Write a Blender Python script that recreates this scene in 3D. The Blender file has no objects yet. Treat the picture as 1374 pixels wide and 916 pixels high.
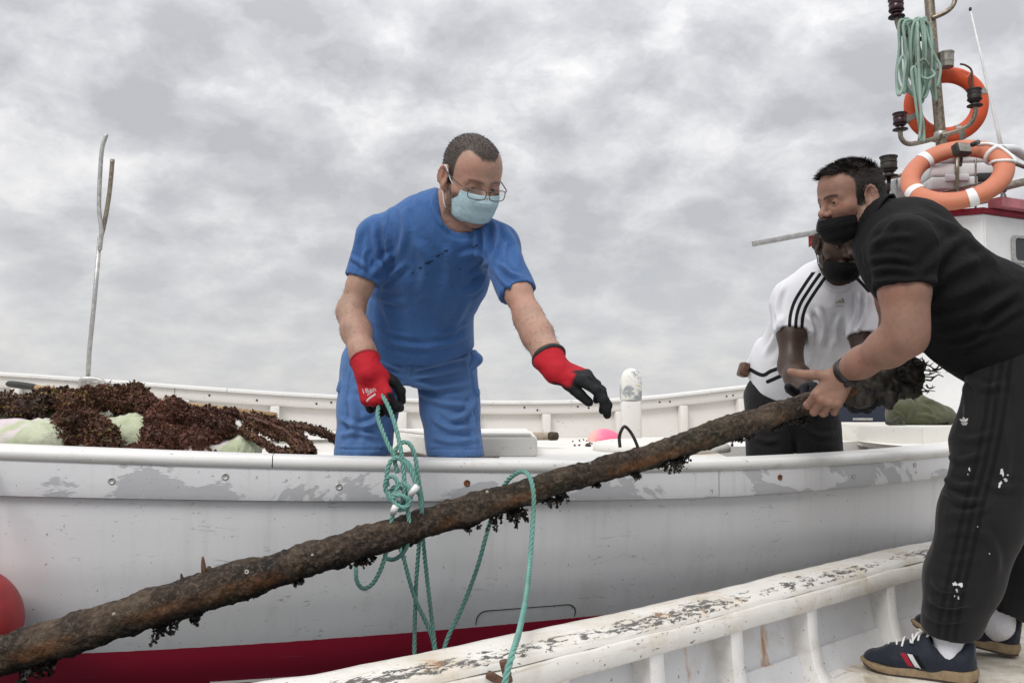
import bpy, bmesh, math, random
import numpy as np
from mathutils import Vector, Matrix
random.seed(7)
RNG = np.random.default_rng(11)
SC = bpy.context.scene
COL = SC.collection
# ------------------------------------------------------------------ camera, sky, sun, exposure
ZC = 1.05                      # eye height over the water
FPX = 1200.0                   # focal length in photograph pixels
PITCH = math.atan(87 / FPX)
cam_d = bpy.data.cameras.new('camera')
cam = bpy.data.objects.new('camera', cam_d)
COL.objects.link(cam)
cam.location = (0, 0, ZC)
cam.rotation_euler = (math.pi / 2 + PITCH, 0, 0)
cam_d.sensor_width = 36.0
cam_d.lens = FPX / 1374 * 36.0
cam_d.clip_start = 0.05
cam_d.clip_end = 20000
SC.camera = cam
SUN_ELEV, SUN_ROT = math.radians(47), math.radians(-148)
SC.view_settings.view_transform = 'Standard'
SC.view_settings.look = 'None'
SC.view_settings.gamma = 1
SC.view_settings.exposure = 0.22
SC.view_settings.use_curve_mapping = False
SC.cycles.max_bounces = 6
SC.cycles.transparent_max_bounces = 8


class NT:
    """small helper round a node tree"""
    def __init__(self, tree):
        self.t = tree
        tree.nodes.clear()

    def n(self, kind, props=None, **ins):
        nd = self.t.nodes.new('ShaderNode' + kind)
        for k, v in (props or {}).items():
            setattr(nd, k, v)
        for k, v in ins.items():
            key = k.replace('_', ' ')
            sock = None
            if k.startswith('i') and k[1:].isdigit():
                sock = nd.inputs[int(k[1:])]
            else:
                sock = nd.inputs[key]
            if hasattr(v, 'bl_idname') and hasattr(v, 'outputs'):
                v = v.outputs[0]
            if isinstance(v, bpy.types.NodeSocket):
                self.t.links.new(v, sock)
            else:
                if isinstance(v, (tuple, list)) and len(v) == 3 and sock.type == 'RGBA':
                    v = (*v, 1)
                sock.default_value = v
        return nd

    def math(self, op, a, b=0.0, c=None, clamp=False):
        ins = dict(i0=a, i1=b)
        if c is not None:
            ins['i2'] = c
        return self.n('Math', dict(operation=op, use_clamp=clamp), **ins).outputs[0]

    def mix(self, f, a, b, mode='MIX'):
        nd = self.t.nodes.new('ShaderNodeMix')
        nd.data_type = 'RGBA'
        nd.blend_type = mode
        for s, v in ((nd.inputs[0], f), (nd.inputs[6], a), (nd.inputs[7], b)):
            if isinstance(v, bpy.types.NodeSocket):
                self.t.links.new(v, s)
            else:
                if isinstance(v, (tuple, list)) and len(v) == 3:
                    v = (*v, 1)
                s.default_value = v
        return nd.outputs[2]

    def ramp(self, f, stops, interp='LINEAR'):
        nd = self.n('ValToRGB', None, Fac=f)
        cr = nd.color_ramp
        cr.interpolation = interp
        while len(cr.elements) < len(stops):
            cr.elements.new(0.5)
        for e, (p, c) in zip(cr.elements, stops):
            e.position = p
            if not isinstance(c, (tuple, list)):
                c = (c, c, c)
            e.color = (*c[:3], 1)
        return nd.outputs[0]

    def noise(self, vec, scale, detail=4, rough=0.55, dist=0.0):
        return self.n('TexNoise', None, Vector=vec, Scale=scale, Detail=detail, Roughness=rough, Distortion=dist).outputs[0]


def make_world():
    w = bpy.data.worlds.new('World')
    SC.world = w
    w.use_nodes = True
    N = NT(w.node_tree)
    tc = N.n('TexCoord').outputs['Generated']
    sep = N.n('SeparateXYZ', None, Vector=tc)
    z = N.math('MAXIMUM', sep.outputs[2], 0.0)
    zz = N.math('ADD', z, 0.42)
    u = N.math('DIVIDE', sep.outputs[0], zz)
    v = N.math('DIVIDE', sep.outputs[1], zz)
    uv = N.n('CombineXYZ', None, X=u, Y=v, Z=3.7).outputs[0]
    wob = N.n('TexNoise', None, Vector=uv, Scale=6.0, Detail=5, Roughness=0.6).outputs[1]
    wv = N.n('VectorMath', dict(operation='SCALE'), Vector=N.n('VectorMath', dict(operation='SUBTRACT'), i0=wob, i1=(0.5, 0.5, 0.5)), Scale=0.17)
    uvw = N.n('VectorMath', dict(operation='ADD'), i0=uv, i1=wv)
    cell = N.n('TexVoronoi', dict(feature='SMOOTH_F1'), Vector=uvw, Scale=8.2, Smoothness=0.45).outputs['Distance']
    big = N.noise(uv, 2.5, 3, 0.5, 0.2)
    mid = N.noise(uv, 9.5, 7, 0.58, 0.1)
    fine = N.noise(uvw, 27, 6, 0.62, 0.1)
    s = N.math('MULTIPLY', cell, 0.34)
    s = N.math('ADD', s, N.math('MULTIPLY', mid, 0.30))
    s = N.math('ADD', s, N.math('MULTIPLY', big, 0.40))
    s = N.math('ADD', s, N.math('MULTIPLY', fine, 0.20))
    cloud = N.ramp(s, [(0.50, (0.40, 0.403, 0.422)), (0.585, (0.475, 0.477, 0.495)), (0.66, (0.555, 0.555, 0.570)),
                       (0.73, (0.66, 0.656, 0.660)), (0.84, (0.80, 0.79, 0.78))])
    # smooth grey veil towards the horizon
    hz = N.ramp(z, [(0.0, 1.0), (0.07, 0.9), (0.18, 0.32), (0.32, 0.0)])
    veil = N.mix(N.math('MULTIPLY', N.math('SUBTRACT', mid, 0.38), 3.0, clamp=True), (0.57, 0.572, 0.588), (0.67, 0.66, 0.645))
    c = N.mix(N.math('MULTIPLY', hz, 0.85), cloud, veil)
    # an overcast sky brightens towards the zenith
    k = N.math('ADD', N.math('MULTIPLY', N.math('POWER', z, 2.0), SKY_ZENITH), 0.98)
    c = N.mix(1.0, c, N.n('CombineColor', None, Red=k, Green=k, Blue=k).outputs[0], 'MULTIPLY')
    sky = N.n('TexSky', dict(sky_type='NISHITA', sun_disc=False, sun_elevation=SUN_ELEV, sun_rotation=SUN_ROT))
    blue = N.mix(1.0, sky.outputs[0], (0.1, 0.1, 0.1), 'MULTIPLY')
    c = N.mix(0.94, blue, c)
    bg = N.n('Background', None, Color=c, Strength=1.0)
    o = N.n('OutputWorld', None, Surface=bg)


SKY_ZENITH = 1.9      # CIE overcast: the zenith about three times the horizon
make_world()
sun_d = bpy.data.lights.new('sun', 'SUN')
sun_d.energy = 1.4
sun_d.angle = math.radians(25)
sun_d.color = (1.0, 0.965, 0.92)
sun = bpy.data.objects.new('sun', sun_d)
COL.objects.link(sun)
# Nishita rotation: azimuth measured clockwise from +Y
_sd = Vector((math.cos(SUN_ELEV) * math.sin(SUN_ROT), math.cos(SUN_ELEV) * math.cos(SUN_ROT), math.sin(SUN_ELEV)))
sun.rotation_euler = _sd.to_track_quat('Z', 'Y').to_euler()
sun.location = (0, 0, 20)


# ------------------------------------------------------------------ small geometry helpers
def P(px, py, d):
    """the point at depth d (metres in front of the eye) seen at a photograph pixel"""
    u = (px - 687) / FPX
    v = (458 - py) / FPX
    s, c = math.sin(PITCH), math.cos(PITCH)
    dx, dy, dz = u, c - v * s, s + v * c
    k = d / dy
    return Vector((dx * k, d, ZC + dz * k))


def empty(name, loc, label=None, cat=None, group=None):
    o = bpy.data.objects.new(name, None)
    COL.objects.link(o)
    o.location = loc
    o.empty_display_size = 0.1
    if label:
        o['label'] = label
    if cat:
        o['category'] = cat
    if group:
        o['group'] = group
    return o


def adopt(o, parent):
    """parent o, whose mesh is in world coordinates, to parent"""
    o.parent = parent
    # top-level empties carry the offset; adopted meshes themselves sit at the origin
    loc = parent.location
    o.matrix_parent_inverse = Matrix.Translation(-loc)


def tag(o, label=None, cat=None, group=None, kind=None):
    for k, v in (('label', label), ('category', cat), ('group', group), ('kind', kind)):
        if v:
            o[k] = v
    return o


class MB:
    """collects vertices and faces, then links ONE mesh object"""
    def __init__(self):
        self.v, self.f, self.n, self.c = [], [], 0, []
        self.attr = {}

    def add(self, verts_, f, **attrs):
        v = np.asarray(verts_, dtype=float).reshape(-1, 3)
        off = self.n
        self.v.append(v)
        self.f.extend([tuple(int(i) + off for i in q) for q in f])
        for k, a in attrs.items():
            self.attr.setdefault(k, []).append((off, np.asarray(a, dtype=float)))
        self.n += len(v)
        return self

    def box(self, c, s, R=None, bev=0.0):
        """centre, full size, optional 3x3 rotation; bevelled by chamfer if bev"""
        c = np.array(c, float)
        h = np.array(s, float) / 2
        if bev <= 0:
            v = np.array([[x, y, z] for x in (-1, 1) for y in (-1, 1) for z in (-1, 1)], float) * h
            f = [(0, 1, 3, 2), (4, 6, 7, 5), (0, 4, 5, 1), (2, 3, 7, 6), (0, 2, 6, 4), (1, 5, 7, 3)]
        else:
            bm = bmesh.new()
            bmesh.ops.create_cube(bm, size=1.0)
            bmesh.ops.scale(bm, vec=Vector(2 * h), verts=bm.verts)
            bmesh.ops.bevel(bm, geom=bm.edges[:], offset=bev, segments=2, affect='EDGES', profile=0.5)
            bm.verts.ensure_lookup_table()
            v = np.array([q.co[:] for q in bm.verts])
            f = [tuple(l.index for l in fc.verts) for fc in bm.faces]
            bm.free()
        if R is not None:
            v = v @ np.array(R).T
        return self.add(v + c, f)

    def tube(self, pts, r, seg=8, cap=True, flat=None, closed=False):
        v, f = tube_geo(pts, r, seg, cap, closed)
        return self.add(v, f)

    def lathe(self, prof, base, axis=(0, 0, 1), seg=20):
        """prof: list of (radius, height)"""
        a = Vector(axis).normalized()
        q = Vector((0, 0, 1)).rotation_difference(a).to_matrix()
        R = np.array(q)
        v, f = [], []
        for r, h in prof:
            for i in range(seg):
                t = 2 * math.pi * i / seg
                v.append((r * math.cos(t), r * math.sin(t), h))
        m = len(prof)
        for j in range(m - 1):
            for i in range(seg):
                f.append((j * seg + i, j * seg + (i + 1) % seg, (j + 1) * seg + (i + 1) % seg, (j + 1) * seg + i))
        f.append(tuple(range(seg))[::-1])
        f.append(tuple((m - 1) * seg + i for i in range(seg)))
        v = np.array(v) @ R.T + np.array(base)
        return self.add(v, f)

    def grid(self, pts, close_u=False, flip=False):
        """pts [nu][nv] -> quads"""
        a = np.asarray(pts, float)
        nu, nv = a.shape[:2]
        f = []
        for i in range(nu if close_u else nu - 1):
            for j in range(nv - 1):
                q = (i * nv + j, ((i + 1) % nu) * nv + j, ((i + 1) % nu) * nv + j + 1, i * nv + j + 1)
                f.append(q[::-1] if flip else q)
        return self.add(a.reshape(-1, 3), f)

    def build(self, name, material, parent=None, smooth=True, angle=None):
        me = bpy.data.meshes.new(name)
        v = np.concatenate(self.v) if self.v else np.zeros((0, 3))
        me.from_pydata(v.tolist(), [], self.f)
        for k, parts in self.attr.items():
            dim = parts[0][1].ndim
            if dim == 1:
                at = me.attributes.new(k, 'FLOAT', 'POINT')
                arr = np.zeros(len(v))
                for off, a in parts:
                    arr[off:off + len(a)] = a
                at.data.foreach_set('value', arr)
            else:
                at = me.attributes.new(k, 'FLOAT_COLOR', 'POINT')
                arr = np.ones((len(v), 4))
                for off, a in parts:
                    arr[off:off + len(a), :3] = a[:, :3]
                at.data.foreach_set('color', arr.ravel())
        if smooth:
            me.polygons.foreach_set('use_smooth', [True] * len(me.polygons))
            if angle:
                me.set_sharp_from_angle(angle=math.radians(angle))
        me.update()
        o = bpy.data.objects.new(name, me)
        COL.objects.link(o)
        if material:
            me.materials.append(material)
        if parent is not None:
            adopt(o, parent)
        return o


def crom(pts, n=8, closed=False):
    """Catmull-Rom through points"""
    p = np.array([tuple(q) for q in pts], float)
    if len(p) == 2:
        return p[0] + (p[1] - p[0]) * np.linspace(0, 1, n + 1)[:, None]
    if closed:
        q = np.vstack([p[-1], p, p[0], p[1]])
    else:
        q = np.vstack([2 * p[0] - p[1], p, 2 * p[-1] - p[-2]])
    out = []
    for i in range(1, len(q) - 2):
        a, b, c, d = q[i - 1], q[i], q[i + 1], q[i + 2]
        for t in np.linspace(0, 1, n, endpoint=False):
            out.append(0.5 * (2 * b + (c - a) * t + (2 * a - 5 * b + 4 * c - d) * t * t + (3 * b - a - 3 * c + d) * t ** 3))
    if not closed:
        out.append(q[-2])
    return np.array(out)


def frames(p, closed=False):
    p = np.asarray(p, float)
    if closed:
        t = np.roll(p, -1, 0) - np.roll(p, 1, 0)
    else:
        t = np.gradient(p, axis=0)
    t /= np.linalg.norm(t, axis=1)[:, None] + 1e-12
    a = np.array([0, 0, 1.0]) if abs(t[0][2]) < 0.9 else np.array([1.0, 0, 0])
    u = np.cross(t[0], a)
    u /= np.linalg.norm(u)
    U = [u]
    for i in range(1, len(p)):
        u = U[-1] - t[i] * np.dot(U[-1], t[i])
        u /= np.linalg.norm(u) + 1e-12
        U.append(u)
    U = np.array(U)
    return t, U, np.cross(t, U)


def tube_geo(pts, r, seg=8, cap=True, closed=False):
    p = np.array([tuple(q) for q in pts], float)
    r = np.broadcast_to(np.asarray(r, float), (len(p),))
    t, U, V = frames(p, closed)
    ang = np.linspace(0, 2 * math.pi, seg, endpoint=False)
    v = p[:, None] + r[:, None, None] * (np.cos(ang)[None, :, None] * U[:, None] + np.sin(ang)[None, :, None] * V[:, None])
    f = []
    n = len(p)
    for i in range(n if closed else n - 1):
        k = (i + 1) % n
        for j in range(seg):
            f.append((i * seg + j, i * seg + (j + 1) % seg, k * seg + (j + 1) % seg, k * seg + j))
    if cap and not closed:
        f.append(tuple(range(seg))[::-1])
        f.append(tuple((n - 1) * seg + j for j in range(seg)))
    return v.reshape(-1, 3), f


def resample(p, step):
    p = np.asarray(p, float)
    L = np.concatenate([[0], np.cumsum(np.linalg.norm(np.diff(p, axis=0), axis=1))])
    n = max(2, int(L[-1] / step))
    s = np.linspace(0, L[-1], n + 1)
    return np.stack([np.interp(s, L, p[:, k]) for k in range(3)], 1), s


def rope_geo(mb, pts, r, pitch=None, strands=3, seg=6, n=10, closed=False):
    """a laid rope: three strands twisted round the line through pts"""
    pitch = pitch or r * 6.5
    c, s = resample(crom(pts, n), r * 0.55)
    t, U, V = frames(c)
    for k in range(strands):
        a = 2 * math.pi * (s / pitch + k / strands)
        w = c + (np.cos(a)[:, None] * U + np.sin(a)[:, None] * V) * r * 0.52
        v, f = tube_geo(w, r * 0.50, seg)
        mb.add(v, f)


def pchip(xs, ys):
    xs, ys = np.array(xs, float), np.array(ys, float)
    m = np.gradient(ys, xs)

    def fn(x):
        x = np.asarray(x, float)
        i = np.clip(np.searchsorted(xs, x) - 1, 0, len(xs) - 2)
        h = xs[i + 1] - xs[i]
        t = np.clip((x - xs[i]) / h, 0, 1)
        return ((2 * t ** 3 - 3 * t ** 2 + 1) * ys[i] + (t ** 3 - 2 * t ** 2 + t) * h * m[i]
                + (-2 * t ** 3 + 3 * t ** 2) * ys[i + 1] + (t ** 3 - t ** 2) * h * m[i + 1])
    return fn


def vnoise(p, seed=0):
    """smooth lattice noise in [-1, 1], vectorised"""
    p = np.asarray(p, float)
    i = np.floor(p).astype(np.int64)
    f = p - i
    f = f * f * f * (f * (f * 6 - 15) + 10)

    def h(x, y, z):
        n = (x * 374761393 + y * 668265263 + z * 2147483647 + seed * 974711) & 0xffffffff
        n = ((n ^ (n >> 13)) * 1274126177) & 0xffffffff
        n = (n ^ (n >> 16)) & 0xffffffff
        n = (n * 2246822519) & 0xffffffff
        n = n ^ (n >> 15)
        return n / 2147483648.0 - 1.0
    x, y, z = i[..., 0], i[..., 1], i[..., 2]
    r = 0
    for dx in (0, 1):
        for dy in (0, 1):
            for dz in (0, 1):
                w = (f[..., 0] if dx else 1 - f[..., 0]) * (f[..., 1] if dy else 1 - f[..., 1]) * (f[..., 2] if dz else 1 - f[..., 2])
                r = r + w * h(x + dx, y + dy, z + dz)
    return r


def fbm(p, oct=4, seed=0, gain=0.5):
    p = np.asarray(p, float)
    a, r = 1.0, 0
    for k in range(oct):
        r = r + a * vnoise(p, seed + k * 17)
        p = p * 2.03 + 5.1
        a *= gain
    return r
# ------------------------------------------------------------------ materials
M = {}


def mat(name):
    m = bpy.data.materials.new(name)
    m.use_nodes = True
    M[name] = m
    return m, NT(m.node_tree)


def finish(N, color, rough=0.5, spec=0.5, bump=None, bump_s=0.2, bump_d=0.01, metal=0.0, extra=None):
    b = N.n('BsdfPrincipled')

    def put(sock, v):
        if isinstance(v, bpy.types.NodeSocket):
            N.t.links.new(v, sock)
        else:
            if isinstance(v, (tuple, list)) and len(v) == 3 and sock.type == 'RGBA':
                v = (*v, 1)
            sock.default_value = v
    put(b.inputs['Base Color'], color)
    put(b.inputs['Roughness'], rough)
    put(b.inputs['Specular IOR Level'], spec)
    put(b.inputs['Metallic'], metal)
    for k, v in (extra or {}).items():
        put(b.inputs[k], v)
    if bump is not None:
        bn = N.n('Bump', None, Height=bump, Strength=bump_s, Distance=bump_d)
        N.t.links.new(bn.outputs[0], b.inputs['Normal'])
    N.n('OutputMaterial', None, Surface=b)
    return b


def coord(N, which='Object'):
    return N.n('TexCoord').outputs[which]


def scaled(N, vec, s):
    return N.n('Mapping', None, Vector=vec, Scale=s).outputs[0]


def simple(name, color, rough=0.5, var=0.12, scale=30, bump_s=0.1, bump_d=0.003, metal=0.0, spec=0.5, extra=None, dark=0.7):
    m, N = mat(name)
    c = coord(N)
    n = N.noise(c, scale, 5, 0.6)
    col = N.mix(N.ramp(n, [(0.35, 0.0), (0.65, 1.0)]), tuple(x * (1 - var) for x in color), tuple(min(1, x * (1 + var)) for x in color))
    finish(N, col, rough, spec, n, bump_s, bump_d, metal, extra)
    return m


def speck(N, c, scale, lo, hi):
    return N.ramp(N.noise(c, scale, 3, 0.6), [(lo, 0.0), (hi, 1.0)])


# --- big boat hull: white gelcoat gone grey, faint scuffs and streaks; red antifouling below the boot line
def hull_material():
    m, N = mat('hull_paint')
    c = coord(N)
    sep = N.n('SeparateXYZ', None, Vector=c)
    base = N.mix(N.noise(c, 2.2, 4, 0.5), (0.67, 0.675, 0.69), (0.74, 0.74, 0.745))
    # rain streaks: noise squeezed along x
    st = N.noise(scaled(N, c, (22, 22, 1.2)), 1.0, 3, 0.6)
    base = N.mix(N.math('MULTIPLY', N.ramp(st, [(0.52, 0.0), (0.75, 1.0)]), 0.18), base, (0.36, 0.34, 0.29))
    # small scuffs, long and thin
    sc = N.noise(scaled(N, c, (14, 14, 60)), 1.0, 4, 0.7, 1.5)
    gate = N.noise(c, 3.1, 2, 0.5)
    scm = N.math('MULTIPLY', N.ramp(sc, [(0.62, 0.0), (0.67, 1.0)]), N.ramp(gate, [(0.48, 0.0), (0.58, 1.0)]))
    base = N.mix(N.math('MULTIPLY', scm, 0.65), base, (0.22, 0.21, 0.19))
    sp = speck(N, c, 75, 0.69, 0.72)
    base = N.mix(N.math('MULTIPLY', sp, 0.7), base, (0.16, 0.14, 0.12))
    # brownish smudge fields
    sm = N.math('MULTIPLY', N.ramp(N.noise(c, 1.7, 3, 0.5), [(0.60, 0.0), (0.75, 1.0)]), 0.35)
    base = N.mix(sm, base, (0.33, 0.30, 0.24))
    # slightly yellowed just under the strake
    red = N.mix(N.noise(c, 9, 5, 0.6), (0.33, 0.010, 0.034), (0.40, 0.014, 0.045))
    scr = N.ramp(N.noise(scaled(N, c, (3, 3, 90)), 1.0, 3, 0.7), [(0.70, 0.0), (0.74, 1.0)])
    red = N.mix(N.math('MULTIPLY', scr, 0.35), red, (0.45, 0.25, 0.26))
    edge = N.math('ADD', sep.outputs[2], N.math('MULTIPLY', N.math('SUBTRACT', N.noise(c, 30, 2, 0.5), 0.5), 0.004))
    isred = N.math('LESS_THAN', edge, N.math('ADD', 0.417, N.math('MULTIPLY', sep.outputs[0], 0.012)))
    col = N.mix(isred, base, red)
    finish(N, col, N.math('ADD', 0.34, N.math('MULTIPLY', N.noise(c, 12, 4, 0.6), 0.2)), 0.4, N.noise(c, 5, 5, 0.55), 0.12, 0.01)


def strake_material():
    m, N = mat('strake_paint')
    c = coord(N)
    base = N.mix(N.noise(c, 4, 4, 0.5), (0.64, 0.645, 0.66), (0.72, 0.72, 0.73))
    # bare grey primer where paint has flaked in big ragged patches
    a = N.noise(scaled(N, c, (3.2, 3.2, 5.5)), 1.0, 7, 0.62, 0.5)
    pe = N.ramp(a, [(0.505, 0.0), (0.52, 1.0)])
    base = N.mix(pe, base, N.mix(N.noise(c, 18, 3, 0.5), (0.43, 0.435, 0.45), (0.50, 0.505, 0.52)))
    b = N.noise(c, 26, 5, 0.65, 0.4)
    base = N.mix(N.math('MULTIPLY', N.ramp(b, [(0.67, 0.0), (0.69, 1.0)]), 0.8), base, (0.30, 0.29, 0.28))
    sp = speck(N, c, 95, 0.70, 0.73)
    base = N.mix(N.math('MULTIPLY', sp, 0.75), base, (0.13, 0.10, 0.07))
    st = N.noise(scaled(N, c, (40, 40, 2.2)), 1.0, 3, 0.6)
    base = N.mix(N.math('MULTIPLY', N.ramp(st, [(0.58, 0.0), (0.8, 1.0)]), 0.3), base, (0.42, 0.36, 0.26))
    h = N.math('SUBTRACT', N.noise(c, 40, 4, 0.6), N.math('MULTIPLY', pe, 0.8))
    finish(N, base, 0.5, 0.35, h, 0.25, 0.003)


def rail_material():
    m, N = mat('rail_paint')
    c = coord(N)
    base = N.mix(N.noise(c, 7, 4, 0.5), (0.68, 0.675, 0.65), (0.78, 0.775, 0.76))
    dirt = N.noise(scaled(N, c, (3.5, 9, 9)), 1.0, 6, 0.65, 0.6)
    base = N.mix(N.math('MULTIPLY', N.ramp(dirt, [(0.56, 0.0), (0.70, 1.0)]), 0.55), base, (0.47, 0.41, 0.32))
    ch = N.noise(c, 34, 5, 0.65, 0.6)
    base = N.mix(N.math('MULTIPLY', N.ramp(ch, [(0.665, 0.0), (0.69, 1.0)]), 0.75), base, (0.25, 0.22, 0.18))
    sp = speck(N, c, 110, 0.69, 0.72)
    base = N.mix(N.math('MULTIPLY', sp, 0.8), base, (0.10, 0.08, 0.06))
    finish(N, base, 0.42, 0.4, N.noise(c, 25, 5, 0.6), 0.15, 0.004)


def deck_material(name, a, b, dirtc=(0.42, 0.34, 0.25), dirt_amt=0.5, lo=0.55):
    m, N = mat(name)
    c = coord(N)
    base = N.mix(N.noise(c, 6, 4, 0.5), a, b)
    dirt = N.noise(c, 3.2, 7, 0.68, 0.5)
    base = N.mix(N.math('MULTIPLY', N.ramp(dirt, [(lo, 0.0), (lo + 0.17, 1.0)]), dirt_amt), base, dirtc)
    crk = N.noise(scaled(N, c, (60, 12, 60)), 1.0, 4, 0.6, 0.4)
    base = N.mix(N.math('MULTIPLY', N.ramp(crk, [(0.66, 0.0), (0.70, 1.0)]), 0.45), base, (0.33, 0.26, 0.19))
    sp = speck(N, c, 70, 0.69, 0.72)
    base = N.mix(N.math('MULTIPLY', sp, 0.8), base, (0.12, 0.09, 0.06))
    finish(N, base, 0.62, 0.3, N.noise(c, 40, 5, 0.65), 0.25, 0.004)


def oldpaint_material(name, wear=True):
    """thick old white paint on a wooden gunwale; attribute v runs across the rail, flakes to grey wood near v = 0.7"""
    m, N = mat(name)
    c = coord(N)
    base = N.mix(N.noise(c, 9, 5, 0.55), (0.66, 0.635, 0.575), (0.79, 0.77, 0.725))
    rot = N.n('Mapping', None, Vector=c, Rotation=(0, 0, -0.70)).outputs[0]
    # yellowed dirt
    d = N.noise(c, 5.5, 6, 0.65, 0.4)
    base = N.mix(N.math('MULTIPLY', N.ramp(d, [(0.47, 0.0), (0.66, 1.0)]), 0.6), base, (0.52, 0.44, 0.32))
    gr = N.noise(scaled(N, rot, (5, 75, 75)), 1.0, 5, 0.65, 0.5)
    base = N.mix(N.math('MULTIPLY', N.ramp(gr, [(0.56, 0.0), (0.68, 1.0)]), 0.45), base, (0.40, 0.33, 0.24))
    fl = N.noise(scaled(N, rot, (30, 75, 75)), 1.0, 7, 0.74, 0.4)
    big = N.noise(c, 3.1, 3, 0.5)
    if wear:
        v = N.n('Attribute', dict(attribute_name='v')).outputs['Fac']
        band = N.math('SUBTRACT', 1.0, N.math('MULTIPLY', N.math('ABSOLUTE', N.math('SUBTRACT', v, 0.62)), 3.4), clamp=True)
        t = N.math('ADD', fl, N.math('MULTIPLY', band, 0.20))
        t = N.math('ADD', t, N.math('MULTIPLY', N.math('SUBTRACT', big, 0.5), 0.38))
        msk = N.ramp(t, [(0.68, 0.0), (0.695, 1.0)])
    else:
        t = N.math('ADD', fl, N.math('MULTIPLY', N.math('SUBTRACT', big, 0.5), 0.4))
        msk = N.ramp(t, [(0.655, 0.0), (0.67, 1.0)])
    wood = N.mix(N.noise(scaled(N, c, (90, 90, 90)), 1.0, 3, 0.6), (0.05, 0.047, 0.043), (0.19, 0.18, 0.165))
    base = N.mix(msk, base, wood)
    # rust bleeding
    ru = N.noise(c, 6.3, 5, 0.6, 0.3)
    base = N.mix(N.math('MULTIPLY', N.ramp(ru, [(0.63, 0.0), (0.72, 1.0)]), 0.75), base, (0.42, 0.20, 0.06))
    sp = speck(N, c, 90, 0.68, 0.71)
    base = N.mix(N.math('MULTIPLY', sp, 0.85), base, (0.10, 0.07, 0.05))
    h = N.math('SUBTRACT', N.noise(c, 45, 5, 0.65), N.math('MULTIPLY', msk, 1.2))
    finish(N, base, 0.55, 0.35, h, 0.45, 0.004)


def panel_material(name, a, b):
    """inside planking of the old boat: bluish white paint with speckles and small rust weeps"""
    m, N = mat(name)
    c = coord(N)
    base = N.mix(N.noise(c, 5, 5, 0.55), a, b)
    d = N.noise(c, 8, 6, 0.65, 0.5)
    base = N.mix(N.math('MULTIPLY', N.ramp(d, [(0.50, 0.0), (0.70, 1.0)]), 0.5), base, (0.45, 0.40, 0.32))
    ru = N.noise(scaled(N, c, (13, 13, 4)), 1.0, 5, 0.6, 0.3)
    base = N.mix(N.math('MULTIPLY', N.ramp(ru, [(0.655, 0.0), (0.73, 1.0)]), 0.85), base, (0.40, 0.19, 0.06))
    sp = speck(N, c, 48, 0.69, 0.715)
    base = N.mix(N.math('MULTIPLY', sp, 0.85), base, (0.09, 0.065, 0.045))
    sp = speck(N, c, 120, 0.68, 0.72)
    base = N.mix(N.math('MULTIPLY', sp, 0.6), base, (0.15, 0.12, 0.09))
    finish(N, base, 0.5, 0.35, N.noise(c, 18, 6, 0.6), 0.3, 0.006)


def log_material():
    m, N = mat('rusted_iron')
    c = coord(N)
    a = N.noise(c, 11, 7, 0.68, 0.6)
    col = N.ramp(a, [(0.30, (0.010, 0.008, 0.007)), (0.46, (0.028, 0.019, 0.014)), (0.56, (0.058, 0.038, 0.025)), (0.66, (0.10, 0.072, 0.050)), (0.78, (0.15, 0.115, 0.08))])
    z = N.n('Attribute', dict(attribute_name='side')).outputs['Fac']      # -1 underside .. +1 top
    r = N.noise(c, 5.2, 6, 0.62, 0.8)
    lowm = N.ramp(z, [(0.16, 0.0), (0.30, 1.0), (0.48, 0.8), (0.66, 0.0)])
    rm = N.math('MULTIPLY', N.ramp(r, [(0.48, 0.0), (0.60, 0.85)]), lowm)
    rust = N.mix(N.noise(c, 40, 4, 0.7), (0.075, 0.028, 0.010), (0.22, 0.088, 0.028))
    col = N.mix(rm, col, rust)
    g = N.noise(c, 30, 5, 0.7, 0.4)
    li = N.math('MULTIPLY', N.ramp(g, [(0.58, 0.0), (0.70, 1.0)]), N.ramp(N.noise(c, 6, 3, 0.5), [(0.45, 0.0), (0.6, 0.75)]))
    col = N.mix(li, col, (0.20, 0.175, 0.135))
    gr = N.ramp(N.noise(c, 3.0, 4, 0.6), [(0.5, 0.0), (0.72, 0.55)])
    col = N.mix(gr, col, (0.045, 0.043, 0.018))
    undershade = N.ramp(z, [(0.05, 0.85), (0.24, 0.0)])  # shade on the bar's underside, painted into its colour
    col = N.mix(undershade, col, (0.010, 0.009, 0.008))
    ff = N.noise(c, 95, 4, 0.7)
    col = N.mix(N.math('MULTIPLY', N.ramp(ff, [(0.50, 0.0), (0.64, 1.0)]), 0.5), col, (0.16, 0.125, 0.09))
    col = N.mix(N.math('MULTIPLY', N.ramp(ff, [(0.30, 1.0), (0.44, 0.0)]), 0.7), col, (0.008, 0.007, 0.006))
    finish(N, col, 0.78, 0.3, N.math('ADD', a, N.math('MULTIPLY', g, 0.8)), 1.0, 0.016)


def cloth(name, color, var=0.10, weave=900, rough=0.85, fold=0.0, dark=None, sheen=0.15):
    m, N = mat(name)
    c = coord(N)
    n = N.noise(c, 14, 5, 0.6)
    col = N.mix(n, tuple(x * (1 - var) for x in color), tuple(min(1, x * (1 + var)) for x in color))
    if dark:
        col = dark(N, c, col)
    wv = N.noise(c, weave, 2, 0.5)
    cr = N.noise(scaled(N, c, (38, 38, 20)), 1.0, 4, 0.55, 0.8)
    c2 = N.noise(scaled(N, c, (16, 16, 9)), 1.0, 5, 0.6, 1.4)
    h = N.math('ADD', N.math('ADD', N.math('MULTIPLY', wv, 0.10), cr), N.math('MULTIPLY', c2, 1.6))
    finish(N, col, rough, 0.2, h, 0.42, 0.010, extra={'Sheen Weight': sheen, 'Sheen Roughness': 0.5})
    return m


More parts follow.
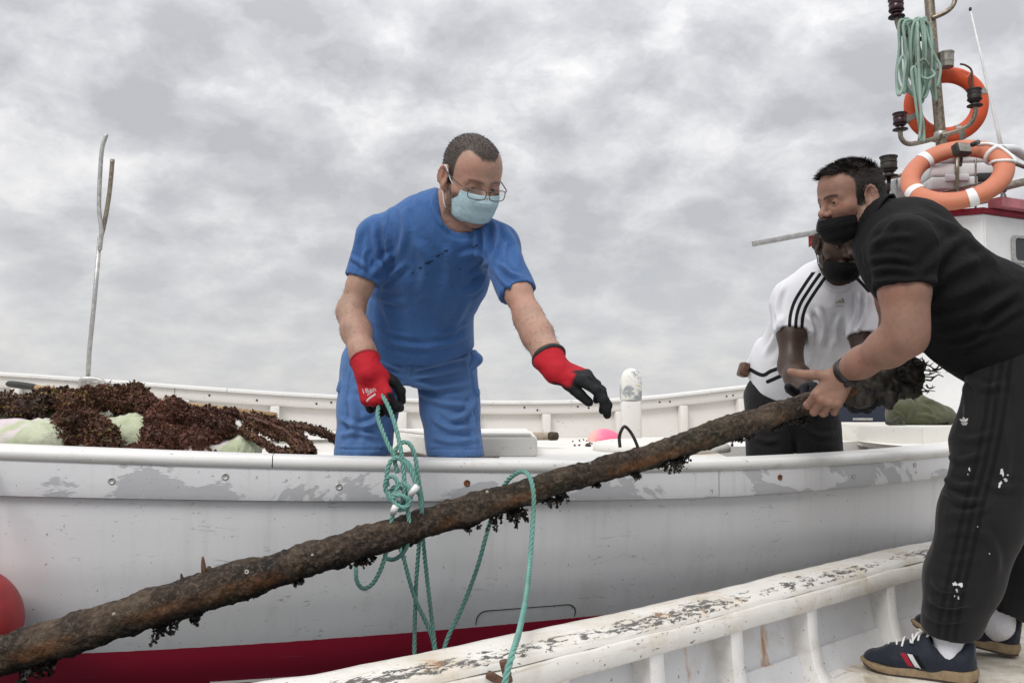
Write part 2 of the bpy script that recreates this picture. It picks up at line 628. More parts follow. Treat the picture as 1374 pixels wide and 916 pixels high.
def vcol_material(name, rough=0.5, spec=0.4, sss=0.0, bump=220, bump_s=0.12, bump_d=0.002, var=0.12, vscale=60):
    m, N = mat(name)
    c = coord(N)
    at = N.n('Attribute', dict(attribute_name='Col')).outputs['Color']
    n = N.noise(c, vscale, 5, 0.65)
    k = N.math('ADD', 1 - var, N.math('MULTIPLY', n, var * 2))
    col = N.mix(1.0, at, N.n('CombineColor', None, Red=k, Green=k, Blue=k).outputs[0], 'MULTIPLY')
    ex = {}
    if sss:
        ex = {'Subsurface Weight': sss, 'Subsurface Radius': (0.012, 0.005, 0.003), 'Subsurface Scale': 0.6}
    finish(N, col, rough, spec, N.noise(c, bump, 4, 0.6), bump_s, bump_d, extra=ex)
    return m


hull_material()
strake_material()
rail_material()
deck_material('deck_paint', (0.66, 0.645, 0.60), (0.78, 0.765, 0.73))
deck_material('bulwark_paint', (0.64, 0.615, 0.58), (0.72, 0.70, 0.67), dirt_amt=0.25, lo=0.6)
deck_material('box_paint', (0.66, 0.645, 0.59), (0.78, 0.765, 0.72), (0.50, 0.38, 0.26), 0.6, 0.53)
deck_material('platform_paint', (0.56, 0.52, 0.44), (0.70, 0.67, 0.60), (0.22, 0.16, 0.09), 0.9, 0.46)
oldpaint_material('old_gunwale')
oldpaint_material('old_inwale', False)
panel_material('old_planking', (0.58, 0.585, 0.60), (0.68, 0.68, 0.685))
panel_material('old_rib', (0.66, 0.65, 0.625), (0.76, 0.75, 0.73))
log_material()
simple('house_paint', (0.74, 0.745, 0.745), 0.4, 0.05, 5, 0.08)
simple('red_paint', (0.28, 0.008, 0.03), 0.45, 0.2, 15)
simple('pink_paint', (0.50, 0.16, 0.18), 0.5, 0.15, 15)
simple('navy_paint', (0.010, 0.016, 0.035), 0.55, 0.2, 10)
simple('steel', (0.26, 0.22, 0.17), 0.42, 0.35, 60, 0.2, 0.002, 0.75)
simple('galvanised', (0.46, 0.455, 0.44), 0.45, 0.18, 45, 0.15, 0.002, 0.7)
simple('dark_metal', (0.035, 0.030, 0.027), 0.55, 0.4, 60, 0.2, 0.002, 0.3)
simple('black_plastic', (0.016, 0.014, 0.015), 0.4, 0.3, 50)
simple('lamp_red', (0.03, 0.006, 0.010), 0.2, 0.2, 50)
simple('white_fibreglass', (0.72, 0.725, 0.73), 0.45, 0.06, 6)
simple('dark_glass', (0.02, 0.024, 0.028), 0.12, 0.1, 10)
simple('grey_rope', (0.26, 0.28, 0.31), 0.8, 0.25, 120)
simple('wood', (0.33, 0.21, 0.10), 0.6, 0.3, 40, 0.2)
simple('dark_rubber', (0.022, 0.024, 0.020), 0.6, 0.3, 30)
simple('red_buoy', (0.34, 0.026, 0.028), 0.5, 0.25, 9, 0.2)
simple('white_plastic', (0.78, 0.78, 0.77), 0.4, 0.06, 20)
simple('rust', (0.16, 0.06, 0.02), 0.85, 0.5, 60, 0.4, 0.004)
simple('sole_gum', (0.22, 0.155, 0.085), 0.55, 0.2, 60)
simple('sole_dark', (0.030, 0.018, 0.012), 0.65, 0.3, 60)
simple('lens_cap', (0.30, 0.28, 0.25), 0.35, 0.2, 40, metal=0.5)
simple('leather', (0.09, 0.04, 0.02), 0.5, 0.4, 60, 0.3, 0.003)
simple('barnacle', (0.40, 0.36, 0.30), 0.7, 0.3, 140, 0.4, 0.004)
simple('stick_wood', (0.36, 0.29, 0.22), 0.6, 0.3, 40, 0.2)
simple('mud', (0.05, 0.035, 0.022), 0.9, 0.5, 80, 0.5, 0.005)
simple('lace', (0.72, 0.71, 0.70), 0.8, 0.1, 300)
simple('mask_strap', (0.78, 0.79, 0.79), 0.7, 0.05, 100)
simple('frame_metal', (0.10, 0.085, 0.075), 0.35, 0.2, 100, metal=0.7)


def dark_spots(spots_scale, lo, color, amt=0.8):
    def fn(N, c, col):
        s = N.ramp(N.noise(c, spots_scale, 2, 0.5), [(lo, 0.0), (lo + 0.03, 1.0)])
        return N.mix(N.math('MULTIPLY', s, amt), col, color)
    return fn


cloth('shirt_blue', (0.048, 0.125, 0.315), 0.10)
cloth('shorts_blue', (0.080, 0.168, 0.365), 0.10, 700)
cloth('shirt_black', (0.0066, 0.0063, 0.0068), 0.25, sheen=0.0)
cloth('trousers_black', (0.0125, 0.012, 0.0125), 0.2, sheen=0.12)
cloth('trousers_plain', (0.012, 0.011, 0.012), 0.2, sheen=0.1)
cloth('sock_white', (0.58, 0.58, 0.61), 0.08, 400)
cloth('backpack_green', (0.075, 0.080, 0.045), 0.2, 500)
cloth('backpack_dark', (0.030, 0.032, 0.022), 0.2, 500)
cloth('mask_black', (0.0055, 0.0053, 0.0056), 0.15, sheen=0.0)
cloth('mask_blue', (0.43, 0.58, 0.63), 0.05, 600, sheen=0.0)
cloth('stripe_black', (0.008, 0.008, 0.009), 0.2)
cloth('print_white', (0.55, 0.55, 0.54), 0.15)
cloth('print_grey', (0.30, 0.29, 0.22), 0.1)
cloth('shoe_navy', (0.011, 0.014, 0.024), 0.3, 400, rough=0.6)
cloth('shoe_red', (0.28, 0.014, 0.03), 0.15, 400)
cloth('stripe_dark', (0.0035, 0.0035, 0.004), 0.2, sheen=0.05)
vcol_material('skin', 0.50, 0.35, 0.12, 170, 0.22, 0.0025, 0.22, 85)
vcol_material('skin_dark', 0.45, 0.4, 0.0)
vcol_material('hair_fibre', 0.55, 0.35, 0, 300, 0.2)
vcol_material('glove_fabric', 0.75, 0.25, 0, 420, 0.3, 0.002)
vcol_material('shirt_white', 0.85, 0.2, 0, 600, 0.1, 0.002, 0.04, 25)
vcol_material('seaweed', 0.55, 0.35, 0, 260, 0.4, 0.004, 0.35, 70)
vcol_material('kelp_dark', 0.5, 0.4, 0, 200, 0.3, 0.003, 0.3, 60)
vcol_material('eye_surface', 0.15, 0.5, 0, 100, 0.0)


def rope_material(name, a, b):
    m, N = mat(name)
    c = coord(N)
    col = N.mix(N.noise(c, 16, 4, 0.6), a, b)
    d = N.ramp(N.noise(c, 5, 3, 0.5), [(0.52, 0.0), (0.72, 0.7)])
    col = N.mix(d, col, (0.075, 0.085, 0.06))
    finish(N, col, 0.75, 0.25, N.noise(c, 500, 3, 0.6), 0.3, 0.002)


rope_material('rope_teal', (0.10, 0.26, 0.225), (0.22, 0.42, 0.365))
rope_material('rope_pale', (0.24, 0.36, 0.30), (0.36, 0.48, 0.41))


def buoy_material(name, a, b):
    m, N = mat(name)
    c = coord(N)
    col = N.mix(N.noise(c, 7, 5, 0.6), a, b)
    s = N.ramp(N.noise(c, 16, 5, 0.7, 0.5), [(0.66, 0.0), (0.7, 0.7)])
    col = N.mix(s, col, tuple(min(1, x + 0.25) for x in b))
    s2 = N.ramp(N.noise(c, 21, 5, 0.7, 0.5), [(0.69, 0.0), (0.72, 0.8)])
    col = N.mix(s2, col, (0.10, 0.03, 0.02))
    finish(N, col, 0.5, 0.35, N.noise(c, 30, 4, 0.6), 0.15, 0.004)


buoy_material('lifebuoy_orange', (0.58, 0.075, 0.022), (0.68, 0.105, 0.035))
buoy_material('lifebuoy_faded', (0.50, 0.15, 0.075), (0.62, 0.24, 0.145))


def sack_material():
    m, N = mat('sack_weave')
    c = coord(N)
    col = N.mix(N.ramp(N.noise(c, 5, 4, 0.6), [(0.4, 0.0), (0.6, 1.0)]), (0.38, 0.43, 0.26), (0.56, 0.58, 0.45))
    p = N.ramp(N.noise(c, 4.2, 3, 0.5), [(0.52, 0.0), (0.56, 1.0)])
    col = N.mix(p, col, (0.64, 0.59, 0.61))
    w = N.n('TexWave', dict(wave_type='BANDS'), Vector=c, Scale=40, Distortion=3, Detail=2).outputs['Fac']
    q = N.math('MULTIPLY', p, N.ramp(w, [(0.5, 0.0), (0.9, 0.6)]))
    col = N.mix(q, col, (0.60, 0.38, 0.44))
    b = N.ramp(N.noise(c, 3.0, 2, 0.5), [(0.62, 0.0), (0.66, 0.6)])
    col = N.mix(b, col, (0.20, 0.33, 0.45))
    finish(N, col, 0.55, 0.3, N.noise(c, 11, 6, 0.6, 0.7), 0.7, 0.03)


sack_material()


def pinkfloat_material():
    m, N = mat('float_pink')
    c = coord(N)
    sep = N.n('SeparateXYZ', None, Vector=c)
    t = N.noise(c, 6, 3, 0.5)
    f = N.math('ADD', N.math('MULTIPLY', sep.outputs[0], 5.0), -1.9 + 0.0)
    col = N.mix(N.ramp(N.math('ADD', f, N.math('MULTIPLY', t, 0.6)), [(0.3, 0.0), (0.6, 1.0)]), (0.78, 0.47, 0.40), (0.80, 0.16, 0.28))
    finish(N, col, 0.4, 0.4, t, 0.05, 0.002)


pinkfloat_material()


def post_material():
    m, N = mat('post_cap')
    c = coord(N)
    a = N.noise(c, 9, 6, 0.68, 0.8)
    col = N.ramp(a, [(0.44, (0.28, 0.29, 0.30)), (0.50, (0.40, 0.42, 0.43)), (0.53, (0.72, 0.71, 0.67)), (0.62, (0.76, 0.75, 0.71)), (0.66, (0.50, 0.38, 0.20))])
    finish(N, col, 0.6, 0.3, a, 0.4, 0.006)


post_material()


def glass_material():
    m, N = mat('lens_glass')
    t = N.n('BsdfTransparent', None, Color=(0.93, 0.95, 0.95))
    g = N.n('BsdfGlossy', None, Color=(1, 1, 1), Roughness=0.03)
    mx = N.n('MixShader', None, i0=0.05, i1=t, i2=g)
    N.n('OutputMaterial', None, Surface=mx)


glass_material()


def sea_material():
    m, N = mat('sea_water')
    c = coord(N)
    h = N.math('ADD', N.noise(c, 1.6, 6, 0.6), N.math('MULTIPLY', N.noise(c, 0.2, 3, 0.5), 2.0))
    finish(N, N.mix(N.noise(c, 0.4, 3, 0.5), (0.012, 0.028, 0.034), (0.022, 0.045, 0.052)), 0.08, 0.5, h, 0.6, 0.12)


sea_material()
# ------------------------------------------------------------------ water
mb = MB()
R0 = 9000.0
rings = [0, 6, 20, 80, 400, 2000, R0]
v = [(0, 0, 0)]
f = []
SEG = 48
for r in rings[1:]:
    for i in range(SEG):
        a = 2 * math.pi * i / SEG
        v.append((r * math.cos(a), r * math.sin(a), 0))
for i in range(SEG):
    f.append((0, 1 + i, 1 + (i + 1) % SEG))
for j in range(len(rings) - 2):
    for i in range(SEG):
        a, b = 1 + j * SEG, 1 + (j + 1) * SEG
        f.append((a + i, b + i, b + (i + 1) % SEG, a + (i + 1) % SEG))
mb.add(v, f)
tag(mb.build('sea', M['sea_water']), kind='structure')


class Edge:
    """a gunwale line given as depth and height over x"""
    def __init__(s, X, d, z, side):
        s.fd, s.fz, s.side = pchip(X, d), pchip(X, z), side

    def at(s, X, off=0.0, dz=0.0, absz=None):
        """point on the line, moved off metres into the boat"""
        X = np.asarray(X, float)
        e = 0.02
        g = (s.fd(X + e) - s.fd(X - e)) / (2 * e)
        n = np.stack([-g, np.ones_like(g)], -1)
        n /= np.linalg.norm(n, axis=-1)[..., None]
        n = n * s.side
        z = s.fz(X) + ZC + dz if absz is None else np.broadcast_to(np.asarray(absz, float), X.shape)
        return np.stack([X + n[..., 0] * off, s.fd(X) + n[..., 1] * off, z], -1)


def sweep(edge, X, prof, mb, close=True, v=None):
    """prof: list of (offset, dz) round a section; swept along the edge"""
    rows = [edge.at(X, o, dz) for o, dz in prof]
    a = np.stack(rows, 1)
    nu, nv = a.shape[:2]
    f = []
    m = nv if close else nv - 1
    for i in range(nu - 1):
        for j in range(m):
            k = (j + 1) % nv
            f.append((i * nv + j, i * nv + k, (i + 1) * nv + k, (i + 1) * nv + j))
    if close:
        f.append(tuple(range(nv)))
        f.append(tuple((nu - 1) * nv + j for j in range(nv))[::-1])
    at = {}
    if v is not None:
        at['v'] = np.tile(np.array(v, float), nu)
    mb.add(a.reshape(-1, 3), f, **at)


# ------------------------------------------------------------------ the fishing boat
NEAR = Edge([-4.3, -3.4, -2.4, -1.317, -.265, .696, 1.6, 2.6, 3.6, 4.4],
            [3.5, 2.75, 2.38, 2.30, 2.50, 2.85, 3.30, 3.95, 4.8, 5.75],
            [.12, .02, -.06, -.103, -.148, -.169, -.148, -.07, .05, .22], 1)
FAR = Edge([-4.3, -3.4, -2.46, -.91, -.19, .64, 1.31, 2.26, 3.4, 4.4],
           [3.6, 4.15, 4.30, 4.6, 4.8, 5.0, 5.2, 5.5, 5.8, 5.85],
           [.25, .2, .15, .045, .018, .036, .105, .2, .26, .3], -1)
BX = np.linspace(-4.25, 4.38, 150)
boat = empty('fishing_boat', (0, 3.8, 0), 'white fishing boat with red antifouling, seaweed and two men aboard', 'boat')

# near hull side: profile from under the strake down to the keel
HP = [(.006, -.03), (.006, -.13), (.008, -.20), (.012, -.30), (.028, -.40), (.06, -.50), (.11, -.58), (.20, -.68), (.40, -.82), (.75, -1.02)]


def hull_off(z):
    """offset of the near hull side at height z (absolute)"""
    return float(np.interp(-(z - ZC), [.17, .30, .42, .52, .62, .70, .82, 1.0], [.008, .012, .022, .042, .075, .11, .20, .5]))


mb = MB()
zs = np.concatenate([np.linspace(-.05, -.95, 30), [-1.05, -1.2]])
rows = []
for z in zs:
    o = np.interp(-z, [.05, .17, .30, .42, .52, .62, .70, .82, 1.0, 1.2], [.006, .008, .012, .022, .042, .075, .11, .20, .5, 1.0])
    top = NEAR.at(BX, .006, -.03)
    p = NEAR.at(BX, o, 0, absz=ZC + z)
    # never above the gunwale
    hi = p[:, 2] > top[:, 2]
    p[hi] = top[hi]
    rows.append(p)
a = np.stack(rows, 1)
mb.grid(a, flip=True)
hull = mb.build('hull', M['hull_paint'], boat)
mb = MB()
rows = []
for z in np.linspace(.0, -1.2, 14):
    o = np.interp(-z, [0, .17, .42, .62, .82, 1.0, 1.2], [.006, .008, .022, .075, .20, .5, 1.0])
    top = FAR.at(BX, .006, -.03)
    p = FAR.at(BX, o, 0, absz=ZC + z)
    hi = p[:, 2] > top[:, 2]
    p[hi] = top[hi]
    rows.append(p)
mb.grid(np.stack(rows, 1))
mb.build('hull_side', M['hull_paint'], boat)

# sheer strake: a proud band under the rail, with its planks butted at seams
ST = [(-4.25, -2.2), (-2.196, -1.5), (-1.4965, .64), (.6435, 2.4), (2.4035, 4.3)]
for x0, x1 in ST:
    mb = MB()
    X = np.linspace(x0, x1, max(8, int((x1 - x0) / .06)))
    hgt = np.interp(X, [-4, -1.3, -.27, .7, 1.6, 4.3], [.105, .092, .082, .083, .075, .075])
    rows = [NEAR.at(X, .01, -.030), NEAR.at(X, -.010, -.030)]
    for t in (0.15, .5, .85):
        rows.append(NEAR.at(X, -.012, 0) + np.stack([0 * X, 0 * X, -.03 - hgt * t], -1))
    rows.append(NEAR.at(X, -.009, 0) + np.stack([0 * X, 0 * X, -.03 - hgt], -1))
    rows.append(NEAR.at(X, .011, 0) + np.stack([0 * X, 0 * X, -.034 - hgt], -1))
    mb.grid(np.stack(rows, 1), flip=True)
    nv = 7
    mb.f.append(tuple(range(nv)))
    mb.f.append(tuple((len(X) - 1) * nv + j for j in range(nv))[::-1])
    mb.build('strake', M['strake_paint'], boat, angle=50)


def rail_profile(w, h):
    pts = [(-.020, -h * .5), (-.018, -h * .15), (-.008, .0), (.01, .003), (w * .5, .004), (w - .012, .001), (w, -.008), (w, -h), (.0, -h), (-.014, -h * .85)]
    return pts


for x0, x1 in ((-4.25, -.640), (-.6375, 2.2), (2.203, 4.33)):
    mb = MB()
    X = np.linspace(x0, x1, int((x1 - x0) / .05))
    sweep(NEAR, X, rail_profile(.155, .036), mb)
    mb.build('rail', M['rail_paint'], boat, angle=60)

# screw heads in the strake
for x, dz in ((-1.9, -.08), (-1.03, -.075), (-.755, -.055), (-.47, -.075), (-.13, -.062), (.86, -.06), (1.15, -.07), (1.42, -.05)):
    mb = MB()
    p = NEAR.at(np.array([x]), -.0125, dz)[0]
    g = float((NEAR.fd(x + .02) - NEAR.fd(x - .02)) / .04)
    mb.lathe([(.0095, -.003), (.0095, .001), (.007, .0022), (.006, .0008), (.0015, .0008)], p, (g, -1, 0), 12)
    mb.build('screw', M['rust'] if x in (-.13, .86) else M['galvanised'], boat)

# inspection plate outlined on the hull (rounded corners, a dark joint round it)
def hull_pt(X, z, lift):
    return NEAR.at(np.array([X]), hull_off(z) - lift, 0, absz=z)[0]


def plate_outline(x0, x1, z0, z1, r):
    out = []
    for cx, cz, a0 in ((x1 - r, z1 - r, 0), (x0 + r, z1 - r, 90), (x0 + r, z0 + r, 180), (x1 - r, z0 + r, 270)):
        for k in range(6):
            a = math.radians(a0 + k * 18)
            out.append((cx + r * math.cos(a), cz + r * math.sin(a)))
    return out


zt, zb = ZC - .585, ZC - .80
o1 = plate_outline(-.082, .215, zb, zt, .028)
mb = MB()
n = len(o1)
c = (0.066, (zt + zb) / 2)
k1 = [(c[0] + (x - c[0]) * .985, c[1] + (z - c[1]) * .978) for x, z in o1]
vv = [hull_pt(x, z, -.004) for x, z in o1] + [hull_pt(x, z, .0022) for x, z in o1] + [hull_pt(x, z, .0022) for x, z in k1] + [hull_pt(x, z, -.004) for x, z in k1]
ff = []
for i in range(n):
    j = (i + 1) % n
    ff += [(i, j, n + j, n + i), (n + i, n + j, 2 * n + j, 2 * n + i), (2 * n + i, 2 * n + j, 3 * n + j, 3 * n + i)]
mb.add(vv, ff)
mb.build('hatch_seal', M['dark_rubber'], boat, smooth=False)

# deck, well openings, well liners
WELLS = [(-.80, .0, .0, .36), (.80, 1.62, .0, .34)]         # x range and t range across the deck
DX = np.linspace(-4.1, 4.2, 167)
DT = np.linspace(0, 1, 27)
ni = NEAR.at(DX, .150, -.006)
fi = FAR.at(DX, .055, 0)
dz = ZC - .168 + np.interp(DX, [-2.5, -.9, -.4, 1.2, 3, 4.2], [-.05, -.05, 0.0, .0, .05, .1])
fi[:, 2] = dz
nz = np.minimum(ni[:, 2], dz + .03)
a = ni[:, None] * (1 - DT[None, :, None]) + fi[:, None] * DT[None, :, None]
w = np.clip(DT / .16, 0, 1)
a[:, :, 2] = nz[:, None] * (1 - w) + dz[:, None] * w
mb = MB()
nu, nv = a.shape[:2]
fl = []
for i in range(nu - 1):
    for j in range(nv - 1):
        xc, tc_ = (DX[i] + DX[i + 1]) / 2, (DT[j] + DT[j + 1]) / 2
        if any(x0 < xc < x1 and t0 <= tc_ < t1 for x0, x1, t0, t1 in WELLS):
            continue
        fl.append((i * nv + j, (i + 1) * nv + j, (i + 1) * nv + j + 1, i * nv + j + 1))
mb.add(a.reshape(-1, 3), fl)
mb.build('deck', M['deck_paint'], boat, angle=40)
for x0, x1, t0, t1 in WELLS:
    i0, i1 = np.searchsorted(DX, x0), np.searchsorted(DX, x1)
    j1 = int(np.searchsorted(DT, t1))
    ids = list(range(i0, i1 + 1))
    ring = [a[i, 0] for i in ids] + [a[i1, j] for j in range(1, j1 + 1)] + [a[i, j1] for i in reversed(ids[:-1])] + [a[i0, j] for j in range(j1 - 1, 0, -1)]
    ring = np.array(ring)
    low = ring.copy()
    low[:, 2] = ZC - .76
    mb = MB()
    n = len(ring)
    mb.add(np.vstack([ring, low]), [(i, n + i, n + (i + 1) % n, (i + 1) % n) for i in range(n)] + [tuple(n + i for i in range(n))])
    mb.build('well', M['bulwark_paint'], boat, smooth=False)

# far bulwark: panel, ribs, inner rail band, cap
mb = MB()
X = np.linspace(-4.1, 4.2, 120)
lo = FAR.at(X, .055, 0)
lo[:, 2] = np.interp(X, DX, dz) - .01
hi = FAR.at(X, .030, -.01)
mid = (lo + hi) / 2
mb.grid(np.stack([lo, mid, hi], 1), flip=True)
mb.build('bulwark', M['bulwark_paint'], boat)
for x0, x1 in ((-4.2, -1.66), (-1.657, -.62), (-.617, 1.55), (1.553, 4.25)):
    mb = MB()
    X = np.linspace(x0, x1, max(6, int((x1 - x0) / .07)))
    sweep(FAR, X, [(.0, -.058), (.0, -.006), (.066, -.006), (.070, -.012), (.070, -.052), (.066, -.058)], mb)
    mb.build('inner_rail', M['bulwark_paint'], boat, angle=40)
for x0, x1 in ((-4.2, -2.0), (-1.997, -1.42), (-1.417, -.4), (-.397, 1.1), (1.103, 4.3)):
    mb = MB()
    X = np.linspace(x0, x1, max(6, int((x1 - x0) / .07)))
    sweep(FAR, X, [(-.02, -.006), (-.025, .006), (-.015, .014), (.06, .014), (.085, .010), (.088, .002), (.085, -.0055)], mb)
    mb.build('rail', M['rail_paint'], boat, angle=60)
for px in (25, 135, 250, 371, 470, 540, 636, 732, 829, 914, 991, 1075, 1150):
    # solve x on the far bulwark for a frame seen near this column
    xs = np.linspace(-3.2, 3.2, 400)
    p = FAR.at(xs, .05, -.1)
    k = int(np.argmin(np.abs(687 + p[:, 0] / p[:, 1] * FPX - px)))
    x = xs[k]
    b = FAR.at(np.array([x]), .062, -.058)[0]
    zf = float(np.interp(x, DX, dz)) - .005
    g = float(FAR.fd(x + .02) - FAR.fd(x - .02)) / .04
    ang = math.atan(g)
    R = Matrix.Rotation(ang, 3, 'Z')
    mb = MB()
    mb.box((b[0], b[1], (b[2] + zf) / 2), (.045, .05, b[2] - zf - .001), R, .006)
    mb.build('rib', M['bulwark_paint'], boat)
for x in (-1.5, -1.28, -1.0, -.93, -.7, -.48, -.42, .05, .12, .34, .40, .8, .86, 1.2, 1.24):
    mb = MB()
    p = FAR.at(np.array([x]), .071, -.03 + .008 * math.sin(x * 40))[0]
    mb.lathe([(.0055, -.002), (.0055, .001), (.003, .002)], p, (.15, -1, 0), 8)
    mb.build('bolt', M['dark_metal'], boat)
# low shelf planks on the inner side at the left
for k, (z0, z1, of) in enumerate(((-.225, -.168, .10), (-.165, -.125, .075))):
    mb = MB()
    X = np.linspace(-1.6, -.55, 20)
    s0 = FAR.at(X, of + .05, 0)
    s0[:, 2] = ZC + z0
    s1 = FAR.at(X, of, 0)
    s1[:, 2] = ZC + z1
    s2 = FAR.at(X, .05, 0)
    s2[:, 2] = ZC + z1 + .001
    mb.grid(np.stack([s0, s1, s2], 1), flip=True)
    mb.build('side_plank', M['bulwark_paint'], boat, smooth=False)

# white mooring post with a bare rounded head
b = P(847, 590, 4.05)
b.z = ZC - .172
top = P(847, 494, 4.05)
mb = MB()
hh = P(847, 537, 4.05).z - b.z
mb.box((b.x, b.y, b.z + hh / 2), (.088, .075, hh), None, .012)
post = mb.build('mooring_post', M['bulwark_paint'], boat)
mb = MB()
prof = []
H = top.z - b.z - hh
for zq, wq in ((0, .044), (.004, .048), (H - .055, .049), (H - .035, .046), (H - .018, .037), (H - .006, .022), (H, .004)):
    ring = []
    for i in range(20):
        t = 2 * math.pi * i / 20
        ct, st_ = math.cos(t), math.sin(t)
        ring.append((b.x + wq * math.copysign(abs(ct) ** .6, ct), b.y + wq * .85 * math.copysign(abs(st_) ** .6, st_), b.z + hh + zq + .001))
    prof.append(ring)
mb.grid(np.array(prof).transpose(1, 0, 2), close_u=True)
mb.f.append(tuple(i * 7 + 6 for i in range(20)))
mb.build('post_cap', M['post_cap'], boat)


def prism(corners, z0, z1, top_scale=1.0, crown=0.0):
    """box from four plan corners"""
    c = np.array(corners, float)
    bm = bmesh.new()
    lo = [bm.verts.new((x, y, z0)) for x, y in c]
    hi = [bm.verts.new((x, y, z1)) for x, y in c]
    n = len(c)
    for i in range(n):
        bm.faces.new((lo[i], lo[(i + 1) % n], hi[(i + 1) % n], hi[i]))
    bm.faces.new(hi)
    bm.faces.new(lo[::-1])
    bmesh.ops.recalc_face_normals(bm, faces=bm.faces[:])
    bmesh.ops.bevel(bm, geom=bm.edges[:], offset=.006, segments=2, affect='EDGES')
    bm.verts.ensure_lookup_table()
    v = [q.co[:] for q in bm.verts]
    f = [tuple(l.index for l in fc.verts) for fc in bm.faces]
    bm.free()
    return v, f


# hatch box behind the man in blue
zd = ZC - .172
A, B = P(583, 610, 3.02), P(721, 611, 3.02)
C_, D_ = P(640, 570, 3.95), P(520, 570, 3.72)
mb = MB()
mb.add(*prism([(A.x, A.y), (B.x, B.y), (B.x - .0, 3.75), (D_.x, D_.y)], zd, ZC - .103))
hatch = mb.build('hatch_box', M['box_paint'], boat, angle=40)
mb = MB()
mb.add(*prism([(A.x + .015, A.y + .02), (B.x - .015, B.y + .02), (B.x - .02, 3.70), (D_.x + .03, D_.y - .03)], ZC - .1025, ZC - .091))
mb.build('hatch_lid', M['deck_paint'], boat, angle=40)
# low box at the right in front of the wheelhouse
A, B = P(1134, 590, 4.15), P(1238, 596, 3.62)
B2 = P(1300, 590, 3.75)
mb = MB()
mb.add(*prism([(A.x, A.y), (B.x, B.y), (2.35, 3.95), (2.35, 4.75), (A.x + .05, 4.7)], ZC - .18, ZC - .082))
mb.build('deck_locker', M['box_paint'], boat, angle=40)
# round-nosed deck step half hidden by the iron bar
mb = MB()
q = P(940, 612, 3.3)
mb.lathe([(.26, .0), (.26, .02), (.245, .035), (.2, .042)], (q.x - .12, q.y + .15, ZC - .170), (0, 0, 1), 28)
mb.build('deck_plate', M['deck_paint'], boat)

# ---------------- wheelhouse
WZ0, WZ1 = ZC - .17, ZC + 1.0
wl = [(1.76, 4.913), (2.46, 4.60), (3.55, 5.12), (2.80, 5.42)]
mb = MB()
mb.add(*prism(wl, WZ0, WZ1))
wheel = mb.build('wheelhouse', M['house_paint'], boat, angle=40)


def wall_pt(k, s, z, lift):
    a_, b_ = np.array(wl[k]), np.array(wl[(k + 1) % 4])
    t = b_ - a_
    L = np.linalg.norm(t)
    n = np.array([t[1], -t[0]]) / L
    p = a_ + t / L * s + n * lift
    return (p[0], p[1], z)


def wall_slab(k, s0, s1, z0, z1, l0, l1):
    v = [wall_pt(k, s, z, l) for s in (s0, s1) for z in (z0, z1) for l in (l0, l1)]
    f = [(0, 1, 3, 2), (4, 6, 7, 5), (0, 4, 5, 1), (2, 3, 7, 6), (0, 2, 6, 4), (1, 5, 7, 3)]
    return v, f


mb = MB()
mb.add(*wall_slab(0, .0, .30, ZC - .085, ZC + .72, -.01, .012))
mb.build('door', M['navy_paint'], wheel, smooth=False)
for s0, s1, z0, z1 in ((.302, .33, ZC - .10, ZC + .75), (.0, .302, ZC + .722, ZC + .75)):
    mb = MB()
    mb.add(*wall_slab(0, s0, s1, z0, z1, -.01, .018))
    mb.build('door_frame', M['house_paint'], wheel, smooth=False)
mb = MB()
mb.add(*wall_slab(0, .10, .20, ZC - .075, ZC - .062, .0, .02))
mb.build('latch', M['galvanised'], wheel, smooth=False)
# side window with a rounded frame
q = []
for lift, sc in ((.004, 1.0), (.016, 1.0), (.016, .8), (.002, .8)):
    ring = []
    for x, z in plate_outline(-.085, .085, -.075, .075, .03):
        ring.append(wall_pt(1, .285 + x * sc, ZC + .83 + z * sc, lift))
    q.append(ring)
mb = MB()
mb.grid(np.array(q).transpose(1, 0, 2), close_u=True)
win = mb.build('window_frame', M['galvanised'], wheel, angle=40)
mb = MB()
mb.add([wall_pt(1, .285 + x * .82, ZC + .83 + z * .82, .005) for x, z in plate_outline(-.085, .085, -.075, .075, .03)], [tuple(range(24))])
mb.build('window', M['dark_glass'], wheel, smooth=False)
# roof: red edged slab
ctr = np.mean(np.array(wl), axis=0)
rl = [tuple(ctr + (np.array(p) - ctr) * 1.02) for p in wl]
mb = MB()
mb.add(*prism(rl, WZ1 + .002, WZ1 + .034))
mb.build('roof', M['red_paint'], boat, angle=40)
mb = MB()
mb.add(*wall_slab(1, .06, 1.1, WZ1 + .036, WZ1 + .085, -.02, .06))
mb.build('visor', M['pink_paint'], boat, smooth=False)
# rack rails on the roof
rack = MB()
D1 = 4.95
for pts, r in (
        ([P(1176, 243, 5.2), P(1216, 233, 5.1), P(1262, 215, 5.0), P(1325, 196, 5.0)], .010),
        ([P(1216, 232, 5.1), P(1216, 300, 5.1)], .010),
        ([P(1284, 208, 5.0), P(1284, 290, 5.0)], .0125),
        ([P(1309, 200, 5.0), P(1309, 290, 5.0)], .006),
        ([P(1243, 263, 5.0), P(1300, 249, 5.0), P(1330, 244, 5.0)], .006)):
    rack.tube(crom(pts, 4), r, 8)
rack.build('roof_rack', M['steel'], boat)
# spars lying on the roof at the right edge
mb = MB()
mb.tube([P(1322, 262, 4.75), P(1350, 250, 4.85), P(1450, 226, 5.2)], .022, 12)
mb.build('boom', M['steel'], boat)
mb = MB()
mb.tube(crom([P(1345, 200, 4.9), P(1362, 201, 4.95), P(1374, 209, 5.0), P(1400, 222, 5.1)], 6), [.026] * 19, 10)
mb.build('pipe', M['white_fibreglass'], boat)
mb = MB()
mb.tube([P(1350, 215, 4.95), P(1374, 224, 5.0), P(1420, 238, 5.1)], .012, 8)
mb.build('rail_tube', M['steel'], boat)
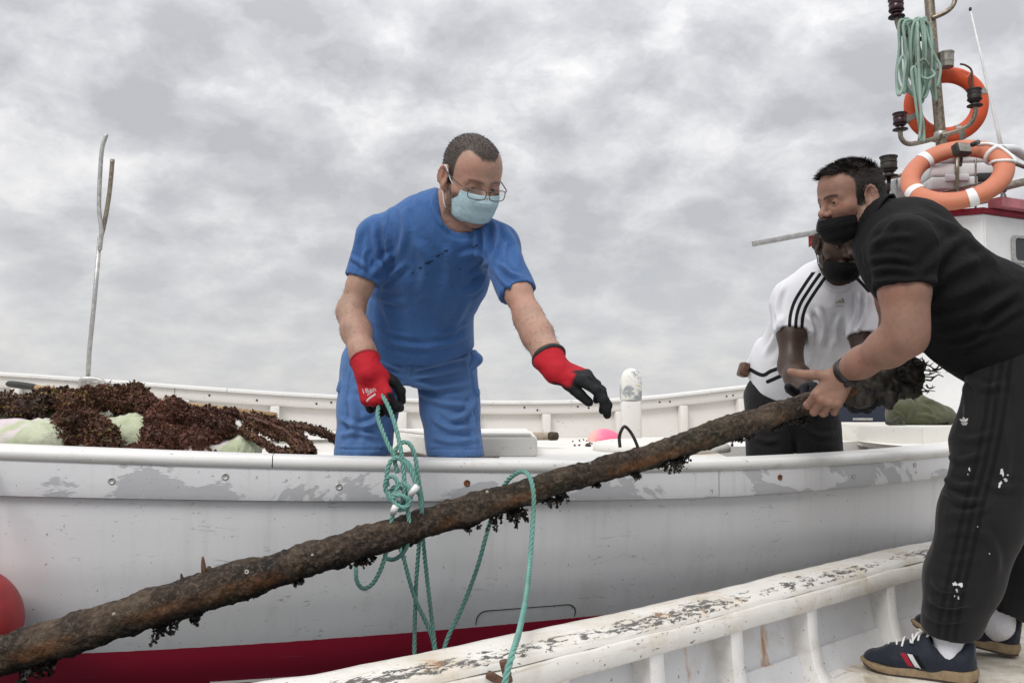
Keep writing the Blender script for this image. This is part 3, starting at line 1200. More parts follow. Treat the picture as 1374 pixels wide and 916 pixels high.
# long aluminium spar pointing out to the left
mb = MB()
p0, p1 = P(1010, 327, 4.25), P(1330, 268, 4.7)
d = (p1 - p0).normalized()
R = Matrix((d, d.cross(Vector((0, 0, 1))).normalized(), d.cross(d.cross(Vector((0, 0, 1)))).normalized() * -1)).transposed()
mb.box((p0 + p1) / 2, ((p1 - p0).length, .02, .028), R, .004)
mb.build('spar', M['galvanised'], boat)

# ---------------- mast with lamps
mast_d = 5.3
mb = MB()
mb.tube([P(1268, 262, mast_d), P(1262, 180, mast_d), P(1254, 90, mast_d), P(1247, 0, mast_d), P(1240, -90, mast_d)], [.032, .031, .030, .029, .028], 16)
mast = mb.build('mast', M['steel'], boat)


def lamp(px, py, d, s, m1, parent, tilt=(0, 0, 1)):
    p = P(px, py, d)
    mb = MB()
    # s: full height; flange, waist, ribbed drum, lid
    prof = [(.26, 0), (.42, .02), (.42, .07), (.24, .10), (.20, .24), (.30, .27), (.30, .33), (.38, .36), (.40, .42), (.36, .44), (.37, .64), (.36, .66), (.39, .70), (.36, .74), (.37, .90), (.41, .93), (.41, .99), (.30, 1.0)]
    mb.lathe([(r * s, h * s) for r, h in prof], p, tilt, 18)
    return mb.build('lamp', m1, parent, angle=35)


for pts in ([P(1262, 184, mast_d - .03), P(1235, 191, mast_d - .05), P(1218, 193, mast_d - .05), P(1209, 185, mast_d - .05), P(1208, 172, mast_d - .05)],
            [P(1262, 182, mast_d - .03), P(1284, 176, mast_d - .08), P(1302, 166, mast_d - .12), P(1309, 150, mast_d - .14), P(1308, 140, mast_d - .14)],
            [P(1250, 25, mast_d - .03), P(1268, 17, mast_d - .06), P(1279, 7, mast_d - .06), P(1283, -8, mast_d - .06)],
            [P(1250, 52, mast_d - .02), P(1225, 52, mast_d - .05), P(1210, 44, mast_d - .06), P(1204, 32, mast_d - .06), P(1203, 20, mast_d - .06)]):
    mb = MB()
    mb.tube(crom(pts, 6), .014, 10)
    mb.build('lamp_arm', M['steel'], mast)
lamp(1208, 175, mast_d - .05, .105, M['lamp_red'], mast)
lamp(1308, 143, mast_d - .14, .105, M['dark_metal'], mast)
lamp(1203, 24, mast_d - .06, .115, M['lamp_red'], mast)
lamp(1283, -8, mast_d - .06, .115, M['dark_metal'], mast)
mb = MB()
q = P(1270, 84, mast_d - .02)
mb.lathe([(.040, -.03), (.041, -.0), (.043, .002), (.043, .050), (.046, .052), (.046, .062), (.040, .064)], q, (0, 0, 1), 18)
mb.build('lamp', M['lens_cap'], mast, angle=35)
for py in (182, 92):
    mb = MB()
    q = P(1262 if py > 100 else 1254, py, mast_d)
    mb.lathe([(.038, -.02), (.040, -.015), (.040, .015), (.038, .02)], q, (0, 0, 1), 16)
    mb.build('clamp', M['galvanised'], mast, angle=35)
# lamp and flood light on the rack
o = lamp(1193, 238, 5.15, .125, M['dark_metal'], boat)
mb = MB()
mb.tube([P(1193, 238, 5.15), P(1191, 262, 5.15), P(1195, 292, 5.15)], [.013, .010, .010], 8)
mb.box(P(1190, 252, 5.13), (.035, .03, .045), None, .006)
mb.build('lamp_bracket', M['dark_metal'], boat)
mb = MB()
q = P(1290, 201, 4.55)
R = Matrix.Rotation(.25, 3, 'Z') @ Matrix.Rotation(-.25, 3, 'X')
mb.box(q, (.085, .05, .062), R, .008)
fl_ = mb.build('flood_light', M['dark_metal'], boat)
mb = MB()
mb.box(q + R @ Vector((0, -.026, 0)), (.070, .004, .048), R, .0015)
mb.build('lens', M['lens_cap'], fl_)
mb = MB()
mb.tube([P(1305, 194, 4.6), P(1312, 191, 4.7)], .014, 8)
mb.tube([P(1290, 210, 4.6), P(1289, 222, 4.9)], .008, 8)
mb.build('lamp_bracket', M['dark_metal'], boat)
# whip aerial
mb = MB()
mb.tube([P(1345, 205, 5.0), P(1338, 172, 5.0), P(1320, 92, 5.0), P(1302, 13, 5.0)], [.013, .010, .007, .004], 8)
ant = mb.build('aerial', M['white_plastic'], boat)
mb = MB()
mb.lathe([(.004, 0), (.008, .004), (.008, .018), (.004, .022)], P(1302, 15, 5.0), (0, 0, 1), 8)
mb.build('aerial_tip', M['black_plastic'], ant)
# grey instrument housing behind the head
mb = MB()
mb.box(P(1208, 258, 5.25), (.10, .12, .16), None, .02)
mb.build('instrument_box', M['galvanised'], boat)

# white life-raft canister on the roof
q = P(1283, 236, 5.15)
raft = empty('life_raft_canister', q + Vector((0, 0, -.16)), 'white ribbed life raft box on the wheelhouse roof inside the faded lifebuoy', 'life raft')
R = Matrix.Rotation(-.12, 3, 'Z')
for k, (z, h, w) in enumerate(((-.075, .075, .44), (.002, .075, .43), (.075, .066, .41))):
    mb = MB()
    mb.box(q + Vector((.03, 0, z)), (w, .3, h), R, .012)
    mb.build('shell' if k else 'base', M['white_fibreglass'], raft)
mb = MB()
mb.box(q + R @ Vector((-.05, -.152, -.05)), (.13, .02, .04), R, .006)
mb.build('handle', M['white_fibreglass'], raft)
mb = MB()
mb.box(q + R @ Vector((.12, -.152, -.05)), (.12, .01, .05), R, .004)
mb.build('label_plate', M['black_plastic'], raft)


# ---------------- lifebuoys
def lifebuoy(center, normal, R_, r_, material, label, bands, bandmat, updir=(0, 0, 1), group=None):
    n = Vector(normal).normalized()
    u = Vector(updir)
    u = (u - n * u.dot(n)).normalized()
    w = u.cross(n)
    root = empty('lifebuoy', center, label, 'lifebuoy', group)
    mb = MB()
    a_ = np.linspace(0, 2 * math.pi, 64, endpoint=False)
    b_ = np.linspace(0, 2 * math.pi, 18, endpoint=False)
    pts = []
    for t in a_:
        dirv = w * math.cos(t) + u * math.sin(t)
        ring = []
        for s in b_:
            # flattened oval tube
            ring.append(center + dirv * (R_ + r_ * math.cos(s)) + n * (r_ * .82 * math.sin(s)))
        pts.append(ring)
    p = np.array([[tuple(q) for q in row] for row in pts])
    p = p + (fbm(p * 14, 3, 5) * .0016)[..., None]
    f = []
    nu, nv = 64, 18
    for i in range(nu):
        for j in range(nv):
            f.append((i * nv + j, ((i + 1) % nu) * nv + j, ((i + 1) % nu) * nv + (j + 1) % nv, i * nv + (j + 1) % nv))
    mb.add(p.reshape(-1, 3), f)
    mb.build('ring', material, root)
    for t0 in bands:
        mb = MB()
        pts = []
        for dt in np.linspace(-.085, .085, 5):
            dirv = w * math.cos(t0 + dt) + u * math.sin(t0 + dt)
            pts.append([tuple(center + dirv * (R_ + r_ * 1.035 * math.cos(s)) + n * (r_ * .855 * math.sin(s))) for s in b_])
        p = np.array(pts)
        f = []
        for i in range(4):
            for j in range(nv):
                f.append((i * nv + j, (i + 1) * nv + j, (i + 1) * nv + (j + 1) % nv, i * nv + (j + 1) % nv))
        mb.add(p.reshape(-1, 3), f)
        mb.build('band', bandmat, root)
    return root, n, u, w


b1c = P(1269, 141, 5.38)
b1, n1, u1, w1 = lifebuoy(b1c, (-.22, -1, .05), .193, .050, M['lifebuoy_orange'],
                          'bright orange lifebuoy tied high against the steel mast', [math.radians(a_) for a_ in (16, 200, 110, 290)], M['lens_cap'])
mb = MB()
mb.tube(crom([P(1288, 86, 5.31), P(1296, 88, 5.30), P(1304, 96, 5.30), P(1304, 118, 5.30), P(1303, 125, 5.30)], 5), .006, 6)
mb.tube(crom([P(1304, 96, 5.30), P(1300, 108, 5.30), P(1303, 125, 5.30)], 5), .005, 6)
mb.build('lanyard', M['leather'], b1)
b2c = P(1283, 234, 4.72)
b2, n2, u2, w2 = lifebuoy(b2c, (-.40, -.66, .64), .226, .052, M['lifebuoy_faded'],
                          'faded salmon lifebuoy leaning on the wheelhouse roof, white straps round it', [math.radians(a_) for a_ in (135, 212, 290)], M['white_plastic'])
mb = MB()


def on_buoy(t, s, k=1.06):
    dirv = w2 * math.cos(t) + u2 * math.sin(t)
    return b2c + dirv * (.226 + .052 * k * math.cos(s)) + n2 * (.052 * .82 * k * math.sin(s))


mb = MB()
for t0 in (35, ):
    ring = [on_buoy(math.radians(t0), s, 1.1) for s in np.linspace(0, 2 * math.pi, 16, endpoint=False)]
    mb.tube(ring, .011, 8, closed=True)
mb.tube(crom([on_buoy(math.radians(62), 1.9, 1.12), on_buoy(math.radians(48), 1.5, 1.12), on_buoy(math.radians(30), 1.2, 1.12), on_buoy(math.radians(12), .7, 1.12), on_buoy(math.radians(5), .3, 1.15)], 6), .0085, 8)
mb.tube(crom([on_buoy(math.radians(5), .3, 1.15), on_buoy(math.radians(2), 1.2, 1.1), on_buoy(math.radians(8), 2.3, 1.12), on_buoy(math.radians(16), 3.0, 1.15)], 6), .0085, 8)
mb.build('strap', M['white_plastic'], b2)

# hank of pale green rope hung on the mast
mb = MB()
rr = random.Random(3)
hd = mast_d - .10
def loop(x0, x1, yt, yb, dd, lean=0):
    pts = [P((x0 + x1) / 2 + rr.uniform(-2, 2), yt, hd + dd), P(x1 - 1, yt + 8, hd + dd), P(x1 + rr.uniform(-3, 3) + lean * .4, yt + (yb - yt) * .4, hd + dd + rr.uniform(-.02, .02)),
           P(x1 + rr.uniform(-4, 6) + lean * .8, yt + (yb - yt) * .78, hd + dd), P((x0 + x1) / 2 + lean + rr.uniform(-2, 2), yb, hd + dd), P(x0 + lean * .8 + rr.uniform(-5, 3), yt + (yb - yt) * .8, hd + dd + .02),
           P(x0 + lean * .4 + rr.uniform(-3, 3), yt + (yb - yt) * .4, hd + dd + .01), P(x0 + 1, yt + 8, hd + dd)]
    c_ = crom(pts, 6, True)
    v_, f_ = tube_geo(c_, .0085, 8, closed=True)
    mb.add(v_, f_)
for k in range(15):
    x0 = 1206 + k * 2.0 + rr.uniform(-2, 2)
    loop(x0, x0 + rr.uniform(8, 20), 26 + rr.uniform(-2, 5), rr.uniform(105, 138), rr.uniform(-.06, .05), rr.uniform(-2, 14))
loop(1206, 1216, 75, 128, -.05, -3)
loop(1228, 1248, 80, 106, -.07, 4)
loop(1222, 1230, 90, 190, -.08, 14)
mb.tube(crom([P(1231, 30, hd - .06), P(1232, 70, hd - .08), P(1234, 120, hd - .09), P(1236, 160, hd - .09), P(1233, 188, hd - .09)], 6), .0085, 8)
mb.tube(crom([P(1240, 26, hd), P(1248, 60, hd - .03), P(1256, 78, hd - .03), P(1262, 92, hd - .05), P(1258, 118, hd - .05)], 6), .0085, 8)
tag(mb.build('rope_hank', M['rope_pale']), 'coiled hank of pale green rope hanging from the steel mast', 'rope')
# grey cord knotted round the boom
mb = MB()
for k in range(4):
    t = P(1343 + k * 1.2, 250, 4.80)
    mb.tube([t + Vector((.0, .034 * math.cos(a_), .034 * math.sin(a_))) for a_ in np.linspace(0, 2 * math.pi, 12, endpoint=False)], .007, 6, closed=True)
mb.tube(crom([P(1344, 258, 4.76), P(1342, 285, 4.74), P(1336, 308, 4.72)], 5), .005, 6)
mb.tube(crom([P(1345, 258, 4.76), P(1344, 285, 4.74), P(1342, 316, 4.70)], 5), .005, 6)
mb.tube(crom([P(1348, 260, 4.76), P(1352, 275, 4.75), P(1350, 285, 4.74)], 5), .006, 6)
tag(mb.build('cord', M['grey_rope']), 'grey cord knotted round the steel boom at the right edge', 'cord')
# small red flag on the long spar
mb = MB()
q = P(1090, 314, 4.36)
pts = [[q + Vector((.022 * i - .02, .006 * math.sin(i * 1.7), -.022 * j + .01 * math.sin(i))) for j in range(4)] for i in range(4)]
mb.grid([[tuple(x) for x in r_] for r_ in pts])
fo = tag(mb.build('flag', M['red_buoy']), 'scrap of red flag hanging on the long metal spar', 'flag')
sm = fo.modifiers.new('solid', 'SOLIDIFY'); sm.thickness = .004

# ------------------------------------------------------------------ the old rowing boat in the foreground
OLD = Edge([-1.9, -1.0, -.503, -.132, .317, .66, 1.23, 1.56, 2.2, 2.9, 3.4],
           [.55, 1.19, 1.56, 1.82, 2.20, 2.50, 3.0, 3.255, 3.60, 3.82, 3.8],
           [-.50, -.485, -.48, -.48, -.48, -.478, -.475, -.475, -.45, -.42, -.40], -1)
old = empty('rowing_boat', (.6, 1.6, 0), 'weathered white wooden boat in the foreground with flaking gunwale and inner ribs', 'boat')
OX = np.linspace(-1.85, 3.35, 210)
# cap rail: slightly dished and uneven top
mb = MB()
# section listed outer bottom -> outer top -> inner top -> inner bottom
sec = [(.0, -.055, 0), (-.012, -.04, .02), (-.012, -.012, .05), (-.004, .0, .1), (.02, .004, .2), (.045, .004, .35), (.07, .002, .48), (.092, -.003, .6), (.108, -.008, .72), (.116, -.016, .8), (.118, -.024, .9), (.05, -.055, 1)]
rows = [OLD.at(OX, o, dz_) for o, dz_, _ in sec]
a = np.stack(rows, 1)
nz_ = fbm(a * np.array([3.0, 3.0, 3.0]), 3, 3) * .0035 + fbm(a * 22, 3, 9) * .0014
a[:, :, 2] += nz_
nu, nv = a.shape[:2]
f = []
for i in range(nu - 1):
    for j in range(nv):
        k = (j + 1) % nv
        f.append((i * nv + j, (i + 1) * nv + j, (i + 1) * nv + k, i * nv + k))
mb.add(a.reshape(-1, 3), f, v=np.tile([s[2] for s in sec], nu))
mb.build('gunwale', M['old_gunwale'], old, angle=60)
# inwale: beam under the cap on the inner side
mb = MB()
sec = [(.104, -.0255, 0), (.118, -.0258, .1), (.124, -.030, .2), (.127, -.048, .5), (.126, -.068, .8), (.120, -.075, .9), (.075, -.073, 1.0), (.07, -.03, 0)]
rows = [OLD.at(OX, o, dz_) for o, dz_, _ in sec]
a = np.stack(rows, 1)
a = a + (fbm(a * 9, 3, 21) * .0016)[..., None] * np.array([.5, .5, 1])
mb2 = []
f = []
nu, nv = a.shape[:2]
for i in range(nu - 1):
    for j in range(nv):
        k = (j + 1) % nv
        f.append((i * nv + j, (i + 1) * nv + j, (i + 1) * nv + k, i * nv + k))
mb.add(a.reshape(-1, 3), f)
mb.build('inwale', M['old_inwale'], old, angle=60)
# inside planks, lapped; outside planks
INP = [(-.045, .055), (-.13, .066), (-.20, .078)], [(-.197, .090), (-.25, .105), (-.31, .135)], [(-.305, .152), (-.38, .22), (-.46, .36), (-.49, .60), (-.50, .95)]
for k, pr in enumerate(INP):
    mb = MB()
    rows = [OLD.at(OX, o, dz_) for dz_, o in pr]
    e0 = OLD.at(OX, pr[0][1] - .014, pr[0][0] - .002)
    a = np.stack([e0] + rows, 1)
    a = a + (fbm(a * 3.5, 3, 31 + k) * .003)[..., None]
    mb.grid(a, flip=False)
    mb.build('plank', M['old_planking'], old, angle=40)
OUTP = [(-.05, .012), (-.18, .016), (-.34, .05), (-.46, .13), (-.55, .32), (-.58, .9)]
mb = MB()
mb.grid(np.stack([OLD.at(OX, o, dz_) for dz_, o in OUTP], 1), flip=True)
mb.build('hull', M['old_inwale'], old)
# the other half of the boat, beside and behind the eye
OTH = Edge([-1.2, -.4, .6, 1.6, 2.6, 3.35], [-1.3, -.75, .02, .85, 2.0, 3.75], [-.50, -.48, -.48, -.47, -.45, -.40], 1)
TX = np.linspace(-1.15, 3.3, 60)
mb = MB()
sweep(OTH, TX, [(.0, -.05), (-.01, 0), (.11, 0), (.12, -.09), (.07, -.09)], mb, v=[0, .1, .62, .9, 1])
mb.build('gunwale', M['old_gunwale'], old, angle=60)
mb = MB()
mb.grid(np.stack([OTH.at(TX, o, dz_) for dz_, o in [(-.05, .03), (-.2, .06), (-.34, .10), (-.46, .3), (-.50, .9)]], 1), flip=True)
mb.build('plank', M['old_planking'], old)
# ribs: solved for the columns they stand at in the photograph
xs = np.linspace(-1.2, 3.0, 900)
pp = OLD.at(xs, .10, -.12)
pcol = 687 + pp[:, 0] / pp[:, 1] * FPX
for px in (405, 545, 640, 743, 870, 974, 1074, 1180, 1275, 1365):
    x = float(xs[int(np.argmin(np.abs(pcol - px)))])
    mb = MB()
    sec = [(-.05, .115), (-.092, .118), (-.16, .122), (-.22, .134), (-.265, .158), (-.32, .20), (-.42, .36), (-.50, .62)]
    w = .024
    e = OLD.at(np.array([x - .01, x + .01]), 0)
    t = e[1] - e[0]
    t[2] = 0
    t /= np.linalg.norm(t)
    L, Rr = [], []
    for dz_, o in sec:
        p_in = OLD.at(np.array([x]), o, dz_)[0]
        p_out = OLD.at(np.array([x]), o - .055, dz_ - .01)[0]
        L.append([p_out - t * w, p_in - t * w, p_in - t * w * .8 + [0, 0, 0], p_in + t * w * .8, p_in + t * w, p_out + t * w])
    arr = np.array(L)
    inn = OLD.at(np.array([x]), .1, 0)[0] - OLD.at(np.array([x]), 0, 0)[0]
    inn /= np.linalg.norm(inn)
    arr[:, 2] += inn * .003
    arr[:, 3] += inn * .003
    arr[:, 1] -= inn * .001
    arr[:, 4] -= inn * .001
    mb.grid(arr)
    mb.build('rib', M['old_rib'], old, angle=50)
# riser running along the ribs at platform height
mb = MB()
X = np.linspace(-1.6, .95, 60)
sweep(OLD, X, [(.125, -.268), (.165, -.266), (.170, -.272), (.182, -.305), (.14, -.310)], mb)
mb.build('riser', M['old_inwale'], old, angle=40)
# stern platform the man stands on
PZ = ZC - .742
def inner(x, o, z):
    q = OLD.at(np.array([x]), o, 0)[0]
    return (q[0], q[1])
poly = [(.905, 2.595), inner(1.25, .155, 0), inner(1.6, .155, 0), inner(2.1, .15, 0), inner(2.7, .14, 0), (3.15, 3.60), (3.0, 3.1), (2.4, 2.3), (1.9, 1.55), (1.36, 2.335)]
mb = MB()
n = len(poly)
bm = bmesh.new()
hi = [bm.verts.new((x, y, PZ)) for x, y in poly]
lo = [bm.verts.new((x, y, PZ - .03)) for x, y in poly]
bm.faces.new(hi[::-1] if False else hi)
bm.faces.new(lo[::-1])
for i in range(n):
    bm.faces.new((hi[i], hi[(i + 1) % n], lo[(i + 1) % n], lo[i]))
bmesh.ops.recalc_face_normals(bm, faces=bm.faces[:])
top_edges = [e for e in bm.edges if all(abs(v_.co.z - PZ) < 1e-6 for v_ in e.verts)]
bmesh.ops.bevel(bm, geom=top_edges, offset=.008, segments=2, affect='EDGES')
bm.verts.ensure_lookup_table()
mb.add([v_.co[:] for v_ in bm.verts], [tuple(q.index for q in fc.verts) for fc in bm.faces])
bm.free()
mb.build('platform', M['platform_paint'], old, smooth=False)
mb = MB()
A_, B_ = Vector((.905, 2.595, 0)), Vector((1.36, 2.335, 0))
C2 = Vector((1.9, 1.55, 0))
for p0, p1 in ((A_, B_), (B_, C2)):
    t = (p1 - p0).normalized()
    nn = Vector((t.y, -t.x, 0))
    q0, q1 = p0 - nn * .006, p1 - nn * .006
    mb.add([(q0.x, q0.y, PZ - .0305), (q1.x, q1.y, PZ - .0305), (q1.x, q1.y, PZ - .24), (q0.x, q0.y, PZ - .24)], [(0, 1, 2, 3)])
mb.build('platform_front', M['old_planking'], old, smooth=False)
mb = MB()
mb.add(*prism([(.88, 2.50), (.945, 2.565), (.915, 2.61), (.85, 2.55)], PZ - .25, PZ + .004))
mb.build('corner_post', M['old_rib'], old, angle=40)
# dark wooden thole pins lying in slots of the inwale
for px, py, a_ in ((667, 911, .5), (679, 900, 1.3)):
    d_ = 1.72
    q = P(px, py, d_)
    mb = MB()
    R = Matrix.Rotation(a_, 3, 'Y')
    mb.box(q, (.045, .012, .016), R, .004)
    mb.build('peg', M['leather'], old)
# ------------------------------------------------------------------ smooth-union solids meshed by surface nets
def nrm(v):
    v = np.asarray(v, float)
    return v / (np.linalg.norm(v) + 1e-12)


def A(v):
    return np.array(tuple(v), float)


class Frame:
    def __init__(s, o, R):
        s.o, s.R = A(o), np.asarray(R, float)

    def p(s, q):
        return s.o + s.R @ np.asarray(q, float)

    def d(s, q):
        return s.R @ np.asarray(q, float)

    def pts(s, q):
        return s.o + np.asarray(q, float) @ s.R.T

    def inv(s, q):
        return (np.asarray(q, float) - s.o) @ np.linalg.inv(s.R).T


def look_frame(o, fwd, up, roll=0.0, size=1.0):
    y = nrm(fwd)
    x = nrm(np.cross(y, up))
    z = np.cross(x, y)
    c, sn = math.cos(roll), math.sin(roll)
    x2, z2 = x * c + z * sn, z * c - x * sn
    return Frame(o, np.stack([x2, y, z2], 1) * size)


class Sdf:
    CAP = 0.08

    def __init__(s):
        s.pr = []

    def cone(s, a, b, ra, rb, k=.02, flat=None, sub=False, cut=(False, False)):
        a, b = A(a), A(b)
        r = max(ra, rb)
        lo, hi = np.minimum(a, b) - r, np.maximum(a, b) + r
        s.pr.append(('cone', (a, b, ra, rb, None if flat is None else (nrm(flat[0]), flat[1]), cut), k, sub, lo, hi))
        return s

    def chain(s, pts, rs, k=.02, **kw):
        for i in range(len(pts) - 1):
            s.cone(pts[i], pts[i + 1], rs[i], rs[i + 1], k, **kw)
        return s

    def ell(s, c, R, rad, k=.02, sub=False):
        c, rad, R = A(c), np.array(rad, float), np.asarray(R, float)
        ext = np.sqrt(((R * rad[None, :]) ** 2).sum(1))
        s.pr.append(('ell', (c, R, rad), k, sub, c - ext, c + ext))
        return s

    def half(s, p, n, lo, hi, k=.004):
        """cut away everything on the n side of p, inside a box"""
        s.pr.append(('half', (A(p), nrm(n)), k, True, A(lo), A(hi)))
        return s

    def bounds(s, pad=.02):
        q = [p for p in s.pr if not p[3]]
        return np.min([p[4] for p in q], 0) - pad, np.max([p[5] for p in q], 0) + pad

    def field(s, lo, hi, h):
        lo, hi = A(lo), A(hi)
        n = np.ceil((hi - lo) / h).astype(int) + 1
        ax = [(lo[i] + h * np.arange(n[i])).astype(np.float32) for i in range(3)]
        D = np.full(n, s.CAP, np.float32)
        for kind, dat, k, sub, plo, phi in s.pr:
            m = k + (0 if kind == 'half' else s.CAP * .6)
            i0 = np.clip(np.floor((plo - m - lo) / h).astype(int), 0, n)
            i1 = np.clip(np.ceil((phi + m - lo) / h).astype(int) + 1, 0, n)
            if np.any(i1 <= i0):
                continue
            sl = tuple(slice(i0[i], i1[i]) for i in range(3))
            X = ax[0][sl[0]][:, None, None]
            Y = ax[1][sl[1]][None, :, None]
            Z = ax[2][sl[2]][None, None, :]
            if kind == 'cone':
                a, b, ra, rb, flat, cut = dat
                ab = b - a
                L2 = float(ab @ ab) + 1e-12
                qx, qy, qz = X - np.float32(a[0]), Y - np.float32(a[1]), Z - np.float32(a[2])
                t0 = (qx * np.float32(ab[0]) + qy * np.float32(ab[1]) + qz * np.float32(ab[2])) / np.float32(L2)
                t = np.clip(t0, 0, 1)
                rx, ry, rz = qx - t * np.float32(ab[0]), qy - t * np.float32(ab[1]), qz - t * np.float32(ab[2])
                d2 = rx * rx + ry * ry + rz * rz
                if flat is not None:
                    nn, ratio = flat
                    c = rx * np.float32(nn[0]) + ry * np.float32(nn[1]) + rz * np.float32(nn[2])
                    d2 = d2 + c * c * np.float32(1 / ratio ** 2 - 1)
                d = np.sqrt(d2) - (np.float32(ra) + t * np.float32(rb - ra))
                if flat is not None:
                    d = d * np.float32(min(1.0, .35 + .65 * flat[1]))
                L = math.sqrt(L2)
                if cut[0]:
                    d = np.maximum(d, -t0 * np.float32(L))
                if cut[1]:
                    d = np.maximum(d, (t0 - 1) * np.float32(L))
            elif kind == 'ell':
                c, R, rad = dat
                qx, qy, qz = X - np.float32(c[0]), Y - np.float32(c[1]), Z - np.float32(c[2])
                k0 = 0
                k1 = 0
                for j in range(3):
                    e = (qx * np.float32(R[0, j]) + qy * np.float32(R[1, j]) + qz * np.float32(R[2, j])) / np.float32(rad[j])
                    k0 = k0 + e * e
                    k1 = k1 + (e / np.float32(rad[j])) ** 2
                k0 = np.sqrt(k0)
                d = k0 * (k0 - 1) / (np.sqrt(k1) + 1e-6)
            else:
                p, nn = dat
                d = -((X - np.float32(p[0])) * np.float32(nn[0]) + (Y - np.float32(p[1])) * np.float32(nn[1]) + (Z - np.float32(p[2])) * np.float32(nn[2]))
            cur = D[sl]
            kk = np.float32(max(k, 1e-5))
            if sub:
                hh = np.maximum(kk - np.abs(-cur - d), 0) / kk
                D[sl] = -(np.minimum(-cur, d) - hh * hh * kk * np.float32(.25))
            else:
                hh = np.maximum(kk - np.abs(cur - d), 0) / kk
                D[sl] = np.minimum(cur, d) - hh * hh * kk * np.float32(.25)
        return D, lo

    def mesh(s, h, lo=None, hi=None, pad=.02):
        if lo is None:
            lo, hi = s.bounds(pad)
        D, lo = s.field(lo, hi, h)
        return surface_nets(D, lo, h)


def surface_nets(D, lo, h):
    S = D < 0
    c = np.zeros(tuple(np.array(D.shape) - 1), np.int8)
    for dx in (0, 1):
        for dy in (0, 1):
            for dz in (0, 1):
                c += S[dx:dx + c.shape[0], dy:dy + c.shape[1], dz:dz + c.shape[2]]
    act = (c > 0) & (c < 8)
    ii = np.argwhere(act)
    idx = np.full(c.shape, -1, np.int64)
    idx[act] = np.arange(len(ii))
    pos = np.zeros((len(ii), 3))
    cnt = np.zeros(len(ii))
    for axis in range(3):
        o = [q for q in range(3) if q != axis]
        for e0 in (0, 1):
            for e1 in (0, 1):
                off = np.zeros(3, int)
                off[o[0]], off[o[1]] = e0, e1
                a = ii + off
                b = a.copy()
                b[:, axis] += 1
                da = D[a[:, 0], a[:, 1], a[:, 2]]
                db = D[b[:, 0], b[:, 1], b[:, 2]]
                cr = (da < 0) != (db < 0)
                t = np.where(cr, da / np.where(cr, da - db, 1), 0)
                q = np.tile(off.astype(float), (len(ii), 1))
                q[:, axis] += t
                pos[cr] += q[cr]
                cnt[cr] += 1
    pos = (ii + pos / np.maximum(cnt, 1)[:, None]) * h + lo
    quads = []
    for axis in range(3):
        o = [(axis + 1) % 3, (axis + 2) % 3]
        a = [slice(None)] * 3
        b = [slice(None)] * 3
        a[axis], b[axis] = slice(0, -1), slice(1, None)
        e = S[tuple(a)] != S[tuple(b)]
        q = np.argwhere(e)
        ok = (q[:, o[0]] > 0) & (q[:, o[1]] > 0) & (q[:, o[0]] < D.shape[o[0]] - 1) & (q[:, o[1]] < D.shape[o[1]] - 1)
        q = q[ok]
        fl = S[tuple(a)][q[:, 0], q[:, 1], q[:, 2]]
        cs = []
        for d0, d1 in ((-1, -1), (0, -1), (0, 0), (-1, 0)):
            r = q.copy()
            r[:, o[0]] += d0
            r[:, o[1]] += d1
            cs.append(idx[r[:, 0], r[:, 1], r[:, 2]])
        f = np.stack(cs, 1)
        f[~fl] = f[~fl][:, ::-1]
        quads.append(f)
    f = np.concatenate(quads)
    f = f[(f >= 0).all(1)]
    return pos, f


def vnormals(v, f):
    n = np.cross(v[f[:, 2]] - v[f[:, 0]], v[f[:, 3]] - v[f[:, 1]])
    out = np.zeros_like(v)
    for k in range(4):
        np.add.at(out, f[:, k], n)
    return out / (np.linalg.norm(out, axis=1)[:, None] + 1e-12)


def relax(v, f, it=2, lam=.5):
    for _ in range(it):
        s = np.zeros_like(v)
        c = np.zeros(len(v))
        for k in range(4):
            a, b = f[:, k], f[:, (k + 1) % 4]
            np.add.at(s, a, v[b])
            np.add.at(c, a, 1)
            np.add.at(s, b, v[a])
            np.add.at(c, b, 1)
        v = v * (1 - lam) + lam * s / np.maximum(c, 1)[:, None]
    return v


def quad_object(name, parts, material, parent, col=None, attrs=None):
    """parts: list of (v, f); joined into one mesh; col(v) -> rgb"""
    off = 0
    V, F = [], []
    for v, f in parts:
        V.append(v)
        F.append(f + off)
        off += len(v)
    v, f = np.concatenate(V), np.concatenate(F)
    me = bpy.data.meshes.new(name)
    me.vertices.add(len(v))
    me.vertices.foreach_set('co', v.astype(np.float32).ravel())
    me.loops.add(f.size)
    me.loops.foreach_set('vertex_index', f.astype(np.int32).ravel())
    me.polygons.add(len(f))
    me.polygons.foreach_set('loop_start', np.arange(0, f.size, 4, dtype=np.int32))
    me.polygons.foreach_set('use_smooth', np.ones(len(f), bool))
    if col is not None:
        at = me.attributes.new('Col', 'FLOAT_COLOR', 'POINT')
        c = np.ones((len(v), 4), np.float32)
        c[:, :3] = col(v)
        at.data.foreach_set('color', c.ravel())
    for k, fn in (attrs or {}).items():
        at = me.attributes.new(k, 'FLOAT', 'POINT')
        at.data.foreach_set('value', np.asarray(fn(v), np.float32))
    me.update(calc_edges=True)
    me.validate()
    me.materials.append(material)
    o = bpy.data.objects.new(name, me)
    COL.objects.link(o)
    if parent is not None:
        adopt(o, parent)
    return o


def sstep(x, a, b):
    t = np.clip((x - a) / (b - a), 0, 1)
    return t * t * (3 - 2 * t)


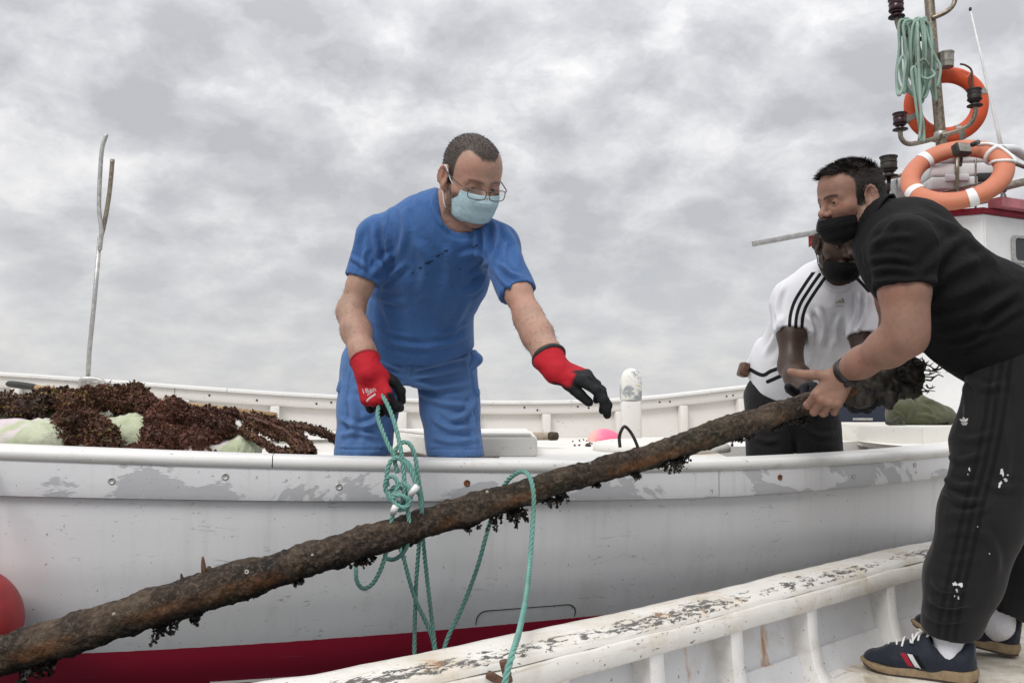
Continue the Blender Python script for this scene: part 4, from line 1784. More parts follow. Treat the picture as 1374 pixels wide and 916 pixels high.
def fold_disp(v, folds):
    """cloth folds: ridge with a valley beside it along each segment"""
    out = np.zeros(len(v))
    for a, b, w, amp in folds:
        a, b = A(a), A(b)
        ab = b - a
        L2 = ab @ ab
        q = v - a
        t = q @ ab / L2
        near = (t > -.15) & (t < 1.15)
        tt = t[near]
        c = q[near] - np.clip(tt, 0, 1)[:, None] * ab
        d = np.linalg.norm(c, axis=1) / w
        win = sstep(tt, -.12, .15) * (1 - sstep(tt, .75, 1.12))
        out[near] += amp * win * (np.exp(-d * d) - .45 * np.exp(-(d - 1.7) ** 2))
    return out


def to_px(v):
    """photograph pixel of world points"""
    sn, c = math.sin(PITCH), math.cos(PITCH)
    q = np.asarray(v, float) - np.array((0, 0, ZC))
    f = q[:, 1] * c + q[:, 2] * sn
    u = -q[:, 1] * sn + q[:, 2] * c
    return np.stack([687 + FPX * q[:, 0] / f, 458 - FPX * u / f], 1)


def fold_trace(v, n, folds):
    """folds drawn as polylines where the photograph shows them; raised on the cloth facing that way.
    each: ([(px, py), ...], width px, height m)"""
    out = np.zeros(len(v))
    uv = to_px(v)
    front = np.clip(-(n * (v - np.array((0, 0, ZC)))).sum(1) / np.linalg.norm(v, axis=1) * 3, 0, 1)
    for pts, w, amp in folds:
        w = w * .80
        c = crom([(x, y, 0) for x, y in pts], 5)[:, :2] if len(pts) > 2 else np.array(pts, float)
        lo, hi = c.min(0) - 4 * w, c.max(0) + 4 * w
        near = np.flatnonzero((uv[:, 0] > lo[0]) & (uv[:, 0] < hi[0]) & (uv[:, 1] > lo[1]) & (uv[:, 1] < hi[1]))
        if not len(near):
            continue
        p = uv[near]
        best = np.full(len(p), 1e9)
        sgn = np.zeros(len(p))
        tt = np.zeros(len(p))
        m = len(c) - 1
        for i in range(m):
            ab = c[i + 1] - c[i]
            q = p - c[i]
            t = np.clip(q @ ab / (ab @ ab + 1e-9), 0, 1)
            r = q - t[:, None] * ab
            d = np.hypot(r[:, 0], r[:, 1])
            u = d < best
            best[u] = d[u]
            tt[u] = (i + t[u]) / m
            sgn[u] = np.sign(ab[0] * r[u, 1] - ab[1] * r[u, 0])
        win = sstep(tt, -.02, .22) * (1 - sstep(tt, .70, 1.02)) + .0
        x = best / w * sgn
        out[near] += amp * win * (np.exp(-x * x) - .55 * np.exp(-(np.abs(x) - 1.7) ** 2 * 1.2)) * np.exp(-(np.maximum(best / w - 3, 0)) ** 2)
    return out * front


def fan(anchor, dirs, n, length, width, amp, rng, jit=.02):
    out = []
    for k in range(n):
        t = rng.random()
        i = rng.integers(0, len(dirs))
        d = nrm(A(dirs[i]) + rng.normal(0, .16, 3))
        a = A(anchor) + rng.normal(0, jit, 3)
        out.append((a + d * length * .05, a + d * length * (.5 + .6 * t), width * (.7 + .6 * rng.random()), amp * (.5 + rng.random())))
    return out


def ripple(v, scale, amp, seed, warp=.4):
    q = v * np.asarray(scale, float)
    q = q + warp * np.stack([vnoise(q * .6 + 7, seed), vnoise(q * .6 + 31, seed), vnoise(q * .6 + 57, seed)], 1)
    r = 1 - np.abs(vnoise(q, seed)) * 2
    return amp * r


# ------------------------------------------------------------------ anatomy
def add_head(B, H, neck_base, neck_r=.056, ears=True, jaw=1.0):
    """head prims in frame H (x to its right, y forward, z up)"""
    sc = float(np.linalg.norm(H.R[:, 0]))
    R = H.R / sc
    E = lambda c, r, k, sub=False: B.ell(H.p(c), R, np.array(r) * sc, k, sub)
    C = lambda a, b, ra, rb, k, **kw: B.cone(H.p(a), H.p(b), ra * sc, rb * sc, k, **kw)
    E((0, -.014, .036), (.0765, .098, .084), .02)
    E((0, .034, .030), (.064, .058, .064), .03)
    E((0, .036, -.034), (.060, .054, .074), .03)
    C((0, .072, -.098), (0, .066, -.092), .021 * jaw, .022 * jaw, .03)
    for s in (-1, 1):
        C((s * .012, .070, -.098), (s * .050 * jaw, .004, -.066), .019, .019, .03)
        E((s * .046, .046, -.028), (.023, .024, .020), .025)
        C((s * .008, .089, .0105), (s * .046, .067, .0095), .0085, .0085, .014)
    E((0, -.055, -.02), (.055, .045, .06), .03)
    for s in (-1, 1):                                                    # eye sockets
        E((s * .032, .093, -.006), (.018, .012, .011), .014, True)
    for s in (-1, 1):
        E((s * .032, .0735, -.006), (.0150, .0140, .0125), .004)          # lids
        E((s * .032, .090, -.0075), (.0128, .010, .0036), .002, True)
    C((0, .086, .006), (0, .1065, -.028), .0075, .0095, .012)
    E((0, .110, -.034), (.0115, .0115, .0105), .008)
    for s in (-1, 1):
        E((s * .0125, .098, -.038), (.0085, .0105, .0085), .006)
    for s in (-1, 1):
        E((s * .007, .104, -.0455), (.004, .005, .004), .003, True)
    C((-.019, .084, -.064), (.019, .084, -.064), .0065, .0065, .006)     # lips
    C((-.004, .0885, -.063), (.004, .0885, -.063), .006, .006, .006)
    C((-.016, .0845, -.074), (.016, .0845, -.074), .0065, .0065, .006)
    if ears:
        for s in (-1, 1):
            ex = np.stack([R @ nrm((1, .32 * s * 0 - .35 * -1 * 0, 0)), R[:, 1], R[:, 2]], 1)
            # flattened shell, turned a little out from the skull
            ang = s * .42
            Rz = np.array([[math.cos(ang), -math.sin(ang), 0], [math.sin(ang), math.cos(ang), 0], [0, 0, 1]])
            Re = R @ Rz
            c0 = np.array((s * .0805, -.012, -.006))
            B.ell(H.p(c0), Re, (.0065, .0175, .030), .006)
            rim = []
            for t in np.linspace(-40, 235, 10):
                a = math.radians(t)
                loc = Rz @ np.array((s * .004, .0165 * math.cos(a + math.pi) * -1 * -1, .029 * math.sin(a)))
                rim.append(H.p(c0 + loc))
            B.chain(rim, [.0042] * 10, .003)
            B.ell(H.p(c0 + Rz @ np.array((s * .0085, .003, .004))), Re, (.0078, .0100, .0165), .003, True)
            B.ell(H.p(c0 + Rz @ np.array((s * .0035, -.004, .002))), Re, (.0035, .0035, .013), .004)
            B.ell(H.p(c0 + Rz @ np.array((0, .006, -.030))), Re, (.005, .008, .010), .006)
    B.cone(H.p((0, -.024, -.050)), neck_base, neck_r, neck_r * 1.06, .03)


FINGERS = [(.030, .088, (.044, .027, .022), .0093), (.0095, .093, (.049, .031, .023), .0096), (-.0115, .089, (.045, .029, .022), .0092), (-.031, .079, (.035, .022, .019), .0082)]


def add_hand(B, F, curls, thumb=((.72, .62, -.25), 20, 25), splay=1.0, grow=0.0, thumb_base=(.024, .022, -.008)):
    """hand prims in frame F: origin wrist, x thumb side, y along the fingers, z back of the hand; curls: 4 x (knuckle, middle, end) degrees"""
    g = grow
    kn = []
    for i, (x, y, seg, r) in enumerate(FINGERS):
        kn.append(np.array((x, y, .0)))
    C = lambda a, b, ra, rb, k, **kw: B.cone(F.p(a), F.p(b), ra + g, rb + g, k, **kw)
    for i, k_ in enumerate(kn):
        C((k_[0] * .55, .012, -.004), k_ + np.array((0, 0, -.002)), .0155, .0128, .014, flat=(F.d((0, 0, 1)), .92))
    C((.026, .03, -.010), (.012, .055, -.008), .016, .014, .012)
    C((-.022, .018, -.008), (-.026, .062, -.006), .0145, .012, .012)
    B.cone(F.p((0, -.02, 0)), F.p((0, .02, -.001)), .027 + g, .026 + g, .015, flat=(F.d((0, 0, 1)), .72))
    tips = []
    for i, (x, y, seg, r) in enumerate(FINGERS):
        p = kn[i].copy()
        sp = math.radians((8, 2, -4, -11)[i] * splay)
        ang = 0
        rr = [r * 1.08, r, r * .94, r * .84]
        for j in range(3):
            ang += math.radians(curls[i][j])
            d = np.array((math.sin(sp) * math.cos(ang), math.cos(sp) * math.cos(ang), -math.sin(ang)))
            q = p + d * seg[j]
            C(p, q, rr[j], rr[j + 1], .0045)
            B.ell(F.p(p + np.array((0, 0, .001))), F.R, (rr[j] * 1.06 + g,) * 3, .004)
            p = q
        tips.append(F.p(p))
    d0, b1, b2 = thumb
    p = np.array(thumb_base, float)
    d = nrm(d0)
    axis = nrm(np.cross(d, (-.5, .75, -.45)))
    rr = [.0150, .0122, .0108, .0088]
    for j, L in enumerate((.042, .034, .028)):
        if j:
            a = math.radians((0, b1, b2)[j])
            d = d * math.cos(a) + np.cross(axis, d) * math.sin(a) + axis * (axis @ d) * (1 - math.cos(a))
        q = p + d * L
        C(p, q, rr[j], rr[j + 1], .010 if j == 0 else .005)
        p = q
    tips.append(F.p(p))
    return tips


def hand_frame(o, fingers, dorsal, right):
    y = nrm(fingers)
    z = nrm(A(dorsal) - y * (A(dorsal) @ y))
    x = np.cross(y, z) * (-1 if right else 1)
    return Frame(o, np.stack([x, y, z], 1))


def strands(v, n, mask, length, dirfn, count, rng, w=.0011, color=((.02, .014, .010), (.05, .036, .026)), seg=2):
    """hair: thin tapering blades rooted on masked skin vertices"""
    ids = np.flatnonzero(mask)
    if len(ids) == 0:
        return None
    pick = rng.choice(ids, count)
    p = v[pick] + rng.normal(0, .0012, (count, 3))
    nn = n[pick]
    L = length(pick) * (.7 + .5 * rng.random(count))
    d = dirfn(pick, nn)
    d = d / np.linalg.norm(d, axis=1)[:, None]
    side = np.cross(d, nn + rng.normal(0, .3, (count, 3)))
    side /= np.linalg.norm(side, axis=1)[:, None] + 1e-9
    V, F = [], []
    rows = []
    for k in range(seg + 1):
        t = k / seg
        c = p - nn * .001 + d * (L * t)[:, None] - nn * (L * .25 * t * t)[:, None] * 0
        ww = w * (1 - .85 * t)
        rows += [c - side * ww, c + side * ww]
    V = np.stack(rows, 1).reshape(-1, 3)
    m = 2 * (seg + 1)
    base = np.arange(count)[:, None] * m
    F = np.concatenate([base + np.array([2 * k, 2 * k + 1, 2 * k + 3, 2 * k + 2])[None] for k in range(seg)])
    a = rng.random(count)[:, None]
    col = np.array(color[0]) * (1 - a) + np.array(color[1]) * a
    return V, F, np.repeat(col, m, axis=0)


def eye_objects(H, parent, iris=(.05, .03, .018), gaze=(0, 1, -.15)):
    for s in (-1, 1):
        c = np.array((s * .032, .0735, -.006))
        mb = MB()
        g = nrm(gaze)
        pts = []
        nu, nv = 14, 12
        a = nrm(np.cross(g, (0, 0, 1)))
        b = np.cross(a, g)
        V, cols = [], []
        for j in range(nv + 1):
            th = math.pi * j / nv
            for i in range(nu):
                ph = 2 * math.pi * i / nu
                q = g * math.cos(th) + (a * math.cos(ph) + b * math.sin(ph)) * math.sin(th)
                V.append(H.p(c + q * .0121))
                cols.append((.004, .004, .004) if th < .28 else (iris if th < .56 else (.55, .52, .50)))
        f = []
        for j in range(nv):
            for i in range(nu):
                f.append((j * nu + i, (j + 1) * nu + i, (j + 1) * nu + (i + 1) % nu, j * nu + (i + 1) % nu))
        mb.add(V, f, Col=np.array(cols))
        mb.build('eye', M['eye_surface'], parent)


def face_mask(H, parent, material, strapmat, top=.0, drop=0.0, ext=1.0, pleat=.0016, flat_top=False, tail=0.0, chin=-.130):
    """pleated mask wrapped over nose, cheeks and chin, with ear loops"""
    rows = 26
    cols = 33
    zt = -.012 + top
    z_ = np.linspace(0, 1, rows)
    zc = np.interp(z_, [0, .15, .4, .7, .86, 1.0], [zt, zt - .018, min(-.054, zt - .03), -.088, min(-.106, chin + .016), chin]) - drop
    yc = np.interp(z_, [0, .15, .3, .5, .7, .86, 1.0], [.113, .1255, .127, .121, .117, .107, .070])
    if flat_top:
        yc = np.interp(z_, [0, .15, .3, .5, .7, .86, 1.0], [.112, .118, .119, .118, .116, .107, .070])
    ze = np.interp(z_, [0, 1], [zt - .016 + tail, -.094]) - drop
    ye = np.interp(z_, [0, .5, 1], [.040, .034, .014])
    we = np.interp(z_, [0, .5, 1], [.066, .066, .058])
    pts = []
    for r in range(rows):
        row = []
        for c in range(cols):
            u = -1 + 2 * c / (cols - 1)
            a = u * math.pi / 2
            x = we[r] * math.copysign(abs(math.sin(a)) ** .92, a)
            k = max(0, math.cos(a)) ** .80
            y = ye[r] + (yc[r] - ye[r]) * k
            # pinch at the nose wire
            z = ze[r] + (zc[r] - ze[r]) * (k ** .8)
            ph = (z_[r] * 4.2) % 1.0
            y += pleat * (ph - .5) * (1 if .12 < z_[r] < .85 else .3) * (0.35 + .65 * k)
            w = vnoise(np.array([[u * 3.1, z_[r] * 3.3, 2.0]]), 5)[0] * .0016
            row.append(tuple(H.p((x, y + w, z))))
        pts.append(row)
    mb = MB()
    mb.grid(pts)
    o = mb.build('face_mask', material, parent)
    so = o.modifiers.new('thickness', 'SOLIDIFY')
    so.thickness = .0014
    so.offset = 1
    sb = o.modifiers.new('smooth', 'SUBSURF')
    sb.levels = sb.render_levels = 1
    for s in (-1, 1):
        mb = MB()
        e_top, e_bot = (s * .082, -.014, .022), (s * .080, -.014, -.030)
        a = (s * we[0] * 1.0, ye[0], ze[0])
        b = (s * we[-1], ye[-1], ze[-1])
        mb.tube(crom([H.p(a), H.p((s * .0760, .027, -.006)), H.p((s * .0800, .010, .010)), H.p((s * .0845, -.006, .026)), H.p((s * .088, -.024, .015))], 5), .0016, 6)
        mb.build('ear_loop', strapmat, o)
        mb = MB()
        mb.tube(crom([H.p(b), H.p((s * .0690, .017, -.090)), H.p((s * .0755, .010, -.076)), H.p((s * .0775, .0, -.056)), H.p((s * .083, -.012, -.036)), H.p((s * .088, -.026, -.015))], 5), .0016, 6)
        mb.build('ear_loop', strapmat, o)
    return o


def ribbon_on(H, pts, w):
    pass


from mathutils.bvhtree import BVHTree


def bvh_of(o):
    me = o.data
    n = len(me.vertices)
    v = np.zeros(n * 3)
    me.vertices.foreach_get('co', v)
    v = v.reshape(-1, 3)
    return BVHTree.FromPolygons([Vector(q) for q in v], [tuple(p.vertices) for p in me.polygons])


def decal(bvh, polys, c, right, up, direction, lift=.0008, name='print', material=None, parent=None, sub=2):
    """lay flat print shapes (2-D polygons in metres) on a cloth surface"""
    right, up, direction = A(right), A(up), Vector(tuple(direction)).normalized()
    bm = bmesh.new()
    for poly in polys:
        vs = [bm.verts.new(tuple(A(c) + right * x + up * y)) for x, y in poly]
        try:
            bm.faces.new(vs)
        except ValueError:
            pass
    bmesh.ops.triangulate(bm, faces=bm.faces[:])
    for _ in range(sub):
        bmesh.ops.subdivide_edges(bm, edges=[e for e in bm.edges if e.calc_length() > .006], cuts=1)
        bmesh.ops.triangulate(bm, faces=bm.faces[:])
    for v in bm.verts:
        o = v.co - direction * .25
        hit, nn, i, d = bvh.ray_cast(o, direction, 1.0)
        if hit is not None:
            if nn.dot(direction) > 0:
                nn = -nn
            v.co = hit + nn * lift
    bm.verts.ensure_lookup_table()
    bad = [f for f in bm.faces if max(e.calc_length() for e in f.edges) > .022]
    bmesh.ops.delete(bm, geom=bad, context='FACES')
    bm.verts.index_update()
    mb = MB()
    mb.add([v.co[:] for v in bm.verts], [tuple(q.index for q in f.verts) for f in bm.faces])
    bm.free()
    return mb.build(name, material, parent)


def splat(rng, n=9, r=.008):
    a = np.linspace(0, 2 * math.pi, n, endpoint=False)
    return [(math.cos(t) * r * q, math.sin(t) * r * q) for t, q in zip(a, .5 + rng.random(n))]


def shoe(parent, o, toe, side_right, pitch=0.0, ankle=None, sock=True, colour='shoe_navy', stripes=True, L=.29, tongue=True, mid=None):
    """trainer: gum sole, dark upper, stripe pair, laces, tongue, sock; o: point on the ground under the ankle"""
    y = nrm((toe[0], toe[1], toe[2] + pitch))
    F = look_frame(o, y, (0, 0, 1))
    k = L / .29
    S = Sdf()
    C = lambda a, b, ra, rb, kk, **kw: S.cone(F.p(np.array(a) * k), F.p(np.array(b) * k), ra * k, rb * k, kk, **kw)
    C((0, -.055, .050), (0, .02, .052), .037, .040, .02)
    C((0, .02, .052), (0, .10, .040), .042, .040, .025)
    C((0, .10, .038), (0, .155, .030), .044, .034, .02, flat=(F.R[:, 2], .80))
    C((-.0, -.070, .050), (0, -.080, .094), .030, .020, .02)
    C((0, .055, .072), (0, .022, .100), .026, .021, .02, flat=(F.R[:, 2], .8))
    S.ell(F.p((0, -.030 * k, .112 * k)), F.R, (.031 * k, .047 * k, .046 * k), .006, True)
    S.half(F.p((0, 0, .022 * k)), -F.R[:, 2], F.p((0, 0, 0)) - .25, F.p((0, 0, 0)) + .25, .002)
    v, f = S.mesh(.0035)
    n = vnormals(v, f)
    loc = F.inv(v)
    # panel seams
    d = -.0014 * np.exp(-((loc[:, 2] / k - (.052 + .25 * (loc[:, 1] / k - .08))) / .0022) ** 2) * (loc[:, 1] > .05 * k)
    d += -.0012 * np.exp(-((loc[:, 1] / k + .035 - .3 * (loc[:, 2] / k)) / .0022) ** 2)
    d += .0008 * fbm(v * 60, 3, 3)
    v = v + n * d[:, None]
    root = quad_object('shoe', [(v, f)], M[colour], parent)
    # sole
    out = []
    prof = [(-.100, .010), (-.095, .024), (-.075, .033), (-.04, .034), (0, .033), (.05, .036), (.10, .044), (.14, .042), (.17, .030), (.186, .012)]
    ring = [(x, yy) for yy, x in prof] + [(-x, yy) for yy, x in reversed(prof)]
    ring = crom([(x * k * 1.04, yy * k * 1.02, 0) for x, yy in ring], 3, True)[:, :2]
    lev = [(0.0, .97, 'd'), (.005, 1.0, 'd'), (.006, 1.0, 'g'), (.022, 1.03, 'g'), (.027, .98, 'g')]
    for nm, mt, zz in (('outsole', 'sole_dark', (0, .005)), ('sole', 'sole_gum', (.0052, .012, .020, .0275))):
        mb = MB()
        rows = []
        for q in zz:
            row = []
            for x, yy in ring:
                heel = np.interp(yy / k, [-.1, -.02, .06, .13, .19], [1.25, 1.15, .9, .8, .62])
                curl = .016 * k * max(0, (yy / k - .11) / .08) ** 2 + .006 * k * max(0, (-yy / k - .06) / .04) ** 2
                sc = 1.0 + (.03 if .01 < q < .022 else 0)
                row.append(tuple(F.p((x * sc, yy * sc, q * k * heel + curl))))
            rows.append(row)
        mb.grid(np.array(rows).transpose(1, 0, 2), close_u=True)
        nr = len(zz)
        mb.f.append(tuple(i * nr for i in range(len(ring)))[::-1])
        mb.f.append(tuple(i * nr + nr - 1 for i in range(len(ring))))
        mb.build(nm, M[mt], root, angle=45)
    bv = bvh_of(root)
    if stripes:
        for sgn in (-1, 1):
            for q, (m_, x0) in enumerate((('shoe_red', .058), ('print_white', .040), ('stripe_dark', .026))):
                polys = [[(x0 - .014, 0), (x0, 0), (x0 + .026, .042), (x0 + .012, .042)]]
                # laid on the flank from the side
                decal(bv, [[(px * k, (py + .018) * k) for px, py in polys[0]]], F.p((sgn * .03 * k, 0, .004)), F.R[:, 1], F.R[:, 2], F.R[:, 0] * -sgn, .0012, 'side_stripe', M[m_], root, 2)
    # laces
    if tongue:
        mb = MB()
        for i in range(5):
            yy = .120 - .021 * i
            zt = .066 + .011 * i
            a = [F.p((s * .024 * k, (yy - .004 * s * (-1) ** i) * k, (zt - .010) * k)) for s in (-1, 1)]
            m = F.p((0, yy * k, (zt + .010) * k))
            pts = crom([a[0], m * .55 + a[0] * .45 + F.R[:, 2] * .003, m, m * .55 + a[1] * .45 + F.R[:, 2] * .003, a[1]], 4)
            mb.tube(pts, .0030 * k, 6)
        mb.tube(crom([F.p((0, .03 * k, .118 * k)), F.p((-.02 * k, .04 * k, .120 * k)), F.p((-.035 * k, .055 * k, .095 * k)), F.p((-.02 * k, .06 * k, .100 * k))], 5), .0024 * k, 6)
        mb.tube(crom([F.p((0, .03 * k, .118 * k)), F.p((.02 * k, .045 * k, .120 * k)), F.p((.036 * k, .06 * k, .090 * k)), F.p((.04 * k, .075 * k, .070 * k))], 5), .0024 * k, 6)
        mb.build('laces', M['lace'], root)
        mb = MB()
        mb.box(F.p((0, .016 * k, .115 * k)), (.034 * k, .006 * k, .030 * k), F.R @ np.array(Matrix.Rotation(.55, 3, 'X')), .003)
        mb.build('tongue_tab', M['sock_white'], root)
    if sock:
        S = Sdf()
        a = F.p((0, -.030 * k, .055 * k))
        if mid is None:
            S.cone(a, ankle, .037 * k, .048 * k, .01)
        else:
            S.chain([a, A(mid), ankle], [.037 * k, .041 * k, .050 * k], .02)
        v, f = S.mesh(.004)
        v = v + vnormals(v, f) * ripple(v, (20, 20, 95), .0009, 3)[:, None]
        so = quad_object('sock', [(v, f)], M['sock_white'], parent)
    return F
# ------------------------------------------------------------------ the man in blue
def skin_colour(base, H=None, hairmask=None, hairc=None, beard=None, lips=None, extra=None, brow=.62):
    def fn(v):
        c = np.tile(np.array(base, float), (len(v), 1))
        n = fbm(v * 35, 3, 4)[:, None]
        c = c * (1 + .07 * n)
        c[:, 0] *= 1 + .08 * fbm(v * 18, 2, 8)
        if H is not None:
            q = H.inv(v)
            inhead = (np.abs(q[:, 0]) < .11) & (np.abs(q[:, 1]) < .14) & (q[:, 2] > -.125) & (q[:, 2] < .14)
            if lips is not None:
                w = np.exp(-((q[:, 2] + .068) / .010) ** 2 - (q[:, 0] / .022) ** 2) * (q[:, 1] > .07) * inhead
                c = c * (1 - w[:, None]) + np.array(lips) * w[:, None]
            # brows
            bx = np.abs(np.abs(q[:, 0]) - .030)
            bz = q[:, 2] - (.0115 + .0035 * (1 - (bx / .02) ** 2))
            w = np.exp(-(bz / .0043) ** 4) * (bx < .021) * (q[:, 1] > .05) * inhead * brow
            if hairc is not None:
                c = c * (1 - w[:, None]) + np.array(hairc) * w[:, None]
                if beard:
                    w = beard(q) * inhead
                    c = c * (1 - w[:, None]) + np.array(hairc) * 1.3 * w[:, None]
                w = hairmask(q) * inhead
                c = c * (1 - w[:, None]) + np.array(hairc) * w[:, None]
        return c
    return fn


def finish_cloth(name, S, h, material, parent, folds, rip=(), pre=1, trace=(), gain=1.0, **kw):
    v, f = S.mesh(h)
    v = relax(v, f, pre)
    n = vnormals(v, f)
    d = fold_disp(v, folds)
    for sc, am, sd in rip:
        d = d + ripple(v, sc, am, sd) * .5
    d = d + fold_trace(v, n, trace) * gain
    v = v + n * d[:, None]
    return quad_object(name, [(v, f)], material, parent, **kw)


def build_blue():
    rng = np.random.default_rng(5)
    root = empty('person', (-.30, 2.80, ZC - .76), 'man in blue t-shirt, shorts, pale blue mask and red gloves leaning over the gunwale', 'person')
    # ---- joints
    pel, wai, che, upp, nb = P(548, 482, 2.76), P(562, 432, 2.69), P(580, 360, 2.55), P(588, 316, 2.47), P(606, 292, 2.42)
    shR, shL = P(507, 318, 2.48), P(668, 330, 2.41)
    elR, wrR = P(470, 418, 2.47), P(493, 494, 2.35)
    elL, wrL = P(710, 428, 2.28), P(742, 490, 2.17)
    lat = nrm(A(shL) - A(shR))
    up = nrm(A(nb) - A(che))
    front = nrm(np.cross(lat, up))
    if front[1] > 0:
        front = -front
    lat0 = np.array((1, .12, 0.0)) / np.linalg.norm((1, .12, 0))
    front0 = np.array((.12, -1, 0)) / np.linalg.norm((1, .12, 0))
    # ---- head
    yaw, pit = math.radians(32), math.radians(30)
    fwd = (math.cos(pit) * math.sin(yaw), -math.cos(pit) * math.cos(yaw), -math.sin(pit))
    H = look_frame(P(632, 238, 2.36), fwd, (0, 0, 1), roll=math.radians(-3), size=.93)
    B = Sdf()
    add_head(B, H, A(nb) + np.array((0, .02, .0)), .057)
    # trunk under the clothes
    B.cone(nb, upp, .058, .085, .03, flat=(front, .75))
    B.cone(upp, che, .10, .125, .05, flat=(front, .7))
    B.cone(che, wai, .125, .12, .05, flat=(front, .75))
    B.cone(wai, P(556, 452, 2.73), .12, .10, .05, flat=(front0, .7))
    for sh, el, wr in ((shR, elR, wrR), (shL, elL, wrL)):
        B.cone(upp, sh, .07, .034, .03, flat=(front, .8))
        a, b, c = A(sh), A(el), A(wr)
        B.chain([a, a * .55 + b * .45, a * .36 + b * .64, b], [.033, .033, .0358, .0342], .02)
        B.chain([b, b * .65 + c * .35, b * .25 + c * .75, c], [.0342, .0365, .0310, .0275], .03)
        # a closed fist inside the glove
        B.cone(c, c + nrm(c - b) * .012, .022, .018, .01)
    legs = []
    for sx, px, pk in ((-1, 497, 487), (1, 600, 612)):
        hip, kne = P(px, 492, 2.77), P(pk, 650, 2.745)
        ank = Vector((kne.x + .01, kne.y + .06, ZC - .76 + .08))
        legs.append((hip, kne, ank))
        B.chain([P(502 if sx < 0 else 596, 500, 2.77), A(hip) * .5 + A(kne) * .5, kne], [.070, .072, .058], .02)
        k_, an = A(kne), A(ank)
        B.chain([k_, k_ * .65 + an * .35 + (0, .012, 0), an], [.058, .058, .038], .03)
        B.cone(an, an + np.array((.0, -.10, -.045)), .036, .03, .02)
    hc = (.062, .046, .037)

    def hmask(q):
        ax = np.abs(q[:, 0])
        yl = np.interp(ax, [0, .02, .035, .047, .06, .08], [.088, .084, .068, .046, .036, .032])
        zl = np.interp(q[:, 1], [-.12, -.06, -.02, -.004, .018, .036, .09], [-.055, -.045, .0, -.02, -.028, .032, .066])
        return sstep(yl - q[:, 1], -.003, .006) * sstep(q[:, 2] - zl, -.003, .006) * (1 - sstep(ax, .0770, .0785))

    def beard(q):
        return .55 * (1 - sstep(np.abs(q[:, 0]), .070, .074)) * sstep(-.022 - q[:, 2] - .25 * np.maximum(0, q[:, 1] - .04) + .0, -.004, .012) * sstep(q[:, 1], -.012, .012) * sstep(q[:, 2], -.125, -.10)
    colf = skin_colour((.41, .24, .178), H, hmask, hc, beard, (.26, .10, .08))
    hb = np.array(H.o)
    parts = []
    # fine mesh for the head, coarser for the rest (cut inside the collar)
    cut = A(nb)[2] - .012
    v, f = B.mesh(.0024, hb + (-.15, -.16, 0) - (0, 0, hb[2] - cut + .01), hb + (.15, .16, .16))
    hv, hf = v, f
    parts.append((v, f))
    lo, hi = B.bounds()
    hi[2] = max(cut + .006, A(shL)[2] + .09)
    D, l0 = B.field(lo, hi, .0055)
    v2, f2 = surface_nets(D, l0, .0055)
    # leave out the coarse head
    keep = ~((v2[f2][:, :, 2].min(1) > cut - .006) & (np.abs(v2[f2][:, 0, 0] - hb[0]) < .12) & (v2[f2][:, 0, 1] < hb[1] + .14))
    f2 = f2[keep]
    n2 = vnormals(v2, f2)
    v2 = v2 + n2 * (fbm(v2 * 28, 2, 3) * .0008)[:, None]
    parts.append((v2, f2))
    body = quad_object('body', parts, M['skin'], root, colf)
    # ---- hair
    hn = vnormals(hv, hf)
    q = H.inv(hv)
    m = hmask(q) > .5
    m &= (q[:, 2] > -.06) & (np.abs(q[:, 0]) < .0775)

    def dirf(pick, nn):
        w = np.array(H.R[:, 1])
        return nn + w * .5 + rng.normal(0, .35, nn.shape)
    V, F_, C_ = strands(hv, hn, m, lambda p: np.interp(H.inv(hv[p])[:, 2], [-.03, .06], [.0015, .0034]), dirf, 9000, rng, .0006, ((.030, .022, .017), (.085, .066, .053)), 1)
    quad_object('hair', [(V, F_)], M['hair_fibre'], body, lambda v_: C_)
    # stubble on the jaw
    qb = beard(q)
    V, F_, CB = strands(hv, hn, (qb > .3) & (q[:, 1] > -.01), lambda p: .0035 + 0 * p, lambda p, nn: nn + np.array(H.R[:, 2]) * -.8 + rng.normal(0, .3, nn.shape), 2500, rng, .0006, ((.02, .014, .010), (.05, .035, .026)), 1)
    quad_object('beard', [(V, F_)], M['hair_fibre'], body, lambda v_: CB)
    # short dark hairs on the forearms
    nb2 = vnormals(v2, f2)
    inarm = np.zeros(len(v2), bool)
    ad = np.zeros_like(v2)
    for el, wr in ((elR, wrR), (elL, wrL)):
        ab = A(wr) - A(el)
        t_ = (v2 - A(el)) @ ab / (ab @ ab)
        dd = np.linalg.norm(v2 - A(el) - np.clip(t_, 0, 1)[:, None] * ab, axis=1)
        k_ = (t_ > -.35) & (t_ < .85) & (dd < .07)
        inarm |= k_
        ad[k_] = nrm(ab)
    V, F_, CA = strands(v2, nb2, inarm, lambda p: .010 + 0 * p, lambda p, nn: nn * .5 + ad[p] * 1.0 + rng.normal(0, .45, nn.shape), 2600, rng, .00028, ((.035, .02, .013), (.08, .05, .035)), 1)
    quad_object('arm_hair', [(V, F_)], M['hair_fibre'], body, lambda v_: CA)
    eye_objects(H, body, gaze=(.1, 1, -.55))
    face_mask(H, root, M['mask_blue'], M['mask_strap'], top=-.008, drop=-.002, chin=-.119, tail=.014)
    # ---- glasses
    gl = None
